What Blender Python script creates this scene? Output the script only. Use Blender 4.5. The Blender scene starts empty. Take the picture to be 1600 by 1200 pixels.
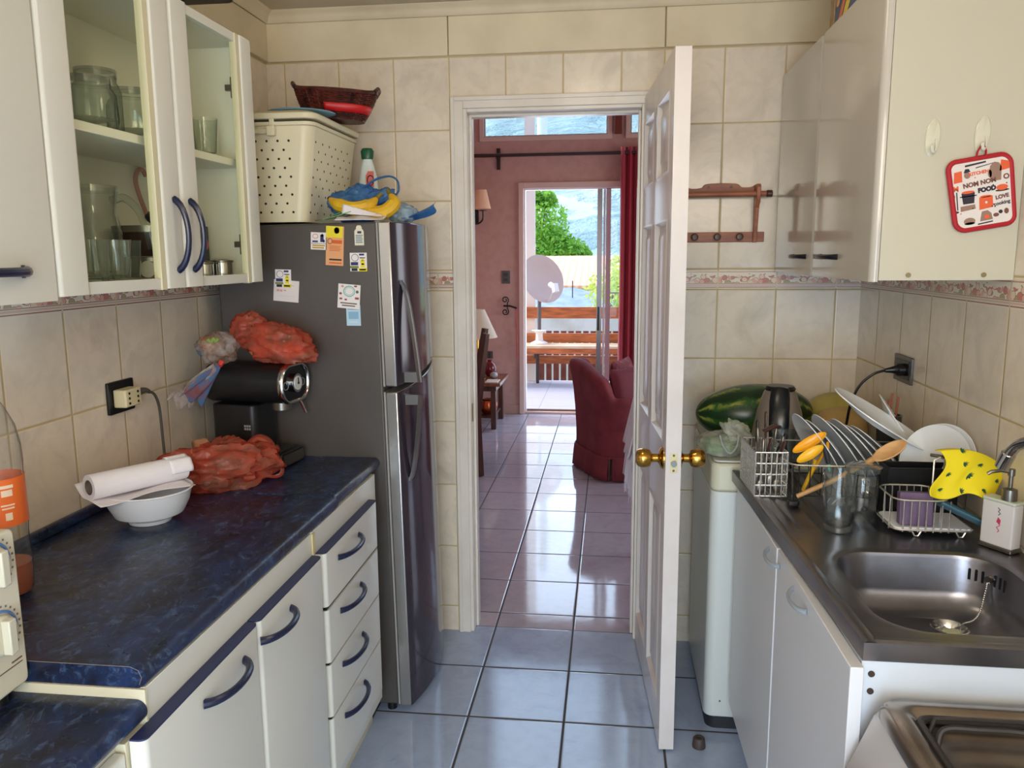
import bpy, bmesh, math, random
from mathutils import Vector, Matrix, noise as mnoise
random.seed(7)
SC = bpy.context.scene
COL = SC.collection
pi = math.pi

# ---------------------------------------------------------------- camera, sky, sun, window light, exposure
cam_d = bpy.data.cameras.new('camera')
cam = bpy.data.objects.new('camera', cam_d)
COL.objects.link(cam)
SC.camera = cam
cam_d.sensor_width = 36.0
cam_d.lens = 1251.2 / 1600 * 36.0
cam_d.clip_start = 0.03
cam_d.clip_end = 2000
YAW, PITCH, ROLL = 0.12228, 0.15976, 0.00717
fwd = Vector((-math.sin(YAW) * math.cos(PITCH), math.cos(YAW) * math.cos(PITCH), -math.sin(PITCH)))
rgt = Vector((math.cos(YAW), math.sin(YAW), 0))
dwn = fwd.cross(rgt)
r2 = rgt * math.cos(ROLL) + dwn * math.sin(ROLL)
d2 = dwn * math.cos(ROLL) - rgt * math.sin(ROLL)
cam.matrix_world = Matrix(((r2.x, -d2.x, -fwd.x, 0), (r2.y, -d2.y, -fwd.y, 0), (r2.z, -d2.z, -fwd.z, 1.5), (0, 0, 0, 1)))

SC.view_settings.view_transform = 'Standard'
SC.view_settings.look = 'None'
SC.view_settings.gamma = 1
SC.view_settings.use_curve_mapping = False
SC.view_settings.exposure = 0.0
SC.cycles.transparent_max_bounces = 32   # stacked glassware and film

world = bpy.data.worlds.new('sky')
SC.world = world
world.use_nodes = True
wn = world.node_tree
wn.nodes.clear()
sky = wn.nodes.new('ShaderNodeTexSky')
sky.sky_type = 'NISHITA'
sky.sun_disc = False
sky.sun_elevation = math.radians(48)
sky.sun_rotation = math.radians(-60)
sky.air_density = 1.3
sky.dust_density = 2.0
bg = wn.nodes.new('ShaderNodeBackground')
bg.inputs[1].default_value = 0.7
wo = wn.nodes.new('ShaderNodeOutputWorld')
wn.links.new(sky.outputs[0], bg.inputs[0])
wn.links.new(bg.outputs[0], wo.inputs[0])

def light(name, typ, loc, rot, energy, color, size=None, sy=None):
    d = bpy.data.lights.new(name, typ)
    d.energy = energy
    d.color = color
    if typ == 'AREA':
        d.shape = 'RECTANGLE'
        d.size = size
        d.size_y = sy or size
    if typ == 'SUN':
        d.angle = math.radians(0.6)
    o = bpy.data.objects.new(name, d)
    COL.objects.link(o)
    o.location = loc
    o.rotation_euler = rot
    return o
light('sun', 'SUN', (0, 0, 10), (math.radians(42), 0, math.radians(-97)), 1.8, (1, .95, .86))
# daylight entering by the kitchen's rear glazed door, the living room's sliding door and high windows
light('rear_door_daylight', 'AREA', (0.0, -1.12, .85), (math.radians(90), 0, 0), 44, (.62, .80, 1.0), 1.1, 1.5)
light('rear_warm_fill', 'AREA', (0.0, -1.12, 1.95), (math.radians(88), 0, 0), 34, (1.0, .87, .70), 1.8, .6)  # added warm fill for the upper walls; no real window stands there
light('living_side_fill', 'AREA', (2.72, 5.4, 1.5), (0, math.radians(90), 0), 34, (.98, .96, .95), 1.8, 2.4)  # added side fill; the window it stands at is unseen
light('sliding_door_daylight', 'AREA', (-0.1, 7.62, 1.15), (math.radians(-90), 0, 0), 26, (.72, .84, 1.0), 1.5, 2.0)
light('high_window_daylight', 'AREA', (0.1, 7.44, 3.35), (math.radians(-90), 0, 0), 13, (.60, .80, 1.0), 2.3, 1.4)
kl = light('kitchen_warm_fill', 'POINT', (-0.10, 1.75, 2.22), (0, 0, 0), 5, (1.0, .84, .64))  # added unseen warm fill near the ceiling, no lamp fitting there
kl.data.shadow_soft_size = .14

# ---------------------------------------------------------------- colour and materials
def lin(c):
    return tuple((x / 12.92 if x <= .04045 else ((x + .055) / 1.055) ** 2.4) for x in c)
def rgb(r, g, b):
    return lin((r / 255, g / 255, b / 255)) + (1,)
class NT:
    def __init__(s, name):
        s.m = bpy.data.materials.new(name)
        s.m.use_nodes = True
        s.t = s.m.node_tree
        s.t.nodes.clear()
        s.out = s.n('ShaderNodeOutputMaterial')
    def n(s, typ, **kw):
        nd = s.t.nodes.new(typ)
        for k, v in kw.items():
            setattr(nd, k, v)
        return nd
    def l(s, a, b):
        s.t.links.new(a, b)
    def math(s, op, a, b=None, c=None):
        nd = s.n('ShaderNodeMath', operation=op)
        for i, v in enumerate((a, b, c)):
            if v is None: continue
            if isinstance(v, (int, float)): nd.inputs[i].default_value = v
            else: s.l(v, nd.inputs[i])
        return nd.outputs[0]
    def maprange(s, v, a, b, c=0, d=1):
        nd = s.n('ShaderNodeMapRange')
        s.l(v, nd.inputs[0])
        for i, x in enumerate((a, b, c, d)): nd.inputs[i + 1].default_value = x
        return nd.outputs[0]
    def mix(s, f, a, b):
        nd = s.n('ShaderNodeMix', data_type='RGBA')
        for i, v in ((0, f), (6, a), (7, b)):
            if isinstance(v, (int, float)): nd.inputs[i].default_value = v
            elif isinstance(v, tuple): nd.inputs[i].default_value = v
            else: s.l(v, nd.inputs[i])
        return nd.outputs[2]
    def noise(s, scale, detail=4, rough=.5, dist=0, vec=None):
        nd = s.n('ShaderNodeTexNoise')
        nd.inputs['Scale'].default_value = scale
        nd.inputs['Detail'].default_value = detail
        nd.inputs['Roughness'].default_value = rough
        nd.inputs['Distortion'].default_value = dist
        if vec is None: vec = s.obj()
        s.l(vec, nd.inputs['Vector'])
        return nd.outputs['Fac']
    def obj(s):
        if not hasattr(s, 'tc'): s.tc = s.n('ShaderNodeTexCoord')
        return s.tc.outputs['Object']
    def bsdf(s, col, rough=.5, metal=0, bump=None, bstr=.3, bdist=.002, **kw):
        b = s.n('ShaderNodeBsdfPrincipled')
        for k, v in (('Base Color', col), ('Roughness', rough), ('Metallic', metal)):
            if isinstance(v, (int, float, tuple)): b.inputs[k].default_value = v
            else: s.l(v, b.inputs[k])
        for k, v in kw.items():
            b.inputs[k].default_value = v
        if bump is not None:
            bn = s.n('ShaderNodeBump')
            bn.inputs['Strength'].default_value = bstr
            bn.inputs['Distance'].default_value = bdist
            s.l(bump, bn.inputs['Height'])
            s.l(bn.outputs[0], b.inputs['Normal'])
        return b
    def done(s, sh):
        s.l(sh.outputs[0], s.out.inputs[0])
        return s.m
_mc = {}
def M(name, r=None, g=None, b=None, rough=.5, metal=0, c2=None, ns=20, lo=.4, hi=.65, dist=0, bump=0, bscale=200, stretch=None, **kw):
    """plain or noise-mottled procedural surface, made once per name"""
    if name in _mc: return _mc[name]
    t = NT(name)
    col = rgb(r, g, b)
    vec = t.obj()
    if stretch:
        mp = t.n('ShaderNodeMapping')
        mp.inputs['Scale'].default_value = stretch
        t.l(vec, mp.inputs[0]); vec = mp.outputs[0]
    if c2:
        f = t.maprange(t.noise(ns, 5, .55, dist, vec), lo, hi)
        col = t.mix(f, col, rgb(*c2))
    bm_ = t.noise(bscale, 3, .5, 0, vec) if bump else None
    _mc[name] = t.done(t.bsdf(col, rough, metal, bm_, bump, .002, **kw))
    return _mc[name]
def Mplastic(name, r, g, b, alpha=.3, rough=.12, c2=None):
    """thin plastic film: part see-through, part glossy and translucent"""
    if name in _mc: return _mc[name]
    t = NT(name)
    f = t.noise(26, 5, .6, .8)
    nb = t.n('ShaderNodeBump'); nb.inputs['Strength'].default_value = .8; nb.inputs['Distance'].default_value = .008
    t.l(f, nb.inputs['Height'])
    p = t.bsdf(rgb(r, g, b) if not c2 else t.mix(t.maprange(f, .4, .6), rgb(r, g, b), rgb(*c2)), rough)
    t.l(nb.outputs[0], p.inputs['Normal'])
    tl = t.n('ShaderNodeBsdfTranslucent'); tl.inputs[0].default_value = rgb(r, g, b)
    tr = t.n('ShaderNodeBsdfTransparent'); tr.inputs[0].default_value = rgb(min(255, r + 40), min(255, g + 40), min(255, b + 40))
    m1 = t.n('ShaderNodeMixShader'); m1.inputs[0].default_value = .3
    t.l(p.outputs[0], m1.inputs[1]); t.l(tl.outputs[0], m1.inputs[2])
    m2 = t.n('ShaderNodeMixShader')
    t.l(t.maprange(f, .3, .7, max(0, alpha - .15), min(1, alpha + .15)), m2.inputs[0])
    t.l(m1.outputs[0], m2.inputs[1]); t.l(tr.outputs[0], m2.inputs[2])
    _mc[name] = t.done(m2)
    return _mc[name]
def Mglass(name, r=250, g=252, b=251, gl=.9, haze=0.0, rough=.02, edge=0):
    """thin clear glass: tinted see-through with fresnel reflections"""
    if name in _mc: return _mc[name]
    t = NT(name)
    tr = t.n('ShaderNodeBsdfTransparent'); tr.inputs[0].default_value = rgb(r, g, b)
    if edge:
        lw = t.n('ShaderNodeLayerWeight'); lw.inputs[0].default_value = .5
        t.l(t.mix(t.math('MULTIPLY', t.math('POWER', lw.outputs['Facing'], 3.5), edge), rgb(r, g, b), rgb(108, 116, 114)), tr.inputs[0])
    gs = t.n('ShaderNodeBsdfGlossy'); gs.inputs['Roughness'].default_value = rough
    fr = t.n('ShaderNodeFresnel'); fr.inputs[0].default_value = 1.5
    base = tr
    if haze:
        df = t.n('ShaderNodeBsdfDiffuse'); df.inputs[0].default_value = rgb(225, 228, 225)
        mh = t.n('ShaderNodeMixShader'); mh.inputs[0].default_value = haze
        t.l(tr.outputs[0], mh.inputs[1]); t.l(df.outputs[0], mh.inputs[2]); base = mh
    mx = t.n('ShaderNodeMixShader')
    ge = t.n('ShaderNodeNewGeometry')
    front = t.math('SUBTRACT', 1.0, ge.outputs['Backfacing'])
    t.l(t.math('MULTIPLY', t.math('MULTIPLY', fr.outputs[0], gl), front), mx.inputs[0])
    t.l(base.outputs[0], mx.inputs[1]); t.l(gs.outputs[0], mx.inputs[2])
    _mc[name] = t.done(mx)
    return _mc[name]

def tile_mat(name, ua, uo, up, va, vo, vp, g=.004, base=(228, 214, 194), vein=(186, 174, 158), grout=(196, 174, 128), rough=.16, veinamt=.8, gb=.5):
    t = NT(name)
    sep = t.n('ShaderNodeSeparateXYZ')
    t.l(t.obj(), sep.inputs[0])
    U, V = sep.outputs[ua], sep.outputs[va]
    uu = t.math('DIVIDE', t.math('SUBTRACT', U, uo), up)
    vv = t.math('DIVIDE', t.math('SUBTRACT', V, vo), vp)
    def edge(x, p):
        f = t.math('FRACT', x)
        return t.math('MULTIPLY', t.math('MINIMUM', f, t.math('SUBTRACT', 1.0, f)), p)
    d = t.math('MINIMUM', edge(uu, up), edge(vv, vp))
    mask = t.maprange(d, g * .35, g * .65)
    cell = t.n('ShaderNodeCombineXYZ')
    t.l(t.math('FLOOR', uu), cell.inputs[0]); t.l(t.math('FLOOR', vv), cell.inputs[1])
    wnz = t.n('ShaderNodeTexWhiteNoise', noise_dimensions='3D')
    t.l(cell.outputs[0], wnz.inputs['Vector'])
    sc = t.n('ShaderNodeVectorMath', operation='SCALE'); sc.inputs[3].default_value = 9
    t.l(wnz.outputs['Color'], sc.inputs[0])
    ad = t.n('ShaderNodeVectorMath', operation='ADD')
    t.l(sc.outputs[0], ad.inputs[0]); t.l(t.obj(), ad.inputs[1])
    n1 = t.maprange(t.noise(5, 7, .62, 1.2, ad.outputs[0]), .5, .78, 0, veinamt)
    n2 = t.maprange(t.noise(16, 5, .6, .5, ad.outputs[0]), .45, .75, 0, .35)
    c = t.mix(t.math('MAXIMUM', n1, n2), rgb(*base), rgb(*vein))
    c = t.mix(t.maprange(wnz.outputs['Value'], 0, 1, 0, .12), c, rgb(*vein))
    col = t.mix(mask, rgb(*grout), c)
    rg = t.maprange(mask, 0, 1, .8, rough)
    wv = t.noise(9, 2, .5)
    h = t.math('ADD', t.maprange(d, 0, g, 0, 1), t.math('MULTIPLY', wv, .25))
    return t.done(t.bsdf(col, rg, 0, h, gb, .0025))

def border_mat(name, ua, uo, up, z0, z1):
    """decorated border tiles: fruit and jars in rose and ochre over two thin brown lines"""
    t = NT(name)
    sep = t.n('ShaderNodeSeparateXYZ'); t.l(t.obj(), sep.inputs[0])
    U, V = sep.outputs[ua], sep.outputs[2]
    v = t.maprange(V, z0, z1)
    u = t.math('DIVIDE', t.math('SUBTRACT', U, uo), up)
    fu = t.math('FRACT', u)
    cb = t.n('ShaderNodeCombineXYZ')
    t.l(t.math('MULTIPLY', fu, 10.0), cb.inputs[0]); t.l(t.math('MULTIPLY', v, 3.4), cb.inputs[1])
    vo = t.n('ShaderNodeTexVoronoi'); vo.inputs['Scale'].default_value = 1.0; vo.inputs['Randomness'].default_value = .8
    t.l(cb.outputs[0], vo.inputs['Vector'])
    ramp = t.n('ShaderNodeValToRGB')
    el = ramp.color_ramp.elements
    el[0].color = rgb(190, 120, 108); el[1].color = rgb(168, 146, 92)
    for p, c in ((.22, (216, 164, 146)), (.42, (186, 128, 112)), (.58, (224, 196, 172)), (.80, (168, 154, 118))):
        e = el.new(p); e.color = rgb(*c)
    ramp.color_ramp.interpolation = 'CONSTANT'
    s2 = t.n('ShaderNodeSeparateColor'); t.l(vo.outputs['Color'], s2.inputs[0])
    t.l(s2.outputs[0], ramp.inputs[0])
    dist = vo.outputs['Distance']
    fruit = t.math('LESS_THAN', dist, .62)
    line = t.math('MULTIPLY', t.math('GREATER_THAN', dist, .55), fruit)
    hgt = t.math('ADD', .30, t.math('MULTIPLY', t.noise(.9, 2, .5, 0, cb.outputs[0]), .85))
    band = t.math('MULTIPLY', t.math('GREATER_THAN', v, .3), t.math('LESS_THAN', v, hgt))
    bgc = rgb(226, 214, 196)
    c = t.mix(t.math('MULTIPLY', fruit, band), bgc, ramp.outputs[0])
    c = t.mix(t.math('MULTIPLY', line, band), c, rgb(150, 104, 92))
    def strip(a, b):
        return t.math('MULTIPLY', t.math('GREATER_THAN', v, a), t.math('LESS_THAN', v, b))
    for a, b, cc in ((.04, .09, (150, 100, 88)), (.13, .22, (204, 176, 158)), (.25, .285, (150, 100, 88)), (.93, .97, (176, 120, 100))):
        c = t.mix(strip(a, b), c, rgb(*cc))
    c = t.mix(t.math('LESS_THAN', t.math('MINIMUM', fu, t.math('SUBTRACT', 1.0, fu)), .012), c, rgb(205, 190, 160))
    return t.done(t.bsdf(c, .2))

# ---------------------------------------------------------------- mesh building
FRAME = {}          # name of a thing -> its matrix (parts are written in room coordinates)
def mat4(loc=(0, 0, 0), rz=0, rx=0, ry=0):
    return Matrix.Translation(loc) @ Matrix.Rotation(rz, 4, 'Z') @ Matrix.Rotation(ry, 4, 'Y') @ Matrix.Rotation(rx, 4, 'X')
def align(p0, p1):
    d = Vector(p1) - Vector(p0)
    q = d.to_track_quat('Z', 'Y')
    return Matrix.Translation(p0) @ q.to_matrix().to_4x4(), d.length
class MB:
    def __init__(s, X=None):
        s.bm = bmesh.new()
        s.X = X
    def _add(s, vs, fs, m=0):
        if s.X is not None: vs = [s.X @ Vector(v) for v in vs]
        vv = [s.bm.verts.new(v) for v in vs]
        for f in fs:
            try:
                face = s.bm.faces.new([vv[i] for i in f])
                face.material_index = m
            except ValueError:
                pass
        return s
    def box(s, x0, x1, y0, y1, z0, z1, m=0, T=None):
        vs = [(x, y, z) for z in (z0, z1) for y in (y0, y1) for x in (x0, x1)]
        if T is not None: vs = [T @ Vector(v) for v in vs]
        return s._add(vs, [(0, 2, 3, 1), (4, 5, 7, 6), (0, 1, 5, 4), (2, 6, 7, 3), (0, 4, 6, 2), (1, 3, 7, 5)], m)
    def lathe(s, prof, c=(0, 0, 0), n=28, m=0, T=None, sx=1, sy=1):
        """prof: (radius, height) from start to end; closes where radius is 0"""
        vs, rings = [], []
        for r, z in prof:
            if r <= 1e-6:
                rings.append([len(vs)]); vs.append(Vector((0, 0, z)))
            else:
                rings.append(list(range(len(vs), len(vs) + n)))
                for i in range(n):
                    a = 2 * pi * i / n
                    vs.append(Vector((r * math.cos(a) * sx, r * math.sin(a) * sy, z)))
        fs = []
        for A, B in zip(rings, rings[1:]):
            for i in range(n):
                j = (i + 1) % n
                if len(A) == 1 and len(B) == 1: continue
                if len(A) == 1: fs.append((A[0], B[j], B[i]))
                elif len(B) == 1: fs.append((A[i], A[j], B[0]))
                else: fs.append((A[i], A[j], B[j], B[i]))
        cv = Vector(c)
        vs = [(T @ v if T is not None else v) + cv for v in vs]
        return s._add(vs, fs, m)
    def cyl(s, p0, p1, r0, r1=None, n=16, m=0):
        T, L = align(p0, p1)
        if r1 is None: r1 = r0
        return s.lathe([(0, 0), (r0, 0), (r1, L), (0, L)], n=n, m=m, T=T)
    def tube(s, pts, r, n=8, m=0, closed=False, flat=1.0):
        pts = [Vector(p) for p in pts]
        k = len(pts)
        rs = r if isinstance(r, (list, tuple)) else [r] * k
        vs = []
        up = None
        for i, p in enumerate(pts):
            if closed: t = pts[(i + 1) % k] - pts[i - 1]
            else: t = pts[min(i + 1, k - 1)] - pts[max(i - 1, 0)]
            t.normalize()
            if up is None:
                up = Vector((0, 0, 1)) if abs(t.z) < .9 else Vector((1, 0, 0))
            a = t.cross(up)
            if a.length < 1e-5: a = t.cross(Vector((1, .3, 0)))
            a.normalize(); b = a.cross(t).normalized(); up = b
            for j in range(n):
                w = 2 * pi * j / n
                vs.append(p + a * (rs[i] * math.cos(w)) + b * (rs[i] * flat * math.sin(w)))
        fs = []
        for i in range(k if closed else k - 1):
            for j in range(n):
                a0, a1 = i * n + j, i * n + (j + 1) % n
                b0, b1 = ((i + 1) % k) * n + j, ((i + 1) % k) * n + (j + 1) % n
                fs.append((a0, a1, b1, b0))
        if not closed:
            fs.append(tuple(range(n))[::-1]); fs.append(tuple(range((k - 1) * n, k * n)))
        return s._add(vs, fs, m)
    def prism(s, poly, h0, h1, T=None, m=0):
        """polygon in local XY extruded along local Z"""
        n = len(poly)
        vs = [Vector((x, y, h0)) for x, y in poly] + [Vector((x, y, h1)) for x, y in poly]
        if T is not None: vs = [T @ v for v in vs]
        fs = [tuple(range(n))[::-1], tuple(range(n, 2 * n))] + [(i, (i + 1) % n, n + (i + 1) % n, n + i) for i in range(n)]
        return s._add(vs, fs, m)
    def grid(s, fn, nu, nv, m=0, cu=False, cv=False):
        vs = [Vector(fn(i / (nu if cu else nu - 1), j / (nv if cv else nv - 1))) for i in range(nu) for j in range(nv)]
        fs = []
        for i in range(nu if cu else nu - 1):
            for j in range(nv if cv else nv - 1):
                i2, j2 = (i + 1) % nu, (j + 1) % nv
                fs.append((i * nv + j, i2 * nv + j, i2 * nv + j2, i * nv + j2))
        return s._add(vs, fs, m)
    def ell(s, c, r, T=None, nu=24, nv=14, m=0, f=None, flat=None):
        c = Vector(c)
        vs, fs = [], []
        for j in range(nv + 1):
            ph = -pi / 2 + pi * j / nv
            for i in range(nu):
                th = 2 * pi * i / nu
                d = Vector((math.cos(ph) * math.cos(th), math.cos(ph) * math.sin(th), math.sin(ph)))
                v = Vector((d.x * r[0], d.y * r[1], d.z * r[2]))
                if f: v = v * f(d)
                if T is not None: v = T @ v
                v = v + c
                if flat is not None and v.z < flat: v.z = flat
                vs.append(v)
        for j in range(nv):
            for i in range(nu):
                a, b = j * nu + i, j * nu + (i + 1) % nu
                fs.append((a, b, b + nu, a + nu))
        s._add(vs, fs, m)
        return s
    def rbox(s, x0, x1, y0, y1, z0, z1, r, m=0, T=None, axis=2, seg=4):
        """box whose edges along one axis are rounded"""
        lo, hi = [x0, y0, z0], [x1, y1, z1]
        a, b = [i for i in range(3) if i != axis]
        poly = []
        for cx, cy, st in ((hi[a] - r, hi[b] - r, 0), (lo[a] + r, hi[b] - r, 1), (lo[a] + r, lo[b] + r, 2), (hi[a] - r, lo[b] + r, 3)):
            for k in range(seg + 1):
                w = (st + k / seg) * pi / 2
                poly.append((cx + r * math.cos(w), cy + r * math.sin(w)))
        R = Matrix.Identity(4)
        if axis == 0: R = Matrix(((0, 0, 1, 0), (1, 0, 0, 0), (0, 1, 0, 0), (0, 0, 0, 1)))
        if axis == 1: R = Matrix(((1, 0, 0, 0), (0, 0, 1, 0), (0, 1, 0, 0), (0, 0, 0, 1)))
        if T is not None: R = T @ R
        return s.prism(poly, lo[axis], hi[axis], R, m)
    def text(s, body, size, T, m=0, depth=.0006, bold=0, align='CENTER'):
        cu = bpy.data.curves.new('lettering', 'FONT')
        cu.body = body; cu.size = size; cu.extrude = depth; cu.offset = bold
        cu.align_x = align; cu.align_y = 'CENTER'; cu.resolution_u = 3
        o = bpy.data.objects.new('lettering', cu)
        COL.objects.link(o)
        me = bpy.data.meshes.new_from_object(o.evaluated_get(bpy.context.evaluated_depsgraph_get()))
        bpy.data.objects.remove(o); bpy.data.curves.remove(cu)
        s._add([T @ v.co for v in me.vertices], [tuple(p.vertices) for p in me.polygons], m)
        bpy.data.meshes.remove(me)
        return s
    def build(s, name, mats, parent=None, bev=0, sub=0, ang=35, solid=0, kind=None, bseg=2, merge=True):
        if merge: bmesh.ops.remove_doubles(s.bm, verts=s.bm.verts, dist=1e-6)
        bmesh.ops.recalc_face_normals(s.bm, faces=s.bm.faces)
        if parent is not None and parent.name in FRAME:
            s.bm.transform(FRAME[parent.name].inverted())
        me = bpy.data.meshes.new(name)
        s.bm.to_mesh(me); s.bm.free()
        if not isinstance(mats, (list, tuple)): mats = [mats]
        for m in mats: me.materials.append(m)
        for p in me.polygons: p.use_smooth = True
        me.set_sharp_from_angle(angle=math.radians(ang))
        o = bpy.data.objects.new(name, me)
        COL.objects.link(o)
        if parent is not None:
            o.parent = parent
            if parent.name in FRAME: FRAME[o.name] = FRAME[parent.name]
        if solid:
            md = o.modifiers.new('solid', 'SOLIDIFY'); md.thickness = solid; md.offset = 0
        if bev:
            md = o.modifiers.new('bevel', 'BEVEL'); md.width = bev; md.segments = bseg
            md.limit_method = 'ANGLE'; md.angle_limit = math.radians(40)
        if sub:
            md = o.modifiers.new('sub', 'SUBSURF'); md.levels = sub; md.render_levels = sub
        if kind: o['kind'] = kind
        return o
def tag(o, label, cat, group=None, kind=None):
    o['label'] = label; o['category'] = cat
    if group: o['group'] = group
    if kind: o['kind'] = kind
    return o
def thing(name, label, cat, loc=(0, 0, 0), rz=0, group=None):
    o = bpy.data.objects.new(name, None)
    o.empty_display_size = .05
    COL.objects.link(o)
    o.location = loc; o.rotation_euler = (0, 0, rz)
    FRAME[o.name] = mat4(loc, rz)
    return tag(o, label, cat, group)
def dup(root, loc, rz=None, label=None, group=None):
    r = root.copy(); COL.objects.link(r); r.location = loc
    if rz is not None: r.rotation_euler = (0, 0, rz)
    if label: r['label'] = label
    if group: r['group'] = group
    for ch in list(root.children):
        c = ch.copy(); COL.objects.link(c); c.parent = r
        for g in ch.children:
            d = g.copy(); COL.objects.link(d); d.parent = c
    return r
def struct(mb, name, mats, **kw):
    return mb.build(name, mats, kind='structure', **kw)
def bez(p0, p1, p2, p3, n=12):
    p0, p1, p2, p3 = map(Vector, (p0, p1, p2, p3))
    return [p0 * (1 - t) ** 3 + p1 * 3 * t * (1 - t) ** 2 + p2 * 3 * t * t * (1 - t) + p3 * t ** 3 for t in [i / n for i in range(n + 1)]]
def catm(pts, n=6, closed=False):
    pts = [Vector(p) for p in pts]; k = len(pts); out = []
    for i in range(k if closed else k - 1):
        g = lambda j: pts[j % k] if closed else pts[max(0, min(k - 1, j))]
        a, b, c, d = g(i - 1), g(i), g(i + 1), g(i + 2)
        for q in range(n):
            t = q / n
            out.append(.5 * ((2 * b) + (c - a) * t + (2 * a - 5 * b + 4 * c - d) * t * t + (3 * b - a - 3 * c + d) * t ** 3))
    if not closed: out.append(pts[-1])
    return out
def fold(v, s, seed=0):
    """ridged fold noise used for crumpled film and cloth"""
    p = v * s + Vector((seed * 7.3, seed * 3.1, seed * 5.7))
    return 1 - abs(mnoise.noise(p)) * 2.2

# ---------------------------------------------------------------- shared materials
white = M('cabinet_white', 218, 216, 205, .22)
cream = M('cream_laminate', 214, 206, 178, .35)
blueedge = M('navy_handle', 20, 27, 58, .26)
chrome = M('chrome', 205, 205, 205, .12, 1)
steel = M('sink_steel', 146, 146, 153, .30, 1, c2=(112, 111, 118), ns=5, lo=.3, hi=.7, bump=.06, bscale=90)
brass = M('brass', 196, 150, 70, .16, 1)
black = M('black_plastic', 16, 16, 18, .35)
whitepaint = M('white_gloss_paint', 222, 214, 204, .3, c2=(212, 202, 190), ns=6)
darkwood = M('dark_wood', 84, 44, 30, .4, c2=(56, 28, 20), ns=6, stretch=(6, 6, 1))
glass = Mglass('clear_glass')
porcelain = M('white_porcelain', 228, 230, 232, .12)

# ---------------------------------------------------------------- kitchen shell
XL, XR, YW, ZC = -1.282, .886, 3.0, 2.382
WT = dict(g=.005)
t_lo = tile_mat('tiles_partition_lower', 0, -.384, .207, 2, 1.115 - .253 * 5, .253, **WT)
t_hi = tile_mat('tiles_partition_upper', 0, -.384, .207, 2, 1.445, .2545, **WT)
t_lo2 = tile_mat('tiles_partition_lower_right', 0, .180, .207, 2, 1.118 - .253 * 5, .253, **WT)
t_hi2 = tile_mat('tiles_partition_upper_right', 0, .180, .207, 2, 1.445, .2545, **WT)
bd_p = border_mat('border_tiles_partition', 0, .180, .207, 1.375, 1.437)
BZ0, BZ1 = 1.374, 1.437
w = MB()
def wallstrip(x0, x1, z0, z1, m):
    w.box(x0, x1, YW, YW + .12, z0, z1, m)
for x0, x1, lo_, hi_ in ((XL - .1, -.545, 0, 1), (.12, XR + .1, 2, 3)):
    wallstrip(x0, x1, 0, BZ0, lo_); wallstrip(x0, x1, BZ0, BZ1, 4); wallstrip(x0, x1, BZ1, 2.6, hi_)
wallstrip(-.545, .12, 2.03, 2.6, 1)
struct(w, 'wall_partition', [t_lo, t_hi, t_lo2, t_hi2, bd_p], merge=False)
def sidewall(name, x0, x1, off, pitch, y0, y1):
    a = tile_mat('tiles_' + name + '_lower', 1, off, pitch, 2, 1.112 - .253 * 5, .256, **WT)
    b = tile_mat('tiles_' + name + '_upper', 1, off, pitch, 2, 1.445, .2545, **WT)
    c = border_mat('border_' + name, 1, off, pitch, 1.375, 1.437)
    mb = MB()
    mb.box(x0, x1, y0, y1, 0, BZ0, 0); mb.box(x0, x1, y0, y1, BZ0, BZ1, 2); mb.box(x0, x1, y0, y1, BZ1, 2.6, 1)
    struct(mb, name, [a, b, c], merge=False)
sidewall('wall_left', XL - .1, XL, 1.541, .209, -1.2, YW)
sidewall('wall_right', XR, XR + .1, 1.915, .221, -1.2, YW)
plaster = M('cream_ceiling_paint', 200, 188, 164, .6, c2=(190, 178, 152), ns=5)
# rear wall with the glazed door the daylight comes through
mb = MB()
mb.box(XL - .1, -.6, -1.3, -1.2, 0, 2.6).box(.6, XR + .1, -1.3, -1.2, 0, 2.6).box(-.6, .6, -1.3, -1.2, 2.1, 2.6)
struct(mb, 'wall_rear', plaster)
struct(MB().box(XL - .1, XR + .1, -1.3, YW, ZC, ZC + .1), 'ceiling', plaster)
plank = M('cream_cornice_paint', 220, 206, 176, .5, c2=(208, 194, 164), ns=4)
# painted board under the ceiling, in lengths, and the cove above it
mb = MB()
for x0, x1 in ((XL, -.592), (-.589, .179), (.182, XR)):
    mb.box(x0, x1, YW - .014, YW, 2.211, 2.346)
mb.box(XL, XL + .014, -.2, YW - .014, 2.211, 2.346)
mb.box(XR - .014, XR, -.2, YW - .014, 2.211, 2.346)
struct(mb, 'trim_1', plank, bev=.003)
def cove(mb, p, q, nrm):
    """quarter-round cove between wall and ceiling"""
    p, q, nrm = Vector(p), Vector(q), Vector(nrm)
    prof = [(0, -.036), (.004, -.038), (.010, -.034), (.014, -.022), (.022, -.010), (.034, -.005), (.038, 0), (0, 0)]
    vs = []
    for e in (p, q):
        for a, b in prof: vs.append(e + nrm * a + Vector((0, 0, b)))
    n = len(prof)
    mb._add(vs, [(i, (i + 1) % n, n + (i + 1) % n, n + i) for i in range(n)] + [tuple(range(n)), tuple(range(n, 2 * n))[::-1]])
mb = MB()
cove(mb, (XL, YW - .014, ZC), (XR, YW - .014, ZC), (0, -1, 0))
cove(mb, (XL + .014, -.2, ZC), (XL + .014, YW, ZC), (1, 0, 0))
cove(mb, (XR - .014, -.2, ZC), (XR - .014, YW, ZC), (-1, 0, 0))
struct(mb, 'trim_2', plank, ang=50)

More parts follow.
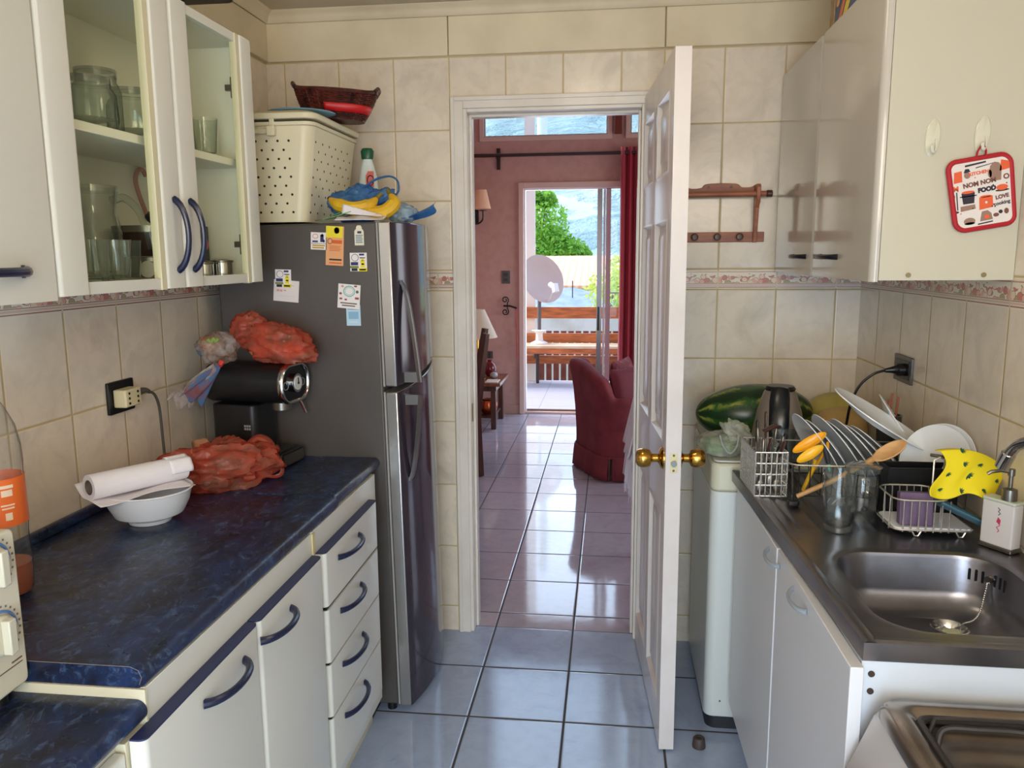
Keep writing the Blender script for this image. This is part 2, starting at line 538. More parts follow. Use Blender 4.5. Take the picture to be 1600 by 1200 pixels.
# floors
FL = dict(g=.008, base=(168, 182, 206), vein=(128, 142, 168), grout=(66, 62, 64), rough=.10, veinamt=.7, gb=.35)
fk = tile_mat('floor_tiles_kitchen', 0, -.133 + .314 * 20, .314, 1, 3.045 - .325 * 20, .325, **FL)
FL2 = dict(FL); FL2.update(base=(176, 170, 180), vein=(150, 140, 150), rough=.07)
fl = tile_mat('floor_tiles_living', 0, -.133, .314, 1, 3.175 - .3465 * 20, .3465, **FL2)
struct(MB().box(XL - .1, XR + .1, -1.3, 3.045, -.08, 0), 'floor', fk)
struct(MB().box(-2.6, 2.9, 3.045, 7.56, -.08, 0), 'floor', fl)

# door casing round the opening, both sides, and the lining
mb = MB()
for y0, y1 in ((YW - .016, YW), (YW + .12, YW + .136)):
    mb.box(-.586, -.540, y0, y1, 0, 2.066).box(.115, .160, y0, y1, 0, 2.066).box(-.540, .115, y0, y1, 2.026, 2.066)
    s_ = -1 if y0 < YW else 1
    yy = (y0 - .004, y0) if s_ < 0 else (y1, y1 + .004)
    mb.box(-.586, -.572, yy[0], yy[1], 0, 2.066).box(.146, .160, yy[0], yy[1], 0, 2.066).box(-.572, .146, yy[0], yy[1], 2.052, 2.066)
mb.box(-.545, -.528, YW - .006, YW + .126, 0, 2.03).box(.104, .12, YW - .006, YW + .126, 0, 2.03).box(-.528, .104, YW - .006, YW + .126, 2.014, 2.03)
mb.box(-.528, -.518, YW + .045, YW + .09, 0, 2.014).box(.094, .104, YW + .045, YW + .09, 0, 2.014).box(-.518, .094, YW + .045, YW + .09, 2.004, 2.014)
dc = struct(mb, 'trim_3', whitepaint, bev=.002)
MB().box(-.5285, -.5265, YW + .012, YW + .034, .86, .93).build('strike_plate', M('dull_brass', 120, 96, 60, .4, 1), dc)

# living room shell
pink = M('pink_wall_paint', 200, 158, 150, .75, c2=(192, 150, 142), ns=14, bump=.25, bscale=60)
YF = 7.486
mb = MB()
mb.box(-2.6, -1.20, YF, YF + .1, 0, 4.2)
mb.box(-1.20, -.83, YF, YF + .1, 0, 2.53)
mb.box(-.83, 1.35, YF, YF + .1, 2.13, 2.53)
mb.box(-1.20, 1.35, YF, YF + .1, 4.12, 4.4)
mb.box(0.0, .12, YF, YF + .1, 2.53, 4.12)
mb.box(1.35, 2.9, YF, YF + .1, 0, 4.2)
struct(mb, 'wall_far', pink, merge=False)
struct(MB().box(-1.38, -1.30, 3.12, YF, 0, 4.2), 'wall_west', pink)
mb = MB()
mb.box(2.8, 2.9, 3.12, 4.1, 0, 4.2).box(2.8, 2.9, 6.7, YF, 0, 4.2).box(2.8, 2.9, 4.1, 6.7, 0, .5).box(2.8, 2.9, 4.1, 6.7, 2.5, 4.2)
struct(mb, 'wall_east', pink)
mb = MB()
mb.box(-1.3, -.60, YW + .1201, YW + .16, 0, 4.2).box(.175, 2.9, YW + .1201, YW + .16, 0, 4.2).box(-.60, .175, YW + .1201, YW + .16, 2.07, 4.2)
struct(mb, 'wall_near', pink)
struct(MB().box(-1.4, 2.9, 3.0, 7.7, 4.201, 4.3), 'ceiling', M('pine_ceiling', 190, 150, 110, .5))
struct(MB().box(-1.30, -.838, YF - .014, YF, 0, .085).box(-1.30, -1.286, 3.2, YF - .014, 0, .085), 'baseboard_far', M('pink_baseboard', 188, 150, 138, .5), bev=.003)
pinkpaint = M('pale_pink_frame_paint', 214, 184, 176, .45)
winwhite = M('white_window_frame', 225, 222, 226, .35)
pane = Mglass('window_pane', 248, 250, 250, .5)
def high_window(x0, x1, name):
    mb = MB()
    z0, z1 = 2.53, 4.11
    mb.box(x0 - .0, x1, YF - .02, YF + .05, z0 - .01, z0 + .03).box(x0, x1, YF - .02, YF + .05, z1 - .03, z1 + .02)
    mb.box(x0, x0 + .04, YF - .02, YF + .05, z0 + .03, z1 - .03).box(x1 - .04, x1, YF - .02, YF + .05, z0 + .03, z1 - .03)
    o = struct(mb, name, pinkpaint, bev=.003)
    mb = MB()
    mb.box(x0 + .04, x1 - .04, YF + .0, YF + .03, z0 + .03, z0 + .042).box(x0 + .04, x1 - .04, YF, YF + .03, z1 - .042, z1 - .03)
    mb.box(x0 + .04, x0 + .052, YF, YF + .03, z0 + .042, z1 - .042).box(x1 - .052, x1 - .04, YF, YF + .03, z0 + .042, z1 - .042)
    mb.build('sash', M('aluminium', 170, 178, 184, .35, .8), o)
    MB().box(x0 + .05, x1 - .05, YF + .012, YF + .016, z0 + .04, z1 - .04).build('pane', pane, o)
high_window(-1.20, 0.0, 'window_1')
high_window(.12, 1.35, 'window_2')
tag(MB().box(.022, .088, YF - .07, YF - .001, 2.56, 3.55).build('roof_post', M('red_brown_post', 110, 44, 34, .45), bev=.004), 'red-brown wooden post on the far wall between the two high windows', 'post')
# sliding glass door
mb = MB()
mb.box(-.845, -.80, YF - .03, YF + .1, 0, 2.15).box(-.80, 1.36, YF - .03, YF + .1, 2.10, 2.15).box(1.31, 1.36, YF - .03, YF + .1, 0, 2.10)
mb.box(-.80, 1.31, YF - .01, YF + .1, 0, .022)
sd = struct(mb, 'door_2', [pinkpaint], bev=.003)
mb = MB()
mb.box(-.80, -.785, YF + .0, YF + .06, .022, 2.10).box(-.785, .2, YF, YF + .06, 2.085, 2.10)
mb.build('track_frame', winwhite, sd)
al = M('grey_aluminium_frame', 150, 148, 152, .35, .7)
mb = MB()
mb.box(-.125, -.080, YF + .005, YF + .035, .03, 2.09)
mb.build('stile', al, sd)
mb = MB()
mb.box(-.070, -.050, YF + .04, YF + .07, .03, 2.09)
mb.build('stile', winwhite, sd)
mb = MB()
mb.box(-.046, -.002, YF + .0, YF + .05, .03, 2.09)
mb.build('stile', M('mauve_frame', 196, 176, 184, .4), sd)
MB().box(-.118, -.098, YF - .012, YF + .004, .80, 1.02).build('pull_handle', black, sd, bev=.003)
MB().box(0, 1.30, YF + .03, YF + .034, .03, 2.09).build('pane', pane, sd)
MB().box(-.0, 1.3, YF + .02, YF + .045, 1.14, 1.155).build('glazing_bar', al, sd)
MB().box(-.78, 1.3, YF + .025, YF + .05, .022, .04).build('bottom_track', M('worn_track', 130, 104, 90, .5, .3), sd)

# ================================================================ KITCHEN, LEFT SIDE
bluetop = None
def blue_laminate():
    t = NT('blue_marbled_laminate')
    mp = t.n('ShaderNodeMapping'); mp.inputs['Scale'].default_value = (1, .6, 1)
    t.l(t.obj(), mp.inputs[0])
    a = t.maprange(t.noise(7, 9, .66, 1.6, mp.outputs[0]), .42, .72)
    b = t.maprange(t.noise(26, 9, .72, 2.6, mp.outputs[0]), .52, .66)
    c = t.mix(a, rgb(26, 29, 44), rgb(38, 60, 106))
    c = t.mix(t.math('MULTIPLY', b, .55), c, rgb(88, 114, 156))
    return t.done(t.bsdf(c, t.maprange(t.noise(40, 3), .3, .7, .26, .40), 0, t.noise(300, 2), .12, .001))
bluetop = blue_laminate()
ZT = .87
def countertop(y0, y1, z, name, label, xf=-.711, splash=True, th=.036):
    t = thing(name, label, 'countertop', (-1.0, (y0 + y1) / 2, z - th))
    r = th / 2
    poly = [(-1.282 + .001, z - th), (xf - r, z - th)]
    poly += [(xf - r + r * math.sin(a) * 1.0, z - r - r * math.cos(a)) for a in [pi * k / 12 for k in range(1, 12)]]
    poly += [(xf - r, z), (-1.281, z)]
    T = Matrix(((1, 0, 0, 0), (0, 0, 1, 0), (0, 1, 0, 0), (0, 0, 0, 1)))
    MB().prism(poly, y0, y1, T).build('worktop', bluetop, t)
    if splash:
        MB().rbox(-1.281, -1.262, y0, y1, z, .895, .006, axis=1).build('backsplash', bluetop, t)
    return t
c1 = countertop(1.083, 1.982, ZT, 'countertop', 'long blue marbled laminate worktop, the stretch carrying the white bowl')
c2_ = countertop(1.984, 2.388, ZT + .002, 'countertop', 'short blue marbled worktop piece against the fridge under the coffee machine', xf=-.716)
c3 = countertop(.2, 1.080, .817, 'countertop', 'lower blue marbled worktop in the near left corner under the cream oven', xf=-.712, splash=False)
# pale edging line round the end of the long worktop
MB().tube([(-1.2, 1.0828, ZT - .0005), (-.738, 1.0828, ZT - .0005), (-.724, 1.0828, ZT - .006), (-.7195, 1.0828, ZT - .018), (-.724, 1.0828, ZT - .030)], .0006, 5).build('edging', M('old_glue', 120, 108, 92, .7), c1)

def bow_handle(mb, p0, p1, out, r=.0055, m=0, wide=1.0):
    """bow pull between two points, standing out along out"""
    p0, p1, out = Vector(p0), Vector(p1), Vector(out)
    pts = bez(p0, p0 + out * 1.15 + (p1 - p0) * .12, p1 + out * 1.15 - (p1 - p0) * .12, p1, 14)
    rs = [r * (1.15 - .25 * math.sin(pi * i / 14)) for i in range(15)]
    mb.tube(pts, rs, 10, m)
def front_panel(y0, y1, z0, z1, xb, xf, parent, name='door', bluecap=True):
    """postformed white front with a navy strip along its top"""
    mb = MB()
    r = .012
    poly = [(xb, y0 + .0015), (xf - r, y0 + .0015)]
    poly += [(xf - r + r * math.sin(a), y0 + .0015 + r - r * math.cos(a)) for a in [pi / 2 * k / 5 for k in range(1, 6)]]
    poly += [(xf - r + r * math.cos(a), y1 - .0015 - r + r * math.sin(a)) for a in [pi / 2 * k / 5 for k in range(0, 6)]]
    poly += [(xb, y1 - .0015)]
    mb.prism(poly, z0 + .002, z1 - .002, m=0)
    o = mb.build(name, [white], parent)
    if bluecap:
        MB().prism(poly, z1 - .0019, z1 + .001).build('top_strip', M('navy_edge_strip', 36, 44, 84, .5), o)
    return o
XC = -.7165                      # carcass face
# two-door base unit
bc = thing('base_cabinet', 'white base cabinet with two navy-handled doors under the long blue worktop', 'cabinet', (-.99, 1.45, 0))
mb = MB()
mb.box(-1.26, XC, 1.086, 1.793, .09, ZT - .0362)
mb.build('carcass', [white], bc, bev=.001)
MB().box(-1.2, -.765, 1.086, 1.793, 0, .0899).build('plinth', cream, bc)
MB().box(-1.262, XC + .002, 1.0805, 1.0855, 0, ZT - .037).build('side_panel', cream, bc)
for y0, y1 in ((1.032, 1.432), (1.434, 1.792)):
    d = front_panel(max(y0, 1.032), y1, .135, .778, XC + .001, -.690, bc)
    mb = MB()
    yc = {1.032: 1.285, 1.434: 1.515}[y0]
    bow_handle(mb, (-.691, yc - .078, .735), (-.691, yc + .078, .735), (.040, 0, 0), .0075)
    mb.build('handle', blueedge, d)
# drawer unit
dcab = thing('drawer_cabinet', 'white four-drawer unit between the two-door cabinet and the fridge', 'cabinet', (-.99, 2.06, 0))
MB().box(-1.26, XC, 1.797, 2.33, .09, ZT - .035).build('carcass', [white], dcab, bev=.001)
MB().box(-1.2, -.752, 1.797, 2.33, 0, .0899).build('plinth', cream, dcab)
MB().box(XC + .0005, XC + .004, 1.793, 1.808, .78, .832).build('edge_strip', M('yellowed_edging', 206, 190, 140, .5), dcab)
zs = [.778, .632, .482, .334, .165]
for i in range(4):
    mb_z0, mb_z1 = zs[i + 1], zs[i]
    d = front_panel(1.812, 2.258, mb_z0, mb_z1 - (.006 if i == 1 else .003), XC + .001, -.690, dcab, 'drawer', bluecap=(i == 0))
    if i: MB().box(XC + .002, -.694, 1.815, 2.255, mb_z1 - (.0059 if i == 1 else .0029), mb_z1 - .001).build('shadow_gap', black, d)
    zc = mb_z1 - .055
    mb = MB(); bow_handle(mb, (-.691, 1.965 - .062, zc + .008), (-.691, 2.035 + .062 - .02, zc + .008), (.036, 0, 0), .007)
    mb.build('handle', blueedge, d)
# unit under the lower worktop
lc = thing('base_cabinet', 'white base cabinet under the lower blue worktop at the near left', 'cabinet', (-.99, .65, 0))
MB().box(-1.26, -.735, .2, 1.079, .09, .7805).build('carcass', [white], lc, bev=.001)
MB().box(-.7349, -.715, .25, 1.022, .12, .765).build('door', [white], lc, bev=.004)
MB().box(-.7349, -.718, 1.026, 1.0785, .1, .775).build('edge_post', cream, lc, bev=.001)

# ---- fridge (leans back slightly on its feet)
FT = Matrix.Translation((-.681, 2.392, .03)) @ Matrix.Rotation(math.radians(-.9), 4, 'Y')
fr = thing('refrigerator', 'tall grey two-door refrigerator with curved dark glossy doors beside the doorway', 'refrigerator', (-.95, 2.64, 0))
fgrey = M('fridge_side_grey', 84, 78, 74, .42, .25, bump=.05, bscale=400, c2=(79, 73, 69), ns=3)
fdark = M('fridge_door_gloss', 66, 58, 68, .12, .35)
fsilver = M('fridge_silver', 176, 172, 168, .26, .85)
mb = MB(FT)
mb.box(-.515, 0, 0, .495, .0, 1.572)
mb.build('body', fgrey, fr, bev=.006)
def doorcurve(y):          # depth of the door front at width y
    return .044 + .040 * math.sin(pi * min(max(y / .5, 0), 1)) ** .8
def fdoor(z0, z1, lowcut, highcut, name='door'):
    """bowed door; its joint edge sweeps upward across the width"""
    mb = MB(FT)
    N = 22
    ys = [0 + .495 * i / N for i in range(N + 1)]
    bot = lambda y: z0 + lowcut(y)
    top = lambda y: z1 + highcut(y)
    vs = []
    for y in ys:
        vs += [(.006, y, bot(y)), (doorcurve(y), y, bot(y)), (doorcurve(y), y, top(y)), (.006, y, top(y))]
    fs, fm = [], []
    for i in range(N):
        a, b = 4 * i, 4 * i + 4
        fs.append(((a, a + 1, b + 1, b), 1)); fs.append(((a + 1, a + 2, b + 2, b + 1), 1 if i < 0 else 0))
        fs.append(((a + 2, a + 3, b + 3, b + 2), 1)); fs.append(((a + 3, a, b, b + 3), 1))
    fs.append(((0, 1, 2, 3), 1)); fs.append(((4 * N, 4 * N + 3, 4 * N + 2, 4 * N + 1), 1))
    base = [mb.X @ Vector(v) for v in vs]
    vv = [mb.bm.verts.new(v) for v in base]
    for f, m in fs:
        fc = mb.bm.faces.new([vv[k] for k in f]); fc.material_index = m
    return mb.build(name, [fdark, fsilver], fr, bev=.004, ang=28)
arc = lambda y: .045 * math.sin(pi / 2 * min(1, y / .5)) ** 1.3
freezer = fdoor(1.068, 1.572, arc, lambda y: 0)
fresh = fdoor(-.005, 1.050, lambda y: 0, arc)
def fhandle(z0, z1, flare, door):
    n = 18
    mb = MB(FT)
    pts = []
    for i in range(n + 1):
        k = i / n
        z = z0 + (z1 - z0) * k
        off = .048 * (1 - k) ** .55 if flare == 'bottom' else .048 * (1 - k) ** .55
        pts.append((doorcurve(.05) - .004 + off, .052, z))
    # strap-like bar
    prof = [(-.004, -.011), (.006, -.013), (.010, 0), (.006, .013), (-.004, .011)]
    vs = []
    for p in pts:
        for a, b in prof: vs.append((p[0] + a, p[1] + b, p[2]))
    m = len(prof)
    fs = [(i * m + j, i * m + (j + 1) % m, (i + 1) * m + (j + 1) % m, (i + 1) * m + j) for i in range(n) for j in range(m)]
    fs += [tuple(range(m))[::-1], tuple(range(n * m, n * m + m))]
    mb._add(vs, fs)
    zt = z0 + (.012 if z1 > z0 else -.012)
    mb.box(doorcurve(.05) - .006, doorcurve(.05) + .046, .042, .062, min(z0, zt + (.02 if z1 > z0 else -.02)), max(z0, zt + (.02 if z1 > z0 else -.02)))
    mb.build('handle', M('handle_grey_metal', 128, 124, 122, .28, .8), door)
fhandle(1.075, 1.395, 'bottom', freezer)
fhandle(1.035, .755, 'top', fresh)
mb = MB(FT); mb.box(.0003, .0058, .002, .49, 0, 1.05).box(.0003, .0058, .002, .49, 1.068, 1.57)
mb.build('door_seal', M('seal_grey', 150, 146, 142, .6), fr)
for yy in (.03, .46):
    MB(FT).cyl((-.03, yy, -.030), (-.03, yy, 0), .016, n=14).build('foot', black, fr)
mb = MB(FT)
mb.tube([(doorcurve(.40) + .0006, .385 + .012 * math.cos(a), 1.50 + .019 * math.sin(a)) for a in [pi * .45 + pi * 1.25 * k / 12 for k in range(13)]], .0018, 6)
mb.box(doorcurve(.41) - .001, doorcurve(.41) + .0015, .403, .407, 1.485, 1.515).box(doorcurve(.42) - .001, doorcurve(.42) + .0015, .413, .417, 1.485, 1.508).box(doorcurve(.41) - .001, doorcurve(.41) + .0015, .390, .415, 1.497, 1.501)
mb.build('logo', chrome, freezer)

# ---- magnets and papers on the fridge side (thin sheets lying on it)
def magnet(label, cat, x0, x1, z0, z1, base, shapes, rot=0, yoff=0, group=None, poly=None, name='fridge_magnet'):
    zm = (z0 + z1) / 2; xm = (x0 + x1) / 2
    yb = 2.3905 - yoff
    T = Matrix.Translation((xm, yb, zm)) @ Matrix.Rotation(rot, 4, 'Y') @ Matrix.Rotation(pi / 2, 4, 'X')
    t = thing(name, label, cat, (xm, yb, zm), 0, group)
    hw, hh = (x1 - x0) / 2, (z1 - z0) / 2
    pl = poly or [(-hw, -hh), (hw, -hh), (hw, hh), (-hw, hh)]
    MB().prism(pl, 0, .0012, T).build('sheet', base, t)
    cols = []
    mb = MB()
    for (sx0, sx1, sz0, sz1, cname, c, *kind) in shapes:
        mt = M('print_' + cname, *c, rough=.6)
        if mt not in cols: cols.append(mt)
        mi = cols.index(mt)
        a0, a1, b0, b1 = sx0 * hw, sx1 * hw, sz0 * hh, sz1 * hh
        if kind and kind[0] == 'o':
            mb.prism([((a0 + a1) / 2 + (a1 - a0) / 2 * math.cos(q), (b0 + b1) / 2 + (b1 - b0) / 2 * math.sin(q)) for q in [2 * pi * k / 20 for k in range(20)]], .0012, .0016, T, mi)
        elif kind and kind[0] == 'r':
            q0 = [((a0 + a1) / 2 + (a1 - a0) / 2 * math.cos(q), (b0 + b1) / 2 + (b1 - b0) / 2 * math.sin(q)) for q in [2 * pi * k / 24 for k in range(24)]]
            mb.tube([T @ Vector((p[0], p[1], .0014)) for p in q0], .0011, 4, mi, closed=True)
        elif kind and kind[0] == 't':
            mb.text(kind[1], b1 - b0, T @ Matrix.Translation(((a0 + a1) / 2, (b0 + b1) / 2, .0015)), mi, .0003, .0004)
        else:
            mb.prism([(a0, b0), (a1, b0), (a1, b1), (a0, b1)], .0012, .0016, T, mi)
    if shapes: mb.build('print', cols, t, merge=False)
    return t
NV, YL, BK, GR, TE, OR_, RD, PK, GO = ('navy', (40, 44, 96)), ('yellow', (226, 208, 40)), ('ink', (30, 26, 30)), ('grey', (150, 146, 150)), ('teal', (90, 168, 160)), ('orange', (222, 118, 50)), ('brick', (150, 70, 60)), ('rosy', (206, 150, 140)), ('gold', (190, 150, 50))
mw = M('magnet_white', 226, 220, 218, .5)
def lines(x0, x1, zt, zb, n, c, fill=.5):
    h = (zt - zb) / n
    return [(x0, x1 - .12 * (k % 2), zt - h * (k + fill), zt - h * k, *c) for k in range(n)]
gas = [(-.8, 0, .1, .85, *GR, 'r'), (.1, .7, .7, .9, *NV), (.25, .75, -.55, .2, *YL), (.35, .65, .1, .42, *YL, 'o'), (-.9, -.05, -.35, .0, *NV), (-1, 0, -.64, -.42, *('olive', (120, 124, 50))), (-.85, -.15, -.96, -.66, *BK), (0, 1, -1, -.62, *YL), (.1, .85, -.9, -.74, *('olive', (120, 124, 50))), (.36, .64, -.3, -.14, *BK), (.15, .8, .4, .5, *NV)]
magnet('square white magnet with navy cat silhouette, left of the long orange one', 'magnet', -.909, -.859, 1.520, 1.572, mw,
       [(.2, .62, -.1, .75, *NV), (.3, .6, .5, .85, *NV, 'o'), (.5, .78, -.15, .2, *NV, 'o'), (-.75, -.1, .3, .8, *PK, 'r'), (-.8, -.1, -.15, .05, *NV), (-.95, .95, -.32, -.24, *GR)] + lines(-.8, .8, -.42, -.95, 2, GO, .65), rot=.05)
magnet('long yellow and orange paper flyer magnet hanging down the fridge side', 'magnet', -.862, -.806, 1.472, 1.590, M('flyer_orange', 222, 160, 110, .55),
       [(-1, .85, .42, 1, *YL), (-.1, .5, .62, .95, *GR, 'o'), (.0, .4, .68, .88, *('ink', BK[1]), 'o'), (-.8, -.3, .1, .36, *RD, 'r'), (-.25, .8, .12, .3, *('orange_d', (206, 92, 30)))] + lines(-.6, .7, 0, -.3, 4, ('orange_d', (206, 92, 30)), .4) + [(-.6, .8, -.74, -.66, *BK), (-.6, .8, -.9, -.84, *('orange_d', (206, 92, 30)))], rot=.06)
magnet('cream bottle-shaped magnet near the fridge top front edge', 'magnet', -.771, -.742, 1.531, 1.592, M('magnet_cream', 222, 214, 190, .5),
       [(-.35, .5, .2, .42, *NV)] + lines(-.75, .75, .05, -.8, 5, ('dusty_blue', (96, 130, 150)), .55),
       poly=[(-.0145, -.0295), (.0145, -.0295), (.0145, .012), (.012, .017), (.009, .019), (.009, .024), (.005, .030), (-.005, .030), (-.009, .024), (-.009, .019), (-.012, .017), (-.0145, .012)])
magnet('white and yellow square gas-bottle magnet under the cream bottle-shaped one', 'magnet', -.788, -.735, 1.454, 1.510, mw, gas)
magnet('plain white receipt held under a white and yellow magnet', 'paper', -1.036, -.955, 1.362, 1.428, M('receipt_paper', 216, 208, 206, .7),
       [(-.75, -.55, -.1, .1, *PK), (-.5, -.3, -.1, .1, *PK), (-.2, 0, -.02, .1, *PK), (.1, .6, .5, .55, *PK), (-.6, .7, -.5, -.47, *('faint', (200, 190, 190)))], rot=.09, name='receipt')
magnet('white and yellow square gas-bottle magnet holding the receipt', 'magnet', -1.028, -.977, 1.406, 1.461, mw, gas, rot=.03, yoff=.0018)
magnet('white card magnet with round teal emblem, lower front of the fridge side', 'magnet', -.830, -.760, 1.341, 1.415, mw,
       [(-.5, .5, .0, .85, *TE, 'r'), (-.38, .38, .12, .75, *('pale_teal', (170, 204, 198)), 'r'), (.6, .85, .3, .55, *('dark_olive', (84, 84, 70)), 'o'), (.55, .9, -.2, -.02, *RD), (-.9, -.65, .1, .3, *RD, 'o'), (-.85, -.6, -.3, -.15, *RD), (-.75, -.5, .7, .9, *PK, 'o'), (.4, .7, .8, .95, *RD, 'o'), (-.4, -.15, -.35, -.2, *RD, 'o'), (-.75, .75, -.62, -.52, *('brownish', (110, 90, 80))), (-.6, .6, -.82, -.72, *('brownish', (110, 90, 80)))], rot=.09, yoff=.0018)
magnet('small pale blue calendar magnet tucked under the teal emblem card', 'magnet', -.806, -.761, 1.288, 1.352, M('magnet_pale_blue', 176, 206, 222, .5),
       [(-.7, .7, -.35, .35, *('soft_blue', (130, 172, 200))), (-.8, .8, .55, .62, *GR), (-.8, .8, .75, .8, *GR), (-.6, .6, -.7, -.6, *('soft_blue2', (196, 220, 232)))])

# ---- wall cabinets on the left
ZB, ZU, XD = 1.432, 2.085, -.990
flap = thing('wall_cabinet', 'plain white wall cabinet with a horizontal navy handle, nearest on the left', 'cabinet', (-1.14, 1.07, ZB))
MB().box(-1.281, XD - .022, .85, 1.347, ZB + .006, ZU).build('carcass', white, flap, bev=.001)
d = MB().rbox(XD - .021, XD, .85, 1.3475, ZB - .008, ZU, .006).build('door', white, flap)
mb = MB(); bow_handle(mb, (XD, 1.08, 1.478), (XD, 1.268, 1.478), (.036, 0, 0), .0085)
mb.cyl((XD - .0, 1.258, 1.478), (XD + .004, 1.262, 1.478), .011, n=16)
mb.build('handle', blueedge, d)
gc = thing('wall_cabinet', 'white wall cabinet with two glass doors full of glassware', 'cabinet', (-1.14, 1.785, ZB))
carc = M('cabinet_inside', 236, 233, 216, .5)
mb = MB()
y0, y1 = 1.352, 2.222
mb.box(-1.281, -1.276, y0, y1, ZB, ZU).box(-1.276, XD - .022, y0, y0 + .018, ZB, ZU).box(-1.276, XD - .022, y1 - .018, y1, ZB, ZU)
mb.box(-1.276, XD - .022, y0 + .018, y1 - .018, ZB, ZB + .018).box(-1.276, XD - .022, y0 + .018, y1 - .018, ZU - .018, ZU)
mb.build('carcass', carc, gc, bev=.001)
MB().box(-1.276, XD - .035, y0 + .018, y1 - .018, 1.745, 1.764).build('shelf', carc, gc, bev=.001)
for zc in (1.96, 1.535):
    mb = MB()
    T = Matrix.Translation((XD - .040, y1 - .0181, zc))
    mb.box(-.030, .014, -.012, 0, -.008, .008, T=T).box(-.014, .008, -.012, 0, -.028, .028, T=T)
    mb.cyl((XD - .05, y1 - .0302, zc), (XD - .05, y1 - .033, zc), .006, n=12).cyl((XD - .042, y1 - .0302, zc + .017), (XD - .042, y1 - .033, zc + .017), .005, n=12).cyl((XD - .042, y1 - .0302, zc - .017), (XD - .042, y1 - .033, zc - .017), .005, n=12)
    mb.build('hinge', M('hinge_metal', 130, 122, 108, .4, .8), gc, bev=.001)
yellowed = M('yellowed_edging', 206, 190, 140, .5)
def glassdoor(y0, y1, s0, s1, c):
    """frame s0 wide at the near side, s1 at the far side; c: yellowed inner strip position"""
    mb = MB()
    r = .010
    def stile(a, b):
        poly = [(XD - .021, a), (XD - r, a)] + [(XD - r + r * math.sin(q), a + r - r * math.cos(q)) for q in [pi / 2 * k / 5 for k in range(1, 6)]]
        poly += [(XD - r + r * math.cos(q), b - r + r * math.sin(q)) for q in [pi / 2 * k / 5 for k in range(6)]] + [(XD - .021, b)]
        mb.prism(poly, ZB - .002, ZU, m=0)
    stile(y0 + .001, y0 + s0); stile(y1 - s1, y1 - .001)
    mb.box(XD - .021, XD - .006, y0 + s0, y1 - s1, ZB - .002, ZB + .022, 0).box(XD - .021, XD - .006, y0 + s0, y1 - s1, ZU - .022, ZU, 0)
    mb.box(XD - .021, XD - .003, y1 - s1 - .020, y1 - s1, ZB - .004, ZU, 1)
    d = mb.build('door', [white, M('cabinet_yellowed_trim', 214, 206, 172, .3)], gc, bev=.001)
    MB().box(XD - .013, XD - .009, y0 + s0 - .004, y1 - s1 - .014, ZB + .018, ZU - .018).build('glass_pane', Mglass('cabinet_glass', 251, 252, 247, .22), d)
    return d
d1 = glassdoor(1.352, 1.796, .088, .082, 1)
d2_ = glassdoor(1.798, 2.222, .082, .072, 1)
for dd, yh in ((d1, 1.762), (d2_, 1.832)):
    mb = MB(); bow_handle(mb, (XD - .001, yh, 1.470), (XD - .001, yh - .0, 1.632), (.036, 0, 0), .0072)
    mb.build('handle', blueedge, dd)
# black fan standing on the cabinet top
fan = thing('desk_fan', 'black plastic fan base standing on top of the glass cabinet', 'fan', (-1.08, 1.93, ZU))
MB().rbox(-1.17, -1.03, 1.84, 2.03, ZU, ZU + .018, .02, axis=2).build('base', black, fan, bev=.004)
MB().cyl((-1.06, 1.96, ZU + .018), (-1.06, 1.96, ZU + .10), .022, .018, 18).build('stem', black, fan)
MB().rbox(-1.16, -.96, 1.83, 2.08, ZU + .055, ZU + .10, .02, axis=2).build('housing', black, fan, bev=.008)

# ---- glassware inside the cabinet
gw = Mglass('glassware', 249, 251, 250, 1.6, .015, .03, .9)
gw2 = Mglass('pressed_glass', 247, 250, 248, 1.8, .03, .05, .95)
def jar(name, loc, r, h, label, lid=True, group='glasses and jars in the glass cabinet', ribs=0):
    t = thing(name, label, 'jar' if 'jar' in name else 'glass', loc, 0, group)
    x, y, z = loc
    n = 32
    mb = MB()
    prof = [(0, .001), (r * .8, .001), (r * .95, .008), (r, .02), (r, h * .72), (r * .9, h * .82), (r * .82, h * .86), (r * .82, h), (r * .86, h), (r * .78, h - .002), (r * .77, h * .86), (r * .94, h * .70), (r * .94, .022), (0, .010)] if lid else \
           [(0, 0), (r * .78, 0), (r * .84, h * .3), (r, h), (r * .95, h), (r * .79, h * .3), (r * .72, .012), (0, .010)]
    mb.lathe(prof, loc, n)
    if ribs:
        for v in mb.bm.verts:
            d = Vector((v.co.x - x, v.co.y - y))
            if d.length > r * .6 and v.co.z < z + h * .7:
                a = math.atan2(d.y, d.x)
                d *= 1 + .05 * math.cos(ribs * a)
                v.co.x, v.co.y = x + d.x, y + d.y
    mb.build('glass_body', gw2 if ribs else gw, t)
    if lid:
        MB().lathe([(r * .83, h * .93), (r * .86, h * .93), (r * .86, h + .006), (0, h + .008)], loc, n).build('rim_band', Mglass('rim_glass', 244, 247, 245, 1.8, .06, .04, .95), t)
    return t
zs_ = 1.7645
jar('glass_jar', (-1.165, 1.775, zs_), .052, .150, 'tall clear glass jar at the back of the upper cabinet shelf')
jar('glass_jar', (-1.085, 1.620, zs_), .056, .098, 'squat ribbed glass jar at the near end of the upper shelf', ribs=12)
jar('glass_jar', (-1.085, 1.785, zs_), .056, .105, 'squat ribbed glass jar by the middle stile of the upper shelf', ribs=14)
jar('drinking_glass', (-1.14, 2.065, zs_), .034, .105, 'ribbed drinking glass behind the right glass door, nearer one', False, ribs=10)
jar('drinking_glass', (-1.08, 2.105, zs_), .034, .100, 'ribbed drinking glass behind the right glass door, next to the frame', False, ribs=10)
zl = ZB + .0185
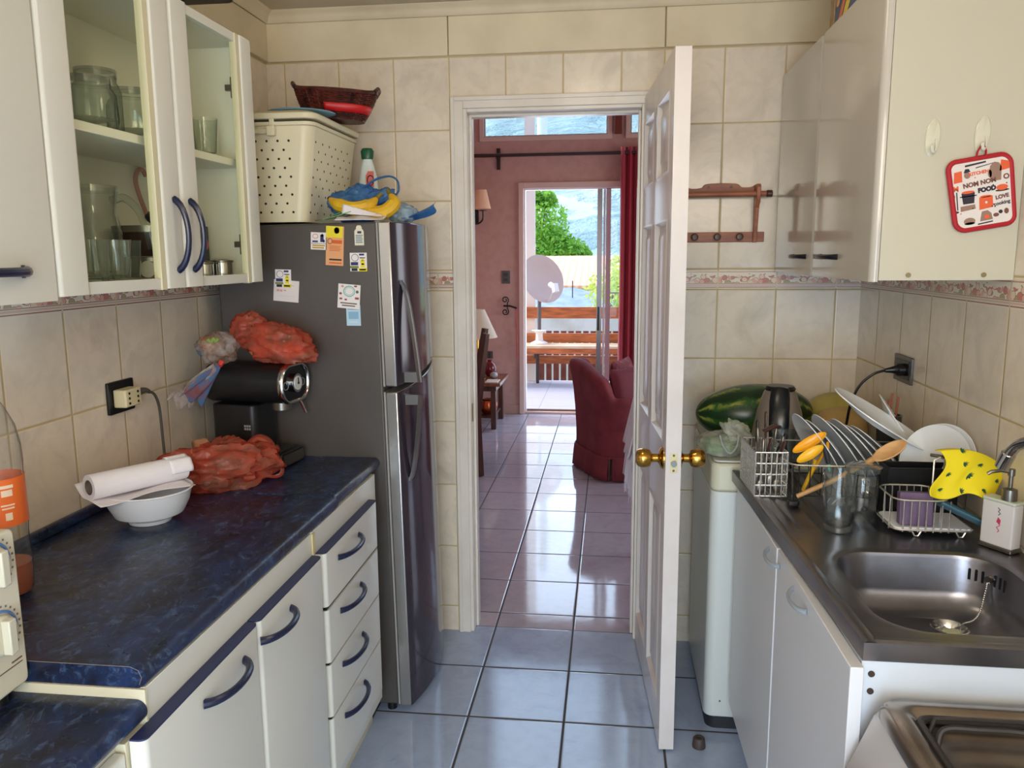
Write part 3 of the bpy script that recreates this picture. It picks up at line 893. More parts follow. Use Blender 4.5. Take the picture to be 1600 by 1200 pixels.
for k, (xx, yy) in enumerate(((-1.075, 1.575), (-1.07, 1.645), (-1.09, 1.715))):
    jar('glass_tumbler', (xx, yy, zl), .036, .088, ['squat pressed-glass tumbler on the cabinet floor nearest the left stile', 'squat pressed-glass tumbler in the middle of the front row', 'squat pressed-glass tumbler with a pale sticker, right of the front row'][k], False, ribs=8)
pt = thing('glass_pitcher', 'clear glass pitcher with a long handle on the cabinet floor', 'pitcher', (-1.165, 1.725, zl))
mb = MB()
mb.lathe([(0, .002), (.050, .002), (.056, .02), (.060, .08), (.052, .135), (.047, .150), (.049, .172), (.053, .208), (.050, .208), (.045, .172), (.043, .150), (.055, .08), (.051, .02), (0, .012)], (-1.165, 1.725, zl), 32)
mb.build('glass_body', gw, pt)
MB().tube([Vector((-1.165, 1.725, zl)) + Vector(p) for p in catm([(.02, .043, .180), (.03, .075, .188), (.045, .105, .160), (.05, .125, .11), (.052, .135, .07)], 5)], [.010 - .00015 * i for i in range(21)], 10).build('handle', gw2, pt)
MB().lathe([(.050, .196), (.0545, .196), (.0545, .210), (.050, .210)], (-1.165, 1.725, zl), 32).build('rim', Mglass('rim_glass', 244, 247, 245, 1.8, .06, .04, .95), pt)
sst = M('pan_steel', 130, 124, 116, .3, .9)
pn = thing('saucepan_stack', 'stack of steel and brown saucepans behind the middle stile', 'pan', (-1.16, 1.96, zl))
MB().lathe([(0, 0), (.070, 0), (.070, .05), (.074, .052), (.066, .05), (.066, .004), (0, .004)], (-1.175, 1.965, zl), 32).build('lower_pan', sst, pn)
MB().lathe([(0, .053), (.074, .053), (.084, .07), (.086, .125), (.082, .125), (.080, .07), (0, .057)], (-1.175, 1.965, zl), 32).build('upper_pan', M('brown_enamel', 52, 34, 28, .3), pn)
MB().lathe([(.0865, .112), (.090, .112), (.090, .128), (.0865, .128)], (-1.175, 1.965, zl), 32).build('rim', sst, pn)
MB().tube([(-1.13, 1.93, zl + .126), (-1.15, 1.92, zl + .150), (-1.18, 1.98, zl + .160), (-1.15, 2.01, zl + .130)], .009, 8).build('handle', black, pn)
rl = thing('white_grater', 'white plastic tool with a dark hole lying beside the tumblers', 'utensil', (-1.08, 1.84, zl))
MB().tube([(-1.09, 1.80, zl + .022), (-1.09, 1.90, zl + .020), (-1.10, 1.96, zl + .022)], [.020, .014, .022], 14).build('body', M('ivory_plastic', 206, 200, 184, .4), rl)
MB().cyl((-1.078, 1.812, zl + .026), (-1.066, 1.808, zl + .028), .010, n=14).build('opening', black, rl)
bx = thing('tea_box', 'small dark box with a pink round mark behind the right glass door', 'box', (-1.16, 2.165, zl))
MB().box(-1.185, -1.135, 2.155, 2.192, zl, zl + .135).build('carton', M('dark_green_carton', 46, 56, 50, .5), bx, bev=.001)
MB().cyl((-1.1349, 2.172, zl + .085), (-1.1335, 2.172, zl + .085), .015, n=18).build('round_mark', M('pink_print', 200, 84, 104, .5), bx)
for k, (xx, yy, r_, h_) in enumerate(((-1.10, 2.085, .026, .030), (-1.08, 2.150, .030, .034))):
    tn = thing('metal_tin', ['low shiny tin at the left behind the right glass door', 'low shiny tin beside the hinge behind the right glass door'][k], 'tin', (xx, yy, zl), 0, 'metal tins')
    MB().lathe([(0, 0), (r_, 0), (r_, h_), (0, h_)], (xx, yy, zl), 24).build('body', chrome, tn)
    MB().lathe([(0, h_ + .0005), (r_ + .002, h_ + .0005), (r_ + .002, h_ + .006), (r_ * .4, h_ + .010), (0, h_ + .010)], (xx, yy, zl), 24).build('lid', sst, tn)
mg = thing('hooked_ladle', 'pale pink plastic ladle hook hanging inside the cabinet', 'utensil', (-1.262, 2.06, 1.60))
MB().tube(catm([(-1.262, 2.11, 1.60), (-1.262, 2.075, 1.66), (-1.262, 2.06, 1.70), (-1.262, 2.07, 1.728), (-1.262, 2.095, 1.735), (-1.262, 2.11, 1.72)], 5), .006, 8).build('shaft', M('dusty_pink_plastic', 176, 128, 116, .4), mg)

# ---- outlet with adapter and cord on the left wall
ol = thing('wall_outlet', 'black outlet plate on the tiled left wall above the bowl', 'outlet', (-1.282, 1.938, 1.105))
MB().rbox(-1.2815, -1.2735, 1.882, 1.993, 1.098, 1.182, .004, axis=0).build('plate', black, ol, bev=.001)
ad = thing('plug_adapter', 'cream multi-way plug adapter in the left wall outlet', 'adapter', (-1.273, 1.925, 1.118))
MB().rbox(-1.273, -1.236, 1.897, 1.968, 1.116, 1.162, .006, axis=2).build('body', M('ivory', 212, 200, 160, .4), ad, bev=.003)
mb = MB()
for yy in (1.912,):
    for zz in (1.126, 1.139, 1.152): mb.cyl((-1.2361, yy, zz), (-1.2345, yy, zz), .0035, n=10)
for zz in (1.126, 1.139, 1.152): mb.cyl((-1.2361, 1.950, zz), (-1.2345, 1.950, zz), .0035, n=10)
mb.build('socket_holes', black, ad)
# ---- coffee machine
CT = Matrix.Translation((-.965, 2.215, ZT + .002)) @ Matrix.Rotation(math.radians(-8), 4, 'Z')
cm = thing('espresso_machine', 'black espresso machine with chrome-ringed control face against the fridge', 'coffee machine', (-1.07, 2.27, ZT + .002))
bk = M('satin_black', 22, 22, 24, .38)
gun = M('drip_tray_metal', 96, 92, 88, .42, .7, bump=.2, bscale=600)
mb = MB(CT); mb.rbox(-.235, -.085, .005, .135, 0, .19, .02, axis=2); mb.build('column', bk, cm, bev=.004)
mb = MB(CT); mb.rbox(-.24, 0, .0, .137, 0, .046, .012, axis=0); mb.build('tray_base', bk, cm, bev=.003)
mb = MB(CT); mb.rbox(.0005, .004, .012, .125, .008, .040, .008, axis=0); mb.build('tray_front', gun, cm)
mb = MB(CT); mb.box(-.082, -.02, .012, .128, .0462, .049); mb.build('drip_grate', gun, cm)
mb = MB(CT)
for i in range(5):
    for j in range(7): mb.cyl((-.075 + i * .012, .022 + j * .016, .0491), (-.075 + i * .012, .022 + j * .016, .0500), .0035, n=8)
mb.build('grate_holes', black, cm)
mb = MB(CT); mb.rbox(-.245, .012, -.012, .148, .195, .312, .052, axis=0, seg=8); mb.build('head', bk, cm, bev=.004)
def oval(y0, y1, z0, z1, r, seg=8):
    out = []
    for cx, cy, st in ((y1 - r, z1 - r, 0), (y0 + r, z1 - r, 1), (y0 + r, z0 + r, 2), (y1 - r, z0 + r, 3)):
        for k in range(seg + 1):
            a = (st + k / seg) * pi / 2
            out.append((cx + r * math.cos(a), cy + r * math.sin(a)))
    return out
mb = MB(CT); mb.tube([(.014, y, z) for y, z in oval(-.008, .144, .199, .308, .048)], .0065, 10, closed=True, flat=1.6); ring = mb.build('chrome_ring', chrome, cm)
mb = MB(CT); mb.rbox(.0125, .017, -.002, .138, .205, .302, .046, axis=0, seg=8); fp = mb.build('control_panel', M('gloss_black', 10, 10, 12, .1), cm)
mb = MB(CT)
mb.cyl((.017, .068, .254), (.028, .068, .254), .028, n=32); mb.build('dial_ring', chrome, fp)
mb = MB(CT); mb.cyl((.0281, .068, .254), (.030, .068, .254), .021, n=32); mb.build('gauge_face', M('gauge_white', 200, 200, 196, .3), fp)
mb = MB(CT); mb.cyl((.0301, .068, .254), (.032, .068, .254), .004, n=12).box(.0301, .0312, .066, .070, .252, .270); mb.build('needle', black, fp)
mb = MB(CT)
for yc in (.018, .112):
    mb.tube([(.0178, y, z) for y, z in oval(yc - .013, yc + .013, .240, .262, .009, 4)], .0009, 5, closed=True)
mb.build('button_outline', M('grey_print', 150, 150, 150, .5), fp)
mb = MB(CT); mb.cyl((-.03, .068, .195), (-.03, .068, .172), .030, n=24); mb.build('brew_head', sst, cm)
mb = MB(CT); mb.tube([(.0, .118, .198), (.006, .124, .180), (.014, .132, .150)], .004, 8); mb.build('steam_wand', chrome, cm)
mb = MB(CT)
T = Matrix.Translation((-.11, .0048, .115)) @ Matrix.Rotation(pi / 2, 4, 'X')
for k in range(3): mb.box(.004 - k * .008, .010 - k * .008, 0, .006, 0, .0004, T=T); mb.box(.004 - k * .008, .010 - k * .008, .009, .015, 0, .0004, T=T)
mb.build('emblem', M('grey_print', 150, 150, 150, .5), cm)

pc_ = MB().tube(catm([(-1.236, 2.004, 1.142), (-1.236, 2.028, 1.128), (-1.238, 2.048, 1.09), (-1.24, 2.056, 1.02), (-1.24, 2.060, .93), (-1.238, 2.062, .875), (-1.2, 2.075, .8735), (-1.15, 2.12, .8735)], 6), .0038, 8).build('power_cord', M('grey_rubber', 74, 70, 64, .5), cm)
MB().tube(catm([(-1.244, 1.969, 1.148), (-1.238, 1.99, 1.148), (-1.236, 2.005, 1.140)], 4), [.011, .010, .009, .008, .007, .006, .006, .0055, .005], 10).build('plug', M('grey_rubber', 74, 70, 64, .5), pc_)

# ---- plastic bags
def bag(c, r, seed, amp=.3, flat=None, T=None, nu=56, nv=32, scale=9, knots=()):
    c = Vector(c)
    mb = MB()
    def f(d):
        v = d
        return 1 + amp * (fold(v, 1.2, seed) * .45 + fold(v, 2.9, seed + 3) * .30 + fold(v, 6.5, seed + 5) * .16 + fold(v, 13, seed + 9) * .07 - .45)
    mb.ell(c, r, T, nu, nv, 0, f, None)
    for v in mb.bm.verts:
        for (kp, kr, pull) in knots:
            d = (v.co - Vector(kp)).length
            if d < kr: v.co = v.co.lerp(Vector(kp), pull * (1 - d / kr))
        if flat is not None and v.co.z < flat: v.co.z = flat + .0008 + abs(mnoise.noise(v.co * 30)) * .002
    return mb
redbag = Mplastic('red_carrier_film', 218, 108, 84, .52, .1, c2=(192, 132, 106))
rb = thing('plastic_bag', 'crumpled translucent red carrier bag lying on the blue worktop beside the bowl', 'bag', (-1.06, 2.05, ZT))
mb = bag((-1.075, 2.045, ZT + .055), (.155, .095, .070), 3, .55, ZT, Matrix.Rotation(math.radians(32), 4, 'Z'), 72, 40)
mb.build('film', redbag, rb, ang=60)
MB().tube(catm([(-.985, 2.13, ZT + .085), (-.955, 2.14, ZT + .075), (-.932, 2.135, ZT + .045), (-.925, 2.12, ZT + .020), (-.945, 2.11, ZT + .012), (-.985, 2.10, ZT + .02)], 6), [.016 - .0004 * i for i in range(31)], 8, flat=.45).build('handle_loop', redbag, rb)
MB().tube(catm([(-1.02, 2.12, ZT + .10), (-.995, 2.135, ZT + .118), (-.965, 2.14, ZT + .10), (-.95, 2.13, ZT + .06)], 6), [.020] * 19, 8, flat=.5).build('handle_loop', redbag, rb)
kp = thing('paper_bag', 'brown paper corner poking out behind the red carrier bag', 'paper', (-1.19, 2.12, ZT))
mb = MB()
mb.grid(lambda u, v: (-1.20 + .085 * u, 2.135 - .015 * u + .012 * math.sin(9 * u + 3 * v), ZT + .002 + v * (.118 - .035 * abs(u - .35) * 2 + .006 * math.sin(14 * u))), 14, 10)
mb.build('sheet', M('kraft_paper', 166, 118, 82, .8, bump=.3, bscale=80), kp, solid=.001)

topbag = thing('plastic_bag', 'knotted red carrier bag of bread rolls on top of the espresso machine', 'bag', (-1.0, 2.29, 1.187))
mb = bag((-.985, 2.285, 1.240), (.115, .070, .060), 11, .45, 1.187, Matrix.Rotation(math.radians(-4), 4, 'Z') @ Matrix.Rotation(math.radians(14), 4, 'Y'), 64, 36)
mb.build('film', redbag, topbag, ang=60)
mb = bag((-1.068, 2.275, 1.285), (.050, .040, .048), 21, .6, None, Matrix.Rotation(.5, 4, 'Y'), 48, 28)
mb.build('gathered_top', redbag, topbag, ang=60)
mb = MB()
mb.grid(lambda u, v: (-1.115 + .06 * u + .012 * math.sin(6 * v), 2.27 + .02 * math.sin(9 * u + 2 * v), 1.27 + v * (.055 - .05 * abs(u - .6))), 14, 10)
mb.build('loose_flap', redbag, topbag)
rollm = M('bread_crust', 206, 142, 84, .6, c2=(178, 108, 58), ns=10)
for k, (c, r) in enumerate((((-.945, 2.275, 1.2245), (.05, .032, .027)), ((-1.03, 2.28, 1.225), (.045, .032, .027)))):
    o = MB().ell(c, r).build('bread_roll', rollm)
    tag(o, ['bread roll inside the red bag, on the control-panel side', 'bread roll inside the red bag, on the wall side'][k], 'bread', 'bread rolls in the red bag on the espresso machine')
bb = thing('bread_bag', 'clear printed bread bag twisted shut with a red tie, hanging off the espresso machine', 'bag', (-1.17, 2.22, 1.187))
clear = Mplastic('clear_film', 206, 200, 196, .52, .1, c2=(188, 150, 128))
clearblue = Mplastic('blue_printed_film', 96, 142, 190, .30, .12, c2=(190, 120, 112))
mb = bag((-1.155, 2.245, 1.232), (.060, .058, .048), 31, .4, 1.187, None, 48, 28); mb.build('film', clear, bb, ang=60)
MB().ell((-1.172, 2.235, 1.245), (.036, .032, .026), Matrix.Rotation(.3, 4, 'Y')).build('printed_bun', rollm, bb)
mb = MB()
mb.tube(catm([(-1.168, 2.1995, 1.252), (-1.160, 2.199, 1.262), (-1.152, 2.199, 1.254), (-1.145, 2.199, 1.266), (-1.137, 2.199, 1.258), (-1.13, 2.199, 1.268)], 3), .005, 8)
mb.build('printed_leaf', M('leaf_print', 140, 160, 74, .5), bb)
MB().tube([(-1.122, 2.185, 1.190), (-1.116, 2.178, 1.196), (-1.112, 2.180, 1.204)], .0075, 8).build('twist_tie', M('red_tie', 206, 60, 46, .4), bb)
mb = MB()
def tail(u, v):
    w = .012 + .075 * v ** .9
    x = -1.118 - .070 * v + (u - .5) * w * .5 * math.cos(v)
    y = 2.180 - .055 * v + (u - .5) * w * .9
    z = 1.196 - .075 * v - .045 * u * v + .010 * math.sin(12 * u + 5 * v) * v
    return (x, y, z)
mb.grid(tail, 22, 22); mb.build('twisted_tail', clearblue, bb, solid=.0008)
mb = MB()
mb.grid(lambda u, v: (lambda p: (p[0] - .010 - .022 * v, p[1] - .012, p[2] - .01 + .012 * math.sin(9 * u)))(tail(u, v)), 18, 18)
mb.build('outer_tail', clear, bb, solid=.0008)
bluep = MB(); bluep.ell((-1.212, 2.255, 1.232), (.016, .02, .026)); bluep.build('blue_corner', Mplastic('blue_film', 92, 150, 200, .25), bb)

# ---- bowl with the kitchen roll
bw = thing('plastic_bowl', 'white bowl on the blue worktop holding the kitchen roll', 'bowl', (-1.10, 1.745, ZT))
MB().lathe([(0, .004), (.040, .004), (.044, 0), (.048, .001), (.052, .010), (.078, .022), (.092, .050), (.099, .078), (.103, .080), (.101, .083), (.096, .080), (.088, .052), (.074, .026), (.046, .014), (0, .012)], (-1.10, 1.745, ZT), 48).build('body', M('white_plastic', 214, 216, 222, .25), bw)
rt = thing('kitchen_roll', 'white kitchen paper roll lying across the white bowl', 'paper towel', (-1.10, 1.74, ZT + .085))
RA, RB = Vector((-1.168, 1.625, ZT + .116)), Vector((-1.052, 1.825, ZT + .114))
T, L = align(RA, RB)
papr = M('tissue_paper', 232, 226, 230, .85, bump=.3, bscale=160)
mb = MB(); mb.lathe([(.0175, 0), (.029, 0), (.0295, .002), (.0295, L - .002), (.029, L), (.0175, L), (.0175, 0)], n=36, T=T, m=0); mb.build('roll', papr, rt)
mb = MB(); mb.lathe([(.0162, -.0005), (.0173, -.0005), (.0173, L + .0005), (.0162, L + .0005), (.0162, -.0005)], n=30, T=T); mb.build('core', M('cardboard_core', 120, 104, 92, .8), rt)
mb = MB()
ax = (RB - RA).normalized(); side = ax.cross(Vector((0, 0, 1))).normalized()
def sheet(u, v):
    p = RA + ax * (L * (u * 1.0) - .004)
    if v < .35:
        a = v / .35
        q = side * (-.058 + .024 * a) + Vector((0, 0, .010 + .026 * math.sin(a * 2.2)))
    else:
        a = (v - .35) / .65
        q = side * (-.036 + .088 * a) + Vector((0, 0, -.034 - .004 * a + .006 * math.sin(u * 9) * a))
    return p + q
mb.grid(lambda u, v: RA + ax * (L * u - .004) + side * (-.060 + .118 * v) + Vector((0, 0, -.0315 + .030 * max(0, (.30 - v) / .3) ** 1.2 + .004 * math.sin(7 * u + 4 * v))), 24, 20)
mb.build('loose_sheet', papr, rt, solid=.0008)
mb = MB()
mb.grid(lambda u, v: RA + ax * (L * (.80 + .24 * u)) + side * (.0302 * math.cos(-.2 + 2.2 * v) * (1 + .05 * u)) + Vector((0, 0, .0306 * math.sin(-.2 + 2.2 * v) + .002 * math.sin(16 * v))), 8, 18)
mb.build('torn_edge', papr, rt, solid=.0008)

# ---- countertop oven at the left edge
ov = thing('countertop_oven', 'cream countertop oven with two blue-marked dials at the left edge', 'oven', (-1.08, .90, .817))
OT = Matrix.Translation((-.905, 1.076, .843)) @ Matrix.Rotation(math.radians(2), 4, 'Z')
ivory = M('oven_ivory', 214, 208, 188, .35)
mb = MB(OT); mb.rbox(-.30, 0, -.46, 0, 0, .250, .010, axis=0); mb.build('body', ivory, ov, bev=.003)
mb = MB(OT); mb.box(.0002, .006, -.455, -.115, .03, .235); mb.build('door', M('dark_oven_glass', 30, 30, 32, .1), ov, bev=.002)
for i, zc in enumerate((.205, .098)):
    mb = MB(OT)
    mb.tube([(.0012, -.052 + .036 * math.cos(a), zc + .036 * math.sin(a)) for a in [-.9 + 2.6 * k / 20 for k in range(21)]], .0022, 6); mb.build('blue_scale', M('dial_blue', 90, 130, 190, .5), ov)
    mb = MB(OT); T = Matrix.Rotation(pi / 2, 4, 'Y')
    mb.lathe([(0, 0), (.031, 0), (.031, .006), (.027, .010), (0, .010)], (.001, -.052, zc), 30, T=T).box(.010, .024, -.060, -.044, zc - .027, zc + .027)
    mb.build('dial', M('dial_ivory', 206, 202, 182, .35), ov, bev=.002)
    mb = MB(OT)
    for k in range(13):
        a = -1.1 + 3.0 * k / 12
        mb.box(.0012, .0018, -.0015 - .052 + .043 * math.cos(a), .0015 - .052 + .043 * math.cos(a), zc + .043 * math.sin(a) - .001, zc + .043 * math.sin(a) + .002)
    mb.build('scale_marks', M('grey_print2', 110, 106, 100, .5), ov)
mb = MB(OT); mb.box(.0003, .0012, -.46, -.012, .0375, .039); mb.box(.0003, .0012, -.034, -.012, .044, .0462); mb.build('brown_line', M('brown_print', 120, 96, 70, .5), ov)
for xx in (-.27, -.03):
    for yy in (-.43, -.03):
        MB(OT).cyl((xx, yy, -.0255), (xx, yy, 0), .012, n=12).build('foot', black, ov)

# ---- soda bottle behind the oven
bo = thing('soda_bottle', 'clear soda bottle with an orange label and orange drink behind the cream oven', 'bottle', (-1.13, 1.315, ZT))
bc0 = (-1.130, 1.315, ZT)
MB().lathe([(0, .004), (.036, .001), (.044, .012), (.046, .05), (.044, .12), (.0455, .14), (.0455, .235), (.047, .26), (.046, .29), (.040, .325), (.026, .36), (.014, .38), (.013, .40), (0, .40)], bc0, 36).build('plastic_body', Mglass('pet', 244, 243, 240, 1.6, .05, .06, .95), bo)
MB().lathe([(0, .006), (.040, .006), (.044, .02), (.0445, .05), (.0445, .062), (0, .062)], bc0, 36).build('drink', M('orange_drink', 176, 84, 40, .2), bo)
MB().lathe([(.0462, .142), (.0466, .142), (.0466, .232), (.0462, .232)], bc0, 48).build('label', M('orange_label', 232, 110, 44, .4), bo)
mb = MB()
for zz, h, w_ in ((.215, .006, .5), (.20, .012, .4), (.182, .003, .5), (.176, .003, .45), (.155, .014, .25)):
    mb.grid(lambda u, v: (bc0[0] + .0470 * math.cos(-.55 + (u - .5) * w_), bc0[1] + .0470 * math.sin(-.55 + (u - .5) * w_), bc0[2] + zz + h * v), 8, 2)
mb.build('label_print', M('label_white', 236, 214, 190, .5), bo)
MB().lathe([(0, .398), (.0155, .398), (.0155, .418), (0, .418)], bc0, 20).build('cap', M('orange_cap', 226, 110, 30, .4), bo)

# ---- on top of the fridge
ZF = 1.6055
hp = thing('laundry_hamper', 'beige lidded plastic hamper with drilled dots on top of the fridge', 'hamper', (-1.06, 2.64, ZF))
beige = M('hamper_plastic', 214, 204, 172, .4)
def ring_loft(mb, secs, m=0, r=.03, seg=5, cap=(True, True)):
    rings = []
    for (x0, x1, y0, y1, z) in secs:
        pts = []
        for cx, cy, st in ((x1 - r, y1 - r, 0), (x0 + r, y1 - r, 1), (x0 + r, y0 + r, 2), (x1 - r, y0 + r, 3)):
            for k in range(seg + 1):
                a = (st + k / seg) * pi / 2
                pts.append((cx + r * math.cos(a), cy + r * math.sin(a), z))
        rings.append(pts)
    n = len(rings[0])
    vs = [p for rr in rings for p in rr]
    fs = [(i * n + j, i * n + (j + 1) % n, (i + 1) * n + (j + 1) % n, (i + 1) * n + j) for i in range(len(rings) - 1) for j in range(n)]
    if cap[0]: fs.append(tuple(range(n))[::-1])
    if cap[1]: fs.append(tuple(range((len(rings) - 1) * n, len(rings) * n)))
    mb._add(vs, fs, m)
HX0, HX1, HY0, HY1 = -1.20, -.908, 2.415, 2.86
mb = MB(); ring_loft(mb, [(HX0 + .03, HX1 - .028, HY0 + .015, HY1 - .03, ZF), (HX0, HX1 + .008, HY0, HY1, ZF + .285), (HX0 - .006, HX1 + .014, HY0 - .006, HY1 + .006, ZF + .287), (HX0 - .006, HX1 + .014, HY0 - .006, HY1 + .006, ZF + .297)], r=.035)
for r_ in range(9):
    for c_ in range(6):
        z = ZF + .030 + r_ * .0265
        x = -1.150 + c_ * .035 + (.0175 if r_ % 2 else 0) - (ZF + .15 - z) * .0
        k = (z - ZF) / .285
        if x < -.965: mb.cyl((x, HY0 + .0148 * (1 - k) - .0006, z), (x, HY0 + .0148 * (1 - k) + .002, z), .0038, n=10, m=1)
        y = 2.46 + c_ * .06 + (.03 if r_ % 2 else 0)
        if y < 2.80:
            xs = (HX1 - .028) * (1 - k) + (HX1 + .008) * k
            mb.cyl((xs + .0006, y, z), (xs - .002, y, z), .0036, n=10, m=1)
mb.build('tub', [beige, M('hole_dark', 40, 34, 26, .9)], hp, merge=False)
mb = MB()
LT = Matrix.Translation((0, HY0, ZF + .310)) @ Matrix.Rotation(math.radians(0), 4, 'X')
ring_loft(mb, [(HX0 - .012, HX1 + .020, HY0 - .012, HY1 + .012, ZF + .305), (HX0 - .012, HX1 + .022, HY0 - .012, HY1 + .012, ZF + .322), (HX0 + .01, HX1 - .004, HY0 + .01, HY1 - .01, ZF + .332)], r=.04)
mb.build('lid', beige, hp, bev=.003)
mb = MB()
mb.rbox(-1.10, -1.025, HY0 - .012, HY0 - .004, ZF + .262, ZF + .278, .004, axis=1).rbox(-1.035, -1.01, HY0 - .022, HY0 - .004, ZF + .255, ZF + .284, .004, axis=1)
mb.box(-1.03, -1.015, HY0 - .010, HY0 - .002, ZF + .28, ZF + .306)
mb.build('latch', beige, hp, bev=.002)
# dish and wicker basket on the hamper lid
pl = thing('plate', 'flat pale blue plate on the hamper lid under the wicker basket', 'plate', (-.985, 2.56, ZF + .333))
MB().lathe([(0, 0), (.07, 0), (.105, .008), (.108, .012), (.10, .012), (.068, .004), (0, .004)], (-.985, 2.56, ZF + .333), 44).build('dish', M('pale_blue_plastic', 110, 150, 168, .35), pl)
wk = thing('wicker_basket', 'dark brown wicker basket with a red ribbon on the hamper lid', 'basket', (-.915, 2.66, ZF + .338))
WKM = M('dark_wicker', 92, 38, 26, .42, c2=(40, 16, 12), ns=40)
BT = Matrix.Translation((-.905, 2.655, ZF + .337)) @ Matrix.Rotation(math.radians(14), 4, 'Z') @ Matrix.Rotation(math.radians(3), 4, 'Y')
mb = MB(BT)
def wring(k, ph=0):
    """k: 0 bottom to 1 rim; oval ring flaring towards the ends"""
    return [((.088 + .042 * k ** .8) * math.copysign(abs(math.cos(a)) ** .75, math.cos(a)), (.058 + .034 * k) * math.copysign(abs(math.sin(a)) ** .8, math.sin(a)), .078 * k + (.012 * k ** 3) * abs(math.cos(a)) ** 6) for a in [2 * pi * i / 60 for i in range(60)]]
for q in range(16):
    k = q / 15
    ring_ = wring(k)
    ring_ = [(x * (1 + .022 * (1 if (i + q) % 2 else -1)), y * (1 + .03 * (1 if (i + q) % 2 else -1)), z) for i, (x, y, z) in enumerate(ring_)]
    mb.tube(ring_, .0036, 5, closed=True)
mb.tube(wring(1.03), .0065, 7, closed=True)
mb.prism([(.095 * math.cos(a), .060 * math.sin(a)) for a in [2 * pi * i / 30 for i in range(30)]], -.003, .002)
for i in range(0, 60, 3):
    mb.tube([wring(k)[i] for k in (0, .33, .66, 1)], .0022, 4)
mb.build('weave', WKM, wk)
mb = MB(BT)
for sx in (-1, 1):
    mb.tube([(sx * .126, -.045, .088), (sx * .136, -.02, .103), (sx * .138, .02, .103), (sx * .126, .045, .088)], .0075, 7)
mb.build('handle', WKM, wk)
mb = MB(BT)
mb.grid(lambda u, v: (lambda a, k: ((.088 + .042 * k ** .8 + .006) * math.copysign(abs(math.cos(a)) ** .75, math.cos(a)), (.058 + .034 * k + .006) * math.copysign(abs(math.sin(a)) ** .8, math.sin(a)), .078 * k))(-1.75 + 1.7 * u, .22 + .32 * v), 30, 3)
mb.build('ribbon', M('red_ribbon', 190, 26, 30, .45), wk, solid=.0015)

# cleaner bottle
cl = thing('cleaner_bottle', 'white cleaner bottle with a green cap beside the hamper', 'bottle', (-.868, 2.88, ZF))
cc = (-.865, 2.862, ZF)
MB().lathe([(0, 0), (.034, 0), (.036, .01), (.036, .13), (.033, .17), (.024, .21), (.017, .232), (.017, .24), (0, .24)], cc, 30, sy=.7).build('body', M('bottle_white', 214, 226, 222, .3), cl)
MB().lathe([(.0175, .234), (.021, .236), (.024, .262), (.018, .272), (0, .273)], cc, 24, sy=.8).build('cap', M('bottle_green', 22, 84, 56, .35), cl)
LBT = Matrix.Translation((cc[0] + .012, cc[1] - .0265, ZF + .165)) @ Matrix.Rotation(math.radians(22), 4, 'Z') @ Matrix.Rotation(pi / 2, 4, 'X')
MB().prism([(-.012, -.028), (.016, -.028), (.016, .026), (-.004, .026), (-.012, .010)], -.003, .0015, LBT).build('label', M('label_red', 206, 90, 80, .5), cl)
MB().tube([LBT @ Vector((.004 + .011 * math.cos(a), -.006 + .017 * math.sin(a), .002)) for a in [2 * pi * k / 20 for k in range(20)]], .0016, 5, closed=True).build('emblem', black, cl)

# bananas (each its own fruit), blue bag, paper, leaves
yel = M('banana_skin', 232, 190, 40, .45, c2=(206, 158, 34), ns=9)
tipm = M('banana_tip', 50, 36, 22, .7)
def banana(pts, r, label):
    t = thing('banana', label, 'banana', tuple(pts[0]), 0, 'bananas')
    P = catm(pts, 8); n = len(P)
    rs = [r * min(1, (.28 + 2.6 * (i / (n - 1))) if i / (n - 1) < .28 else 1, (.22 + 3.2 * (1 - i / (n - 1)))) for i in range(n)]
    MB().tube(P, rs, 10).build('fruit', yel, t)
    d = (P[0] - P[1]).normalized()
    MB().tube([P[0] + d * .006, P[0], P[1]], [r * .22, r * .33, r * .40], 8).build('blossom_end', tipm, t)
    d = (P[-1] - P[-2]).normalized()
    MB().tube([P[-2], P[-1], P[-1] + d * .02], [r * .42, r * .30, r * .26], 8).build('stem', M('banana_stem', 120, 104, 30, .6), t)
banana([(-.880, 2.49, 1.678), (-.85, 2.475, 1.660), (-.80, 2.465, 1.646), (-.75, 2.475, 1.655), (-.725, 2.49, 1.680)], .0215, 'upper banana curving over the blue bag')
banana([(-.80, 2.478, 1.627), (-.75, 2.472, 1.629), (-.70, 2.478, 1.636), (-.672, 2.488, 1.662), (-.688, 2.503, 1.690)], .0225, 'lower banana hooking round to the front edge of the fridge')
bluef = Mplastic('blue_carrier_film', 104, 156, 206, .48, .12)
bb2 = thing('plastic_bag', 'blue carrier bag bunched behind the bananas', 'bag', (-.80, 2.56, ZF))
bag((-.815, 2.565, ZF + .055), (.085, .055, .060), 41, .5, ZF, None, 56, 30).build('film', bluef, bb2, ang=60)
MB().tube(catm([(-.80, 2.54, 1.70), (-.75, 2.535, 1.735), (-.70, 2.535, 1.748), (-.672, 2.535, 1.735), (-.668, 2.535, 1.705), (-.678, 2.535, 1.69)], 6), [.009] * 31, 8, flat=.35).build('handle_loop', bluef, bb2)
bag((-.74, 2.55, ZF + .075), (.055, .03, .028), 47, .5, None, Matrix.Rotation(-.35, 4, 'Y'), 40, 22).build('gathered_top', bluef, bb2, ang=60)
bt_ = thing('plastic_bag', 'loose end of a pale blue bag sticking out past the bananas', 'bag', (-.62, 2.56, ZF))
bag((-.665, 2.56, ZF + .028), (.045, .035, .030), 51, .5, ZF, None, 40, 22).build('film', Mplastic('pale_blue_film', 180, 200, 214, .35), bt_, ang=60)
mb = MB(); mb.grid(lambda u, v: (-.66 + .105 * u, 2.545 + .02 * math.sin(7 * v) + .008 * math.sin(9 * u), ZF + .006 + .028 * u * u + (v - .2) * (.012 + .024 * u)), 16, 10)
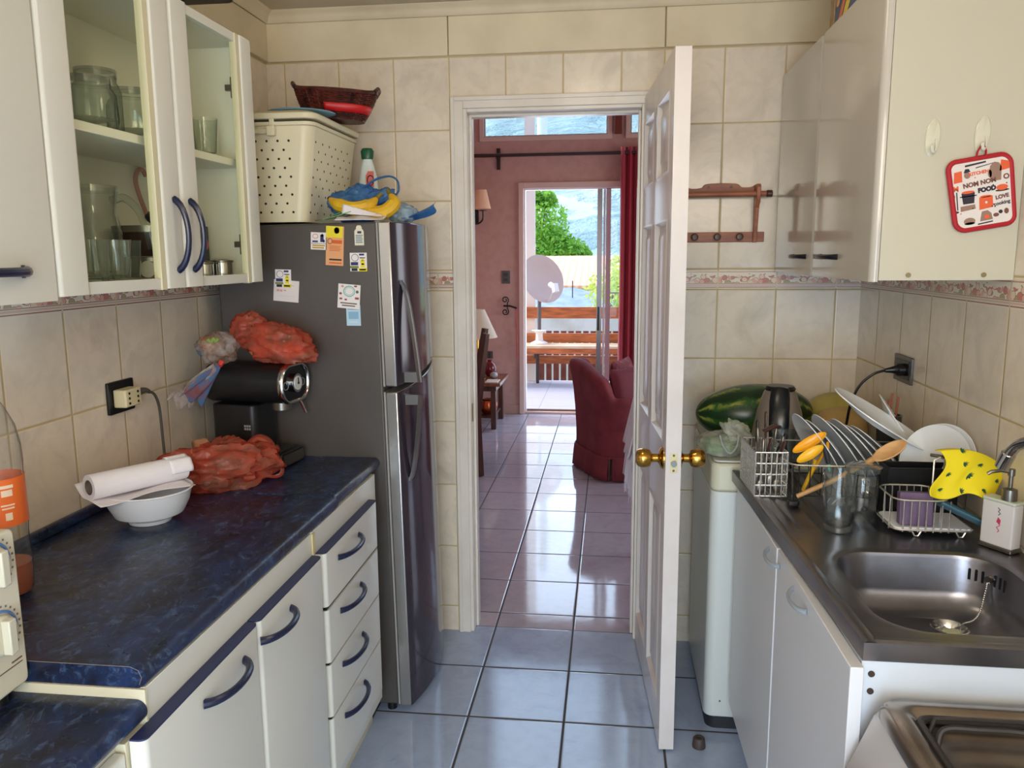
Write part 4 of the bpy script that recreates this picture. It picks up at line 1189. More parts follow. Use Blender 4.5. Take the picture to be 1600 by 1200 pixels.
mb.build('tail', bluef, bt_, solid=.001)
pp = thing('white_paper', 'crumpled white paper wrapping under the bananas at the fridge edge', 'paper', (-.76, 2.43, ZF))
mb = MB(); mb.grid(lambda u, v: (-.838 + .150 * u, 2.403 + .06 * v + .006 * math.sin(9 * u), ZF + .003 + .020 * v * (1 - .4 * u) + .004 * math.sin(11 * u + 3 * v) * v), 20, 10)
mb.build('lower_sheet', papr, pp, solid=.001)
mb = MB(); mb.grid(lambda u, v: (-.822 + .125 * u, 2.432 + .012 * v, ZF + .014 + (.030 - .026 * u) * v + .010 * (1 - u)), 16, 8)
mb.build('upper_sheet', papr, pp, solid=.001)
lf = thing('leek_leaves', 'green leek leaves lying on the fridge top in front of the hamper', 'vegetable', (-.85, 2.43, ZF))
for k, (a, b, c_) in enumerate((((-.795, 2.44, ZF + .03), (-.84, 2.425, ZF + .016), (-.885, 2.412, ZF + .003)), ((-.80, 2.445, ZF + .022), (-.85, 2.43, ZF + .010), (-.905, 2.42, ZF + .003)), ((-.79, 2.455, ZF + .04), (-.835, 2.445, ZF + .026), (-.87, 2.44, ZF + .012)))):
    MB().tube(catm([a, b, c_], 6), [.006 - .0003 * i for i in range(13)], 7, flat=.4).build('leaf', M('leek_green' if k != 1 else 'leek_dark', *((84, 150, 60) if k != 1 else (26, 52, 26)), rough=.45), lf)

# ================================================================ THE OPEN PANEL DOOR
DT = Matrix.Translation((.112, 2.994, 0)) @ Matrix.Rotation(math.atan2(.052, .725), 4, 'Z')
DW, DH, TH = .724, 2.043, .044
mb = MB(DT)
cols = [(-.325, -.055), (-.665, -.395)]       # y ranges of the two panel columns (door runs to -y)
rows = [(.13, .74), (.95, 1.60), (1.72, 1.955)]
# stiles and rails as one slab with recesses: build a grid of cells
ys = [-DW, -.665, -.395, -.325, -.055, 0]
zsd = [.008, .13, .74, .95, 1.60, 1.72, 1.955, DH]
ispanel = lambda i, j: i in (1, 3) and j in (1, 3, 5)
for i in range(5):
    for j in range(7):
        if ispanel(i, j):
            a0, a1, b0, b1 = ys[i], ys[i + 1], zsd[j], zsd[j + 1]
            for x_, s in ((0, 1), (TH, -1)):
                lv = [(0, 0), (.010, .0), (.018, .010), (.034, .010), (.052, .003)]
                rings = [[(x_ + s * d, a0 + e, b0 + e), (x_ + s * d, a1 - e, b0 + e), (x_ + s * d, a1 - e, b1 - e), (x_ + s * d, a0 + e, b1 - e)] for e, d in lv]
                rings[1] = [(p[0] - s * .004, p[1], p[2]) for p in rings[1]]
                vs = [p for r_ in rings for p in r_]
                fs = [(k * 4 + q, k * 4 + (q + 1) % 4, k * 4 + 4 + (q + 1) % 4, k * 4 + 4 + q) for k in range(len(rings) - 1) for q in range(4)]
                fs.append(tuple(range(len(vs) - 4, len(vs))))
                mb._add(vs, fs)
        else:
            a0, a1, b0, b1 = ys[i], ys[i + 1], zsd[j], zsd[j + 1]
            mb._add([(0, a0, b0), (0, a1, b0), (0, a1, b1), (0, a0, b1)], [(0, 1, 2, 3)])
            mb._add([(TH, a0, b0), (TH, a1, b0), (TH, a1, b1), (TH, a0, b1)], [(0, 3, 2, 1)])
mb._add([(0, -DW, .008), (TH, -DW, .008), (TH, -DW, DH), (0, -DW, DH)], [(0, 1, 2, 3)])
mb._add([(0, 0, .008), (TH, 0, .008), (TH, 0, DH), (0, 0, DH)], [(0, 1, 2, 3)])
mb._add([(0, 0, DH), (TH, 0, DH), (TH, -DW, DH), (0, -DW, DH)], [(0, 1, 2, 3)])
mb._add([(0, 0, .008), (TH, 0, .008), (TH, -DW, .008), (0, -DW, .008)], [(0, 1, 2, 3)])
doorp = M('door_paint', 220, 212, 208, .26, c2=(212, 203, 198), ns=5)
dr = mb.build('door_1', doorp, kind='structure', ang=25)
FRAME[dr.name] = Matrix.Identity(4)
for s in (-1, 1):
    x0 = 0 if s < 0 else TH
    mb = MB(DT)
    T = Matrix.Translation((x0, -DW + .058, .907)) @ Matrix.Rotation(s * pi / 2, 4, 'Y')
    mb.lathe([(0, 0), (.033, 0), (.033, .003), (.028, .008), (.016, .012), (.0125, .016), (.0125, .030), (.015, .034), (.024, .038), (.0275, .048), (.0285, .058), (.027, .068), (.022, .076), (.010, .080), (0, .080)], n=36, T=T)
    mb.build('door_knob', brass, dr, ang=30)
mb = MB(DT); mb.rbox(.012, .034, -DW - .0012, -DW + .001, .877, .935, .003, axis=1)
lp = mb.build('latch_plate', M('latch_brass', 200, 184, 140, .35, .6), dr)
mb = MB(DT); mb.cyl((.023, -DW - .008, .905), (.023, -DW, .905), .009, n=18); mb.build('latch_bolt', M('bolt_metal', 130, 130, 126, .35, .9), lp)
mb = MB(DT)
for zz in (.884, .929): mb.cyl((.023, -DW - .0022, zz), (.023, -DW - .001, zz), .0035, n=12)
mb.build('screw', M('old_screw', 96, 84, 60, .5, .6), lp)
st = MB().lathe([(0, 0), (.020, 0), (.0205, .004), (.0175, .028), (.0155, .031), (.007, .031), (.0065, .026), (0, .026)], (.288, 2.31, 0.0005), 28).build('door_stop', M('brown_rubber', 70, 56, 52, .55))
tag(st, 'small brown rubber door stop on the floor tiles by the open door', 'door stop')

# ================================================================ RIGHT SIDE
# ---- washing machine
wa = thing('washing_machine', 'slim white washing machine between the open door and the sink cabinet', 'washing machine', (.55, 2.68, 0))
wash = M('appliance_white', 208, 212, 208, .25)
washtop = M('appliance_cream_top', 206, 202, 178, .3)
WX0, WX1, WY0, WY1 = .312, .80, 2.408, 2.93
MB().rbox(WX0, WX1, WY0, WY1, .045, .7845, .03, axis=2, seg=6).build('body', wash, wa, bev=.003)
MB().rbox(WX0 + .008, WX1 - .01, WY0 + .01, WY1 - .01, .0, .045, .03, axis=2).build('plinth', M('plinth_dark', 34, 36, 40, .5), wa)
MB().rbox(WX0 - .0005, WX1, WY0 - .0005, WY1, .785, .872, .03, axis=2, seg=6).build('top_frame', washtop, wa, bev=.008)
MB().box(.345, .46, 2.53, 2.66, .8725, .876).build('control_panel', M('control_dark', 52, 50, 52, .3), wa, bev=.001)
MB().cyl((.36, WY0 - .0005, .10), (.36, WY0 - .003, .10), .003, n=10).build('screw', M('grey_print2', 110, 106, 100, .5), wa)

# ---- sink cabinet and stainless sink top (front edge runs slightly off square)
sk = thing('sink_cabinet', 'white two-door sink cabinet under the stainless steel worktop', 'cabinet', (.64, 1.82, 0))
doorw = M('sink_cabinet_white', 214, 214, 218, .3)
def sx(y, near=.412, far=.390):       # cabinet face x at depth y
    return near + (far - near) * (y - 1.29) / (2.36 - 1.29)
poly = [(sx(1.30) + .012, 1.305), (.885, 1.305), (.885, 2.36), (sx(2.36) + .012, 2.36)]
mb = MB(); mb.prism([(sx(1.30) + .012, 1.305), (.885, 1.305), (.885, 1.321), (sx(1.32) + .012, 1.321)], .10, .8285).prism([(sx(2.34) + .012, 2.344), (.885, 2.344), (.885, 2.36), (sx(2.36) + .012, 2.36)], .10, .8285).prism([(sx(1.321) + .012, 1.3215), (.885, 1.3215), (.885, 2.3435), (sx(2.34) + .012, 2.3435)], .10, .12).prism([(sx(1.3215) + .012, 1.3215), (sx(1.3215) + .03, 1.3215), (sx(2.34) + .03, 2.3435), (sx(2.34) + .012, 2.3435)], .74, .8285); mb.build('carcass', M('sink_side_white', 206, 212, 220, .3), sk, merge=False)
MB().prism([(.46, 1.31), (.88, 1.31), (.88, 2.355), (.44, 2.355)], 0, .0999).build('plinth', doorw, sk)
for k, (a, b) in enumerate(((1.285, 1.822), (1.826, 2.355))):
    T = Matrix.Identity(4)
    poly = [(sx(a) + .010, a), (sx(b) + .010, b), (sx(b) - .010, b), (sx(a) - .012, a)]
    d = MB().prism(poly, .125, .826).build('door', doorw, sk, bev=.0015)
    yc = 1.61 if k == 0 else 1.845
    mb = MB(); xx = sx(yc) - .011
    bow_handle(mb, (xx, yc - .058, .798), (xx, yc + .058, .798), (-.024, 0, -.004), .005)
    mb.build('handle', M('frosted_handle', 150, 160, 170, .3), d)
mb = MB()
for zz in (.806, .775): mb.cyl((.470 - .03, 1.3048, zz), (.470 - .03, 1.303, zz), .0055, n=14)
mb.build('screw_hole', M('rust_dark', 60, 44, 34, .8), sk)

ZS = .862
stp = thing('sink_worktop', 'stainless steel worktop with an inset sink and drainer on the right', 'sink', (.65, 1.83, ZS - .032))
def fx(y): return .424 + (.366 - .424) * (y - 1.300) / (2.37 - 1.300)
# top surface with basin hole, made as rings from outline to rounded basin
BX0, BX1, BY0, BY1 = .480, .812, 1.362, 1.735
def rr(x0, x1, y0, y1, r, n=8):
    out = []
    for cx, cy, st_ in ((x1 - r, y1 - r, 0), (x0 + r, y1 - r, 1), (x0 + r, y0 + r, 2), (x1 - r, y0 + r, 3)):
        for k in range(n + 1):
            a = (st_ + k / n) * pi / 2
            out.append((cx + r * math.cos(a), cy + r * math.sin(a)))
    return out
mb = MB()
n8 = 8
hole = rr(BX0, BX1, BY0, BY1, .085, n8)
def outer_pt(p):
    cx, cy = (BX0 + BX1) / 2, (BY0 + BY1) / 2
    dx, dy = p[0] - cx, p[1] - cy
    t = 1e9
    if dx > 0: t = min(t, (.8845 - cx) / dx)
    if dx < 0: t = min(t, (.448 - cx) / dx)
    if dy > 0: t = min(t, (1.80 - cy) / dy)
    if dy < 0: t = min(t, (1.322 - cy) / dy)
    return (cx + dx * t, cy + dy * t)
corners = [(.8845, 1.80), (.448, 1.80), (.448, 1.322), (.8845, 1.322)]
outer = [outer_pt(p) for p in hole]
# snap the middle point of every arc to the outline corner
for q in range(4): outer[q * (n8 + 1) + n8 // 2] = corners[q]
rings = [[(p[0], p[1], ZS) for p in outer],
         [(p[0], p[1], ZS) for p in rr(BX0 - .022, BX1 + .022, BY0 - .022, BY1 + .022, .10, n8)],
         [(p[0], p[1], ZS - .0005) for p in rr(BX0 - .012, BX1 + .012, BY0 - .012, BY1 + .012, .095, n8)],
         [(p[0], p[1], ZS - .004) for p in rr(BX0 - .003, BX1 + .003, BY0 - .003, BY1 + .003, .088, n8)],
         [(p[0], p[1], ZS - .012) for p in hole],
         [(p[0], p[1], ZS - .080) for p in rr(BX0 + .006, BX1 - .006, BY0 + .006, BY1 - .006, .080, n8)],
         [(p[0], p[1], ZS - .102) for p in rr(BX0 + .014, BX1 - .014, BY0 + .014, BY1 - .014, .075, n8)],
         [(p[0], p[1], ZS - .115) for p in rr(BX0 + .030, BX1 - .030, BY0 + .030, BY1 - .030, .065, n8)],
         [(p[0], p[1], ZS - .120) for p in rr(BX0 + .055, BX1 - .055, BY0 + .055, BY1 - .055, .05, n8)],
         [(.700 + .036 * math.cos(a), 1.640 + .036 * math.sin(a), ZS - .123) for a in [2 * pi * (k - n8 // 2) / len(hole) + pi / 4 for k in range(len(hole))]]]
vs = [p for r_ in rings for p in r_]; nn = len(hole)
fs = [(k * nn + q, k * nn + (q + 1) % nn, (k + 1) * nn + (q + 1) % nn, (k + 1) * nn + q) for k in range(len(rings) - 1) for q in range(nn)]
mb._add(vs, fs)
# raised front rim and aprons
def rim_profile(y):
    f = fx(y)
    return [(f, ZS - .030), (f, ZS + .001), (f + .003, ZS + .003), (f + .018, ZS + .003), (f + .024, ZS)]
ysr = [1.300, 1.322, 1.50, 1.80, 2.0, 2.2, 2.37]
pr_ = [rim_profile(y) for y in ysr]
vs = [(a, y, b) for y, P in zip(ysr, pr_) for a, b in P]
m5 = 5
mb._add(vs, [(i * m5 + j, i * m5 + j + 1, (i + 1) * m5 + j + 1, (i + 1) * m5 + j) for i in range(len(ysr) - 1) for j in range(m5 - 1)])
mb._add([(fx(1.30), 1.300, ZS - .030), (.8845, 1.300, ZS - .030), (.8845, 1.300, ZS + .001), (fx(1.30), 1.300, ZS + .001), (.8845, 1.303, ZS + .003), (fx(1.30) + .0185, 1.303, ZS + .003), (.8845, 1.318, ZS + .003), (fx(1.30) + .0185, 1.318, ZS + .003), (.8845, 1.322, ZS), (fx(1.3) + .0235, 1.322, ZS)],
        [(0, 1, 2, 3), (3, 2, 4, 5), (5, 4, 6, 7), (7, 6, 8, 9)])
# strip between rim and basin field, then drainer
mb._add([(fx(1.322) + .018, 1.3215, ZS), (.4485, 1.3215, ZS), (.4485, 1.80, ZS), (fx(1.80) + .024, 1.80, ZS)], [(0, 1, 2, 3)])
mb.box(fx(1.3) + .004, .47, 1.304, 1.345, ZS - .006, ZS - .0012)
def drain(u, v):
    y = 1.80 + .57 * v
    x0 = fx(y) + .024
    x = x0 + (.8845 - x0) * u
    inside = min(1, max(0, (u - .04) / .02)) * min(1, max(0, (.97 - u) / .02)) * min(1, max(0, (v - .10) / .03)) * min(1, max(0, (.98 - v) / .03))
    return (x, y, ZS - .004 * inside + .0016 * inside * (math.sin(u * 2 * pi * 14) > .35))
mb.grid(drain, 90, 36)
top = mb.build('steel_top', steel, stp, ang=40)
mb = MB(); mb.lathe([(.037, 0), (.034, .0012), (.030, -.004), (.026, -.014), (0, -.015)], (.700, 1.640, ZS - .1225), 32)
mb.build('drain', chrome, stp)
MB().ell((.705, 1.637, ZS - .132), (.018, .014, .006), f=lambda d: 1 + .3 * mnoise.noise(d * 3)).build('drain_strainer', M('food_scrap', 196, 198, 170, .6), stp)
mb = MB()
for k in range(7):
    if k == 3: continue
    a = math.radians(8 + 9 * k)
    mb.rbox(-.0035, -.0015, -.0028, .0028, ZS - .052, ZS - .026, .002, axis=0, T=Matrix.Translation((.727 + .0845 * math.cos(a), 1.650 + .0845 * math.sin(a), 0)) @ Matrix.Rotation(a, 4, 'Z'))
mb.build('overflow_slots', black, stp)
MB().cyl((.799, 1.698, ZS - .039), (.790, 1.692, ZS - .039), .008, n=18).build('overflow_screw', chrome, stp)
ch = thing('plug_chain', 'beaded plug chain hanging from the overflow into the sink', 'chain', (.79, 1.66, ZS - .12))
P = catm([(.788, 1.691, ZS - .046), (.782, 1.686, ZS - .075), (BX1 - .045, 1.665, ZS - .098), (BX1 - .060, 1.655, ZS - .112), (BX1 - .080, 1.648, ZS - .1165), (.722, 1.642, ZS - .1185)], 7)
mb = MB()
for p in P: mb.ell(p, (.0024, .0024, .0024), nu=8, nv=6)
mb.build('beads', chrome, ch)
MB().tube(P, .0007, 4).build('wire', sst, ch)
pc = thing('pink_cloth', 'pink cloth scrap lying in the near side of the sink', 'cloth', (.60, 1.45, ZS - .120))
mb = MB(); mb.grid(lambda u, v: (.585 + .10 * u + .01 * math.sin(7 * v), 1.44 + .13 * v * (1 - .35 * u) + .012 * math.sin(9 * u), ZS - .1185 + .003 * (1 + math.sin(8 * u + 5 * v)) + .012 * max(0, .3 - v)), 18, 14)
mb.build('fabric', M('pink_fabric', 206, 70, 100, .8), pc, solid=.002)

# ---- faucet
fa = thing('faucet', 'chrome swan-neck faucet reaching over the sink from the right wall', 'faucet', (.858, 1.60, ZS))
MB().lathe([(0, 0), (.026, 0), (.026, .008), (.020, .016), (.018, .10), (.021, .105), (.021, .13), (0, .135)], (.858, 1.60, ZS), 28).build('base', chrome, fa)
P = catm([(.858, 1.60, ZS + .12), (.858, 1.602, ZS + .19), (.854, 1.625, ZS + .245), (.846, 1.672, ZS + .262), (.834, 1.715, ZS + .245), (.826, 1.735, ZS + .218)], 7)
mb = MB(); mb.tube(P, .0115, 18); mb.build('spout', chrome, fa)
mb = MB(); mb.cyl((.827, 1.733, ZS + .224), (.820, 1.745, ZS + .190), .0145, n=24); mb.build('aerator', chrome, fa, bev=.002)
MB().tube([(.858, 1.60, ZS + .13), (.868, 1.57, ZS + .15), (.870, 1.53, ZS + .165)], .007, 10).build('lever', chrome, fa)

# ---- soap dispenser
so = thing('soap_dispenser', 'white square soap dispenser with a steel pump at the sink corner', 'soap dispenser', (.846, 1.778, ZS))
ST = Matrix.Translation((.846, 1.778, ZS + .001)) @ Matrix.Rotation(math.radians(31), 4, 'Z')
stone = M('white_resin', 212, 206, 204, .35)
mb = MB(ST); mb.rbox(-.016, .016, -.036, .036, .008, .105, .004, axis=2); mb.build('body', stone, so, bev=.003)
mb = MB(ST); mb.rbox(-.018, .018, -.038, .038, 0, .0079, .004, axis=2); mb.build('base', sst, so, bev=.001)
mb = MB(ST); mb.rbox(-.017, .017, -.037, .037, .1051, .112, .004, axis=2); mb.build('top', M('greenish_resin', 196, 202, 184, .35), so, bev=.002)
mb = MB(ST); mb.lathe([(0, .112), (.019, .112), (.019, .124), (.018, .136), (.010, .138), (.006, .140), (.006, .165), (.009, .166), (.009, .180), (0, .181)], (0, -.012, 0), 24, sx=.8, sy=.8); mb.tube([(.0, -.012, .173), (-.015, .0, .176), (-.030, .012, .172), (-.036, .016, .167)], .004, 8); mb.build('pump', sst, so)
mb = MB(ST)
T = Matrix.Translation((-.0164, -.004, .06)) @ Matrix.Rotation(-pi / 2, 4, 'Z') @ Matrix.Rotation(pi / 2, 4, 'X')
mb.tube([T @ Vector(p) for p in ((-.003, .034, 0), (.002, .030, 0), (-.002, .026, 0), (.003, .022, 0), (-.001, .018, 0))], .0010, 5, 0)
mb.prism([(-.004, .002), (.004, -.002), (.005, .008), (-.001, .013)], 0, .0006, T, 1)
mb.tube([T @ Vector(p) for p in ((-.003, .004, 0), (.004, -.004, 0), (-.003, -.010, 0), (.003, -.016, 0), (0, -.020, 0))], .0010, 5, 1)
mb.build('painted_flower', [M('ink_print', 70, 60, 66, .5), M('crimson_print', 186, 50, 84, .5)], so)

# ---- sponge caddy
sc_ = thing('wire_soap_rack', 'small chrome wire rack with a white tray in front of the black box', 'rack', (.73, 1.90, ZS))
wire = M('bright_wire', 222, 220, 214, .25, .85)
mb = MB()
RX0, RX1, RY0, RY1 = .645, .82, 1.835, 1.965
def rrz(x0, x1, y0, y1, r, z): return [(a, b, z) for a, b in rr(x0, x1, y0, y1, r, 4)]
mb.tube(rrz(RX0, .765, RY0, RY1, .03, ZS + .085), .0022, 6, closed=True)
mb.tube(rrz(RX0, RX1, RY0, RY1, .02, ZS + .016), .0022, 6, closed=True)
for k in range(7):
    x = RX0 + .02 + k * .0165
    mb.tube([(x, RY0, ZS + .085), (x, RY0, ZS + .012), (x, RY0 + .01, ZS + .010), (x, RY1 - .01, ZS + .010), (x, RY1, ZS + .085)], .0016, 5)
for k in range(4):
    x = .775 + k * .013
    mb.tube([(x, RY0 - .002, ZS + .022), (x, RY0 + .01, ZS + .010), (x, RY1, ZS + .010)], .0016, 5)
mb.tube([(RX0, RY0 + .03, ZS + .085), (RX0, RY0 + .03, ZS + .01)], .0016, 5); mb.tube([(RX0, RY0 + .07, ZS + .085), (RX0, RY0 + .07, ZS + .01)], .0016, 5)
mb.tube([(.768, RY0 + .06, ZS + .012), (.768, RY0 + .06, ZS + .165), (.758, RY0 + .06, ZS + .172), (.745, RY0 + .06, ZS + .165), (.745, RY0 + .06, ZS + .02)], .0022, 6)
for x in (RX0 + .05, RX1 - .03): mb.tube([(x - .01, RY0, ZS + .014), (x - .004, RY0, ZS + .003), (x + .004, RY0, ZS + .003), (x + .01, RY0, ZS + .014)], .002, 6)
mb.build('wire_frame', wire, sc_, merge=False)
MB().rbox(RX0 + .005, RX1 - .003, RY0 + .005, RY1 - .005, ZS + .0125, ZS + .020, .01, axis=2).build('tray', M('tray_white', 220, 222, 228, .3), sc_, bev=.002)
sp = thing('sponge', 'purple rectangular sponge standing in the wire rack', 'sponge', (.70, 1.87, ZS + .02))
ST2 = Matrix.Translation((.700, 1.862, ZS + .0205)) @ Matrix.Rotation(math.radians(-4), 4, 'Z') @ Matrix.Rotation(math.radians(-8), 4, 'X')
mb = MB(ST2); mb.rbox(-.036, .036, -.013, .013, 0, .075, .004, axis=1, m=0); mb.build('foam', M('purple_foam', 116, 96, 124, .9, c2=(98, 78, 108), ns=14, bump=.5, bscale=500), sp, bev=.002)

# ---- dish rack with plates
rk = thing('dish_rack', 'black-footed wire dish rack on the steel drainer full of white plates', 'dish rack', (.66, 2.17, ZS))
mb = MB()
QX0, QX1, QY0, QY1 = .458, .845, 2.045, 2.33
mb.tube(rrz(QX0, QX1, QY0, QY1, .03, ZS + .106), .0024, 7, closed=True)
mb.build('top_wire', wire, rk)
mb = MB()
mb.tube(rrz(QX0 + .03, QX1 - .03, QY0 + .03, QY1 - .03, .02, ZS + .018), .0022, 6, closed=True)
for k in range(13):
    x = QX0 + .03 + k * (QX1 - QX0 - .06) / 12
    mb.tube([(x - .006, QY0, ZS + .106), (x, QY0 + .028, ZS + .020), (x, QY1 - .028, ZS + .020), (x - .006, QY1, ZS + .106)], .0015, 5)
for x, y in ((QX0 + .008, QY0 + .004), (QX1 - .01, QY0 + .004), (QX0 + .008, QY1 - .004), (QX1 - .01, QY1 - .004)):
    mb.tube([(x, y, ZS + .104), (x + .004, y, ZS + .03), (x + .004, y, ZS + .003)], .003, 6)
mb.build('basket_wire', M('dark_wire', 70, 66, 64, .35, .7), rk, merge=False)
for x, y in ((QX0 + .012, QY0 + .004), (QX1 - .006, QY0 + .004), (QX0 + .012, QY1 - .004), (QX1 - .006, QY1 - .004)):
    MB().rbox(x - .012, x + .016, y - .008, y + .008, ZS + .0, ZS + .012, .004, axis=2).build('rubber_foot', black, rk, bev=.002)
plp = [(0, 0), (.060, 0), (.066, .003), (.100, .012), (.106, .014), (.105, .016), (.098, .0145), (.064, .006), (0, .004)]
def plate_mesh(R, T, name='plate'):
    k = R / .106
    mb = MB(); mb.lathe([(r * k, z * (1 if k < 1.2 else 1.2)) for r, z in plp], n=48, T=T, sy=1)
    return mb
PG = 'white plates leaning in the dish rack'
pls = [(.568, .113, 31), (.596, .106, 33), (.628, .115, 33), (.655, .108, 35), (.683, .113, 36), (.711, .106, 38), (.738, .108, 40)]
names_ = ['outermost white plate of the leaning row, next to the yellow ladles', 'second leaning white plate from the yellow ladles', 'third leaning white plate from the yellow ladles', 'fourth leaning white plate, in the middle of the row', 'fifth leaning white plate, above the wooden spoon bowl', 'sixth leaning white plate, just behind the black box edge', 'innermost leaning white plate of the row, nearest the wall']
for k, (bx_, R, a) in enumerate(pls):
    a = math.radians(a)
    # disc plane holds Y and a direction leaning to -X
    up = Vector((-math.sin(a), 0, math.cos(a)))
    nrm = Vector((-math.cos(a), 0, -math.sin(a)))
    cen = Vector((bx_ + .060, 2.185, ZS + .026)) + up * R
    T = Matrix.Translation(cen) @ Matrix.Rotation(math.radians(8), 4, 'Z') @ Matrix((( 0, up.x, nrm.x, 0), (1, up.y, nrm.y, 0), (0, up.z, nrm.z, 0), (0, 0, 0, 1)))
    if k == 0:
        o = plate_mesh(R, T).build('plate', porcelain)
    else:
        o = plate_mesh(R, T).build('plate', porcelain)
    tag(o, names_[k], 'plate', PG)
def leaning(R, p_top, p_bot, y, ry, label, name='platter', seg=48, tilt=11):
    """oval dish whose long edge-on line runs from p_top to p_bot (x, z)"""
    up = Vector((p_top[0] - p_bot[0], 0, p_top[1] - p_bot[1]))
    L = up.length / 2; up.normalize()
    nrm = Vector((up.z, 0, -up.x))
    cen = Vector(((p_top[0] + p_bot[0]) / 2, y, (p_top[1] + p_bot[1]) / 2))
    T = Matrix.Translation(cen) @ Matrix(((up.x, 0, nrm.x, 0), (0, 1, nrm.y, 0), (up.z, 0, nrm.z, 0), (0, 0, 0, 1))) @ Matrix.Rotation(math.radians(tilt), 4, 'X')
    k = L / .106
    mb = MB(); mb.lathe([(r * k, z * 1.3) for r, z in plp], n=seg, T=T, sy=ry / L)
    o = mb.build(name, porcelain)
    return tag(o, label, 'plate')
leaning(.16, (.578, 1.130), (.842, .968), 2.16, .088, 'big white oval serving dish lying slanted across the tops of the rack plates')
leaning(.13, (.730, 1.098), (.868, .905), 2.30, .10, 'white oval dish behind the big slanted one, at the back of the rack')
# plate standing against the wall
nz = Vector((-.80, -.52, .30)).normalized()
q = nz.to_track_quat('Z', 'Y').to_matrix().to_4x4()
for k, (cx_, cy_, lab) in enumerate(((.815, 2.055, 'round white plate standing upright against the right wall, in front'), (.834, 2.070, 'round white plate standing upright against the right wall, just behind the front one'))):
    mb = MB(); mb.lathe([(r * .90, z) for r, z in plp], n=48, T=Matrix.Translation((cx_, cy_, ZS + .118)) @ q)
    tag(mb.build('plate', porcelain), lab, 'plate', 'plates standing against the wall')
bkb = thing('black_container', 'black open plastic container beside the dish rack, behind the sponge', 'container', (.76, 2.0, ZS))
mb = MB()
x0, x1, y0, y1 = .672, .835, 1.972, 2.038
mb.box(x0 + .01, x1 - .01, y0 + .006, y1 - .006, ZS + .001, ZS + .006)
for (a, b, c, d) in ((x0, x1, y0, y0 + .003), (x0, x1, y1 - .003, y1), (x0, x0 + .003, y0, y1), (x1 - .003, x1, y0, y1)):
    mb.box(a, b, c, d, ZS + .001, ZS + .125)
mb.build('box_body', black, bkb, bev=.001, merge=False)
MB().tube([(.71, y0 - .001, ZS + .083), (.71, y0 - .004, ZS + .083), (.735, y0 - .004, ZS + .083), (.735, y0 - .001, ZS + .083)], .001, 5).build('wire_clip', wire, bkb)

# ---- yellow cloth over the rack, teal spoon rest
yc_ = thing('yellow_cloth', 'yellow cloth with dark green leaf prints draped behind the faucet', 'cloth', (.83, 1.90, ZS))
YC = M('yellow_cloth', 238, 216, 24, .7)
def drape(u, v):
    # u along x to the right, v from top back down over the front
    x = .738 + .136 * u + .010 * (1 - v)
    crest = ZS + .186 + .010 * math.sin(3.0 * u) - .034 * u * u
    y = 1.905 - .070 * v ** .8 - .012 * math.sin(6 * u + 2.5 * v) * v + .005 * math.sin(13 * u) * v
    z = crest - (.112 + .014 * math.sin(5.2 * u + .6)) * max(0, v - .10) ** 1.05
    x += .014 * math.sin(5 * v + u) - .006 * v + .016 * max(0, .35 - u) * math.sin(6 * v)
    z += .020 * (1 - u) * v ** 2 - .006 * math.sin(7 * u) * v
    return (x, y, z)
mb = MB(); mb.grid(drape, 40, 32); fb = mb.build('fabric', YC, yc_, solid=.0016)
mb = MB()
for (u, v, s, a) in ((.30, .10, 1, .2), (.32, .36, 1, -.5), (.62, .34, .8, .9), (.55, .62, 1.3, .1), (.80, .74, .9, .8), (.10, .52, .9, 0), (.16, .78, .8, 1.2), (.48, .93, .9, 0), (.92, .42, .8, .3), (.88, .12, .7, .1)):
    for q_ in range(5):
        w = (q_ - 2) * .55
        p0 = Vector(drape(u, v)) + Vector((0, -.0022, .0004))
        du = (Vector(drape(min(1, u + .02), v)) - Vector(drape(u, v))).normalized()
        dv = (Vector(drape(u, min(1, v + .02))) - Vector(drape(u, v))).normalized()
        d_ = du * math.cos(a + w) + dv * math.sin(a + w)
        L = .0125 * s * (1 - .12 * abs(q_ - 2))
        e_ = du * -math.sin(a + w) + dv * math.cos(a + w)
        mb._add([p0, p0 + d_ * L * .5 + e_ * L * .16, p0 + d_ * L, p0 + d_ * L * .5 - e_ * L * .16], [(0, 1, 2, 3)])
mb.build('leaf_print', M('leaf_green_print', 20, 84, 60, .7), fb, solid=.0008, merge=False)
hook_ = thing('cloth_rail', 'steel cup rail under the yellow cloth against the right wall', 'rail', (.85, 1.95, ZS))
mb = MB(); mb.tube([(.738, 1.900, ZS + .176), (.866, 1.900, ZS + .158)], .004, 8)
mb.tube([(.850, 1.968, ZS + .002), (.850, 1.968, ZS + .15), (.850, 1.900, ZS + .158)], .003, 7); mb.build('bars', sst, hook_)
te = thing('silicone_spoon_rest', 'teal silicone spatula head lying on the rack under the yellow cloth', 'spatula', (.79, 1.90, ZS))
mb = MB()
mb.grid(lambda u, v: (.742 + .11 * u, 1.862 - .032 * u + (v - .5) * .075 * (1 - .55 * u), ZS + .082 - .050 * u - .014 * math.cos((v - .5) * 3.1) + .004), 18, 12)
mb.build('head', M('teal_silicone', 66, 106, 124, .45), te, solid=.004, ang=60)
MB().tube([(.855, 1.841, ZS + .030), (.868, 1.835, ZS + .024)], .006, 8).build('neck', M('teal_silicone', 66, 106, 124, .45), te)

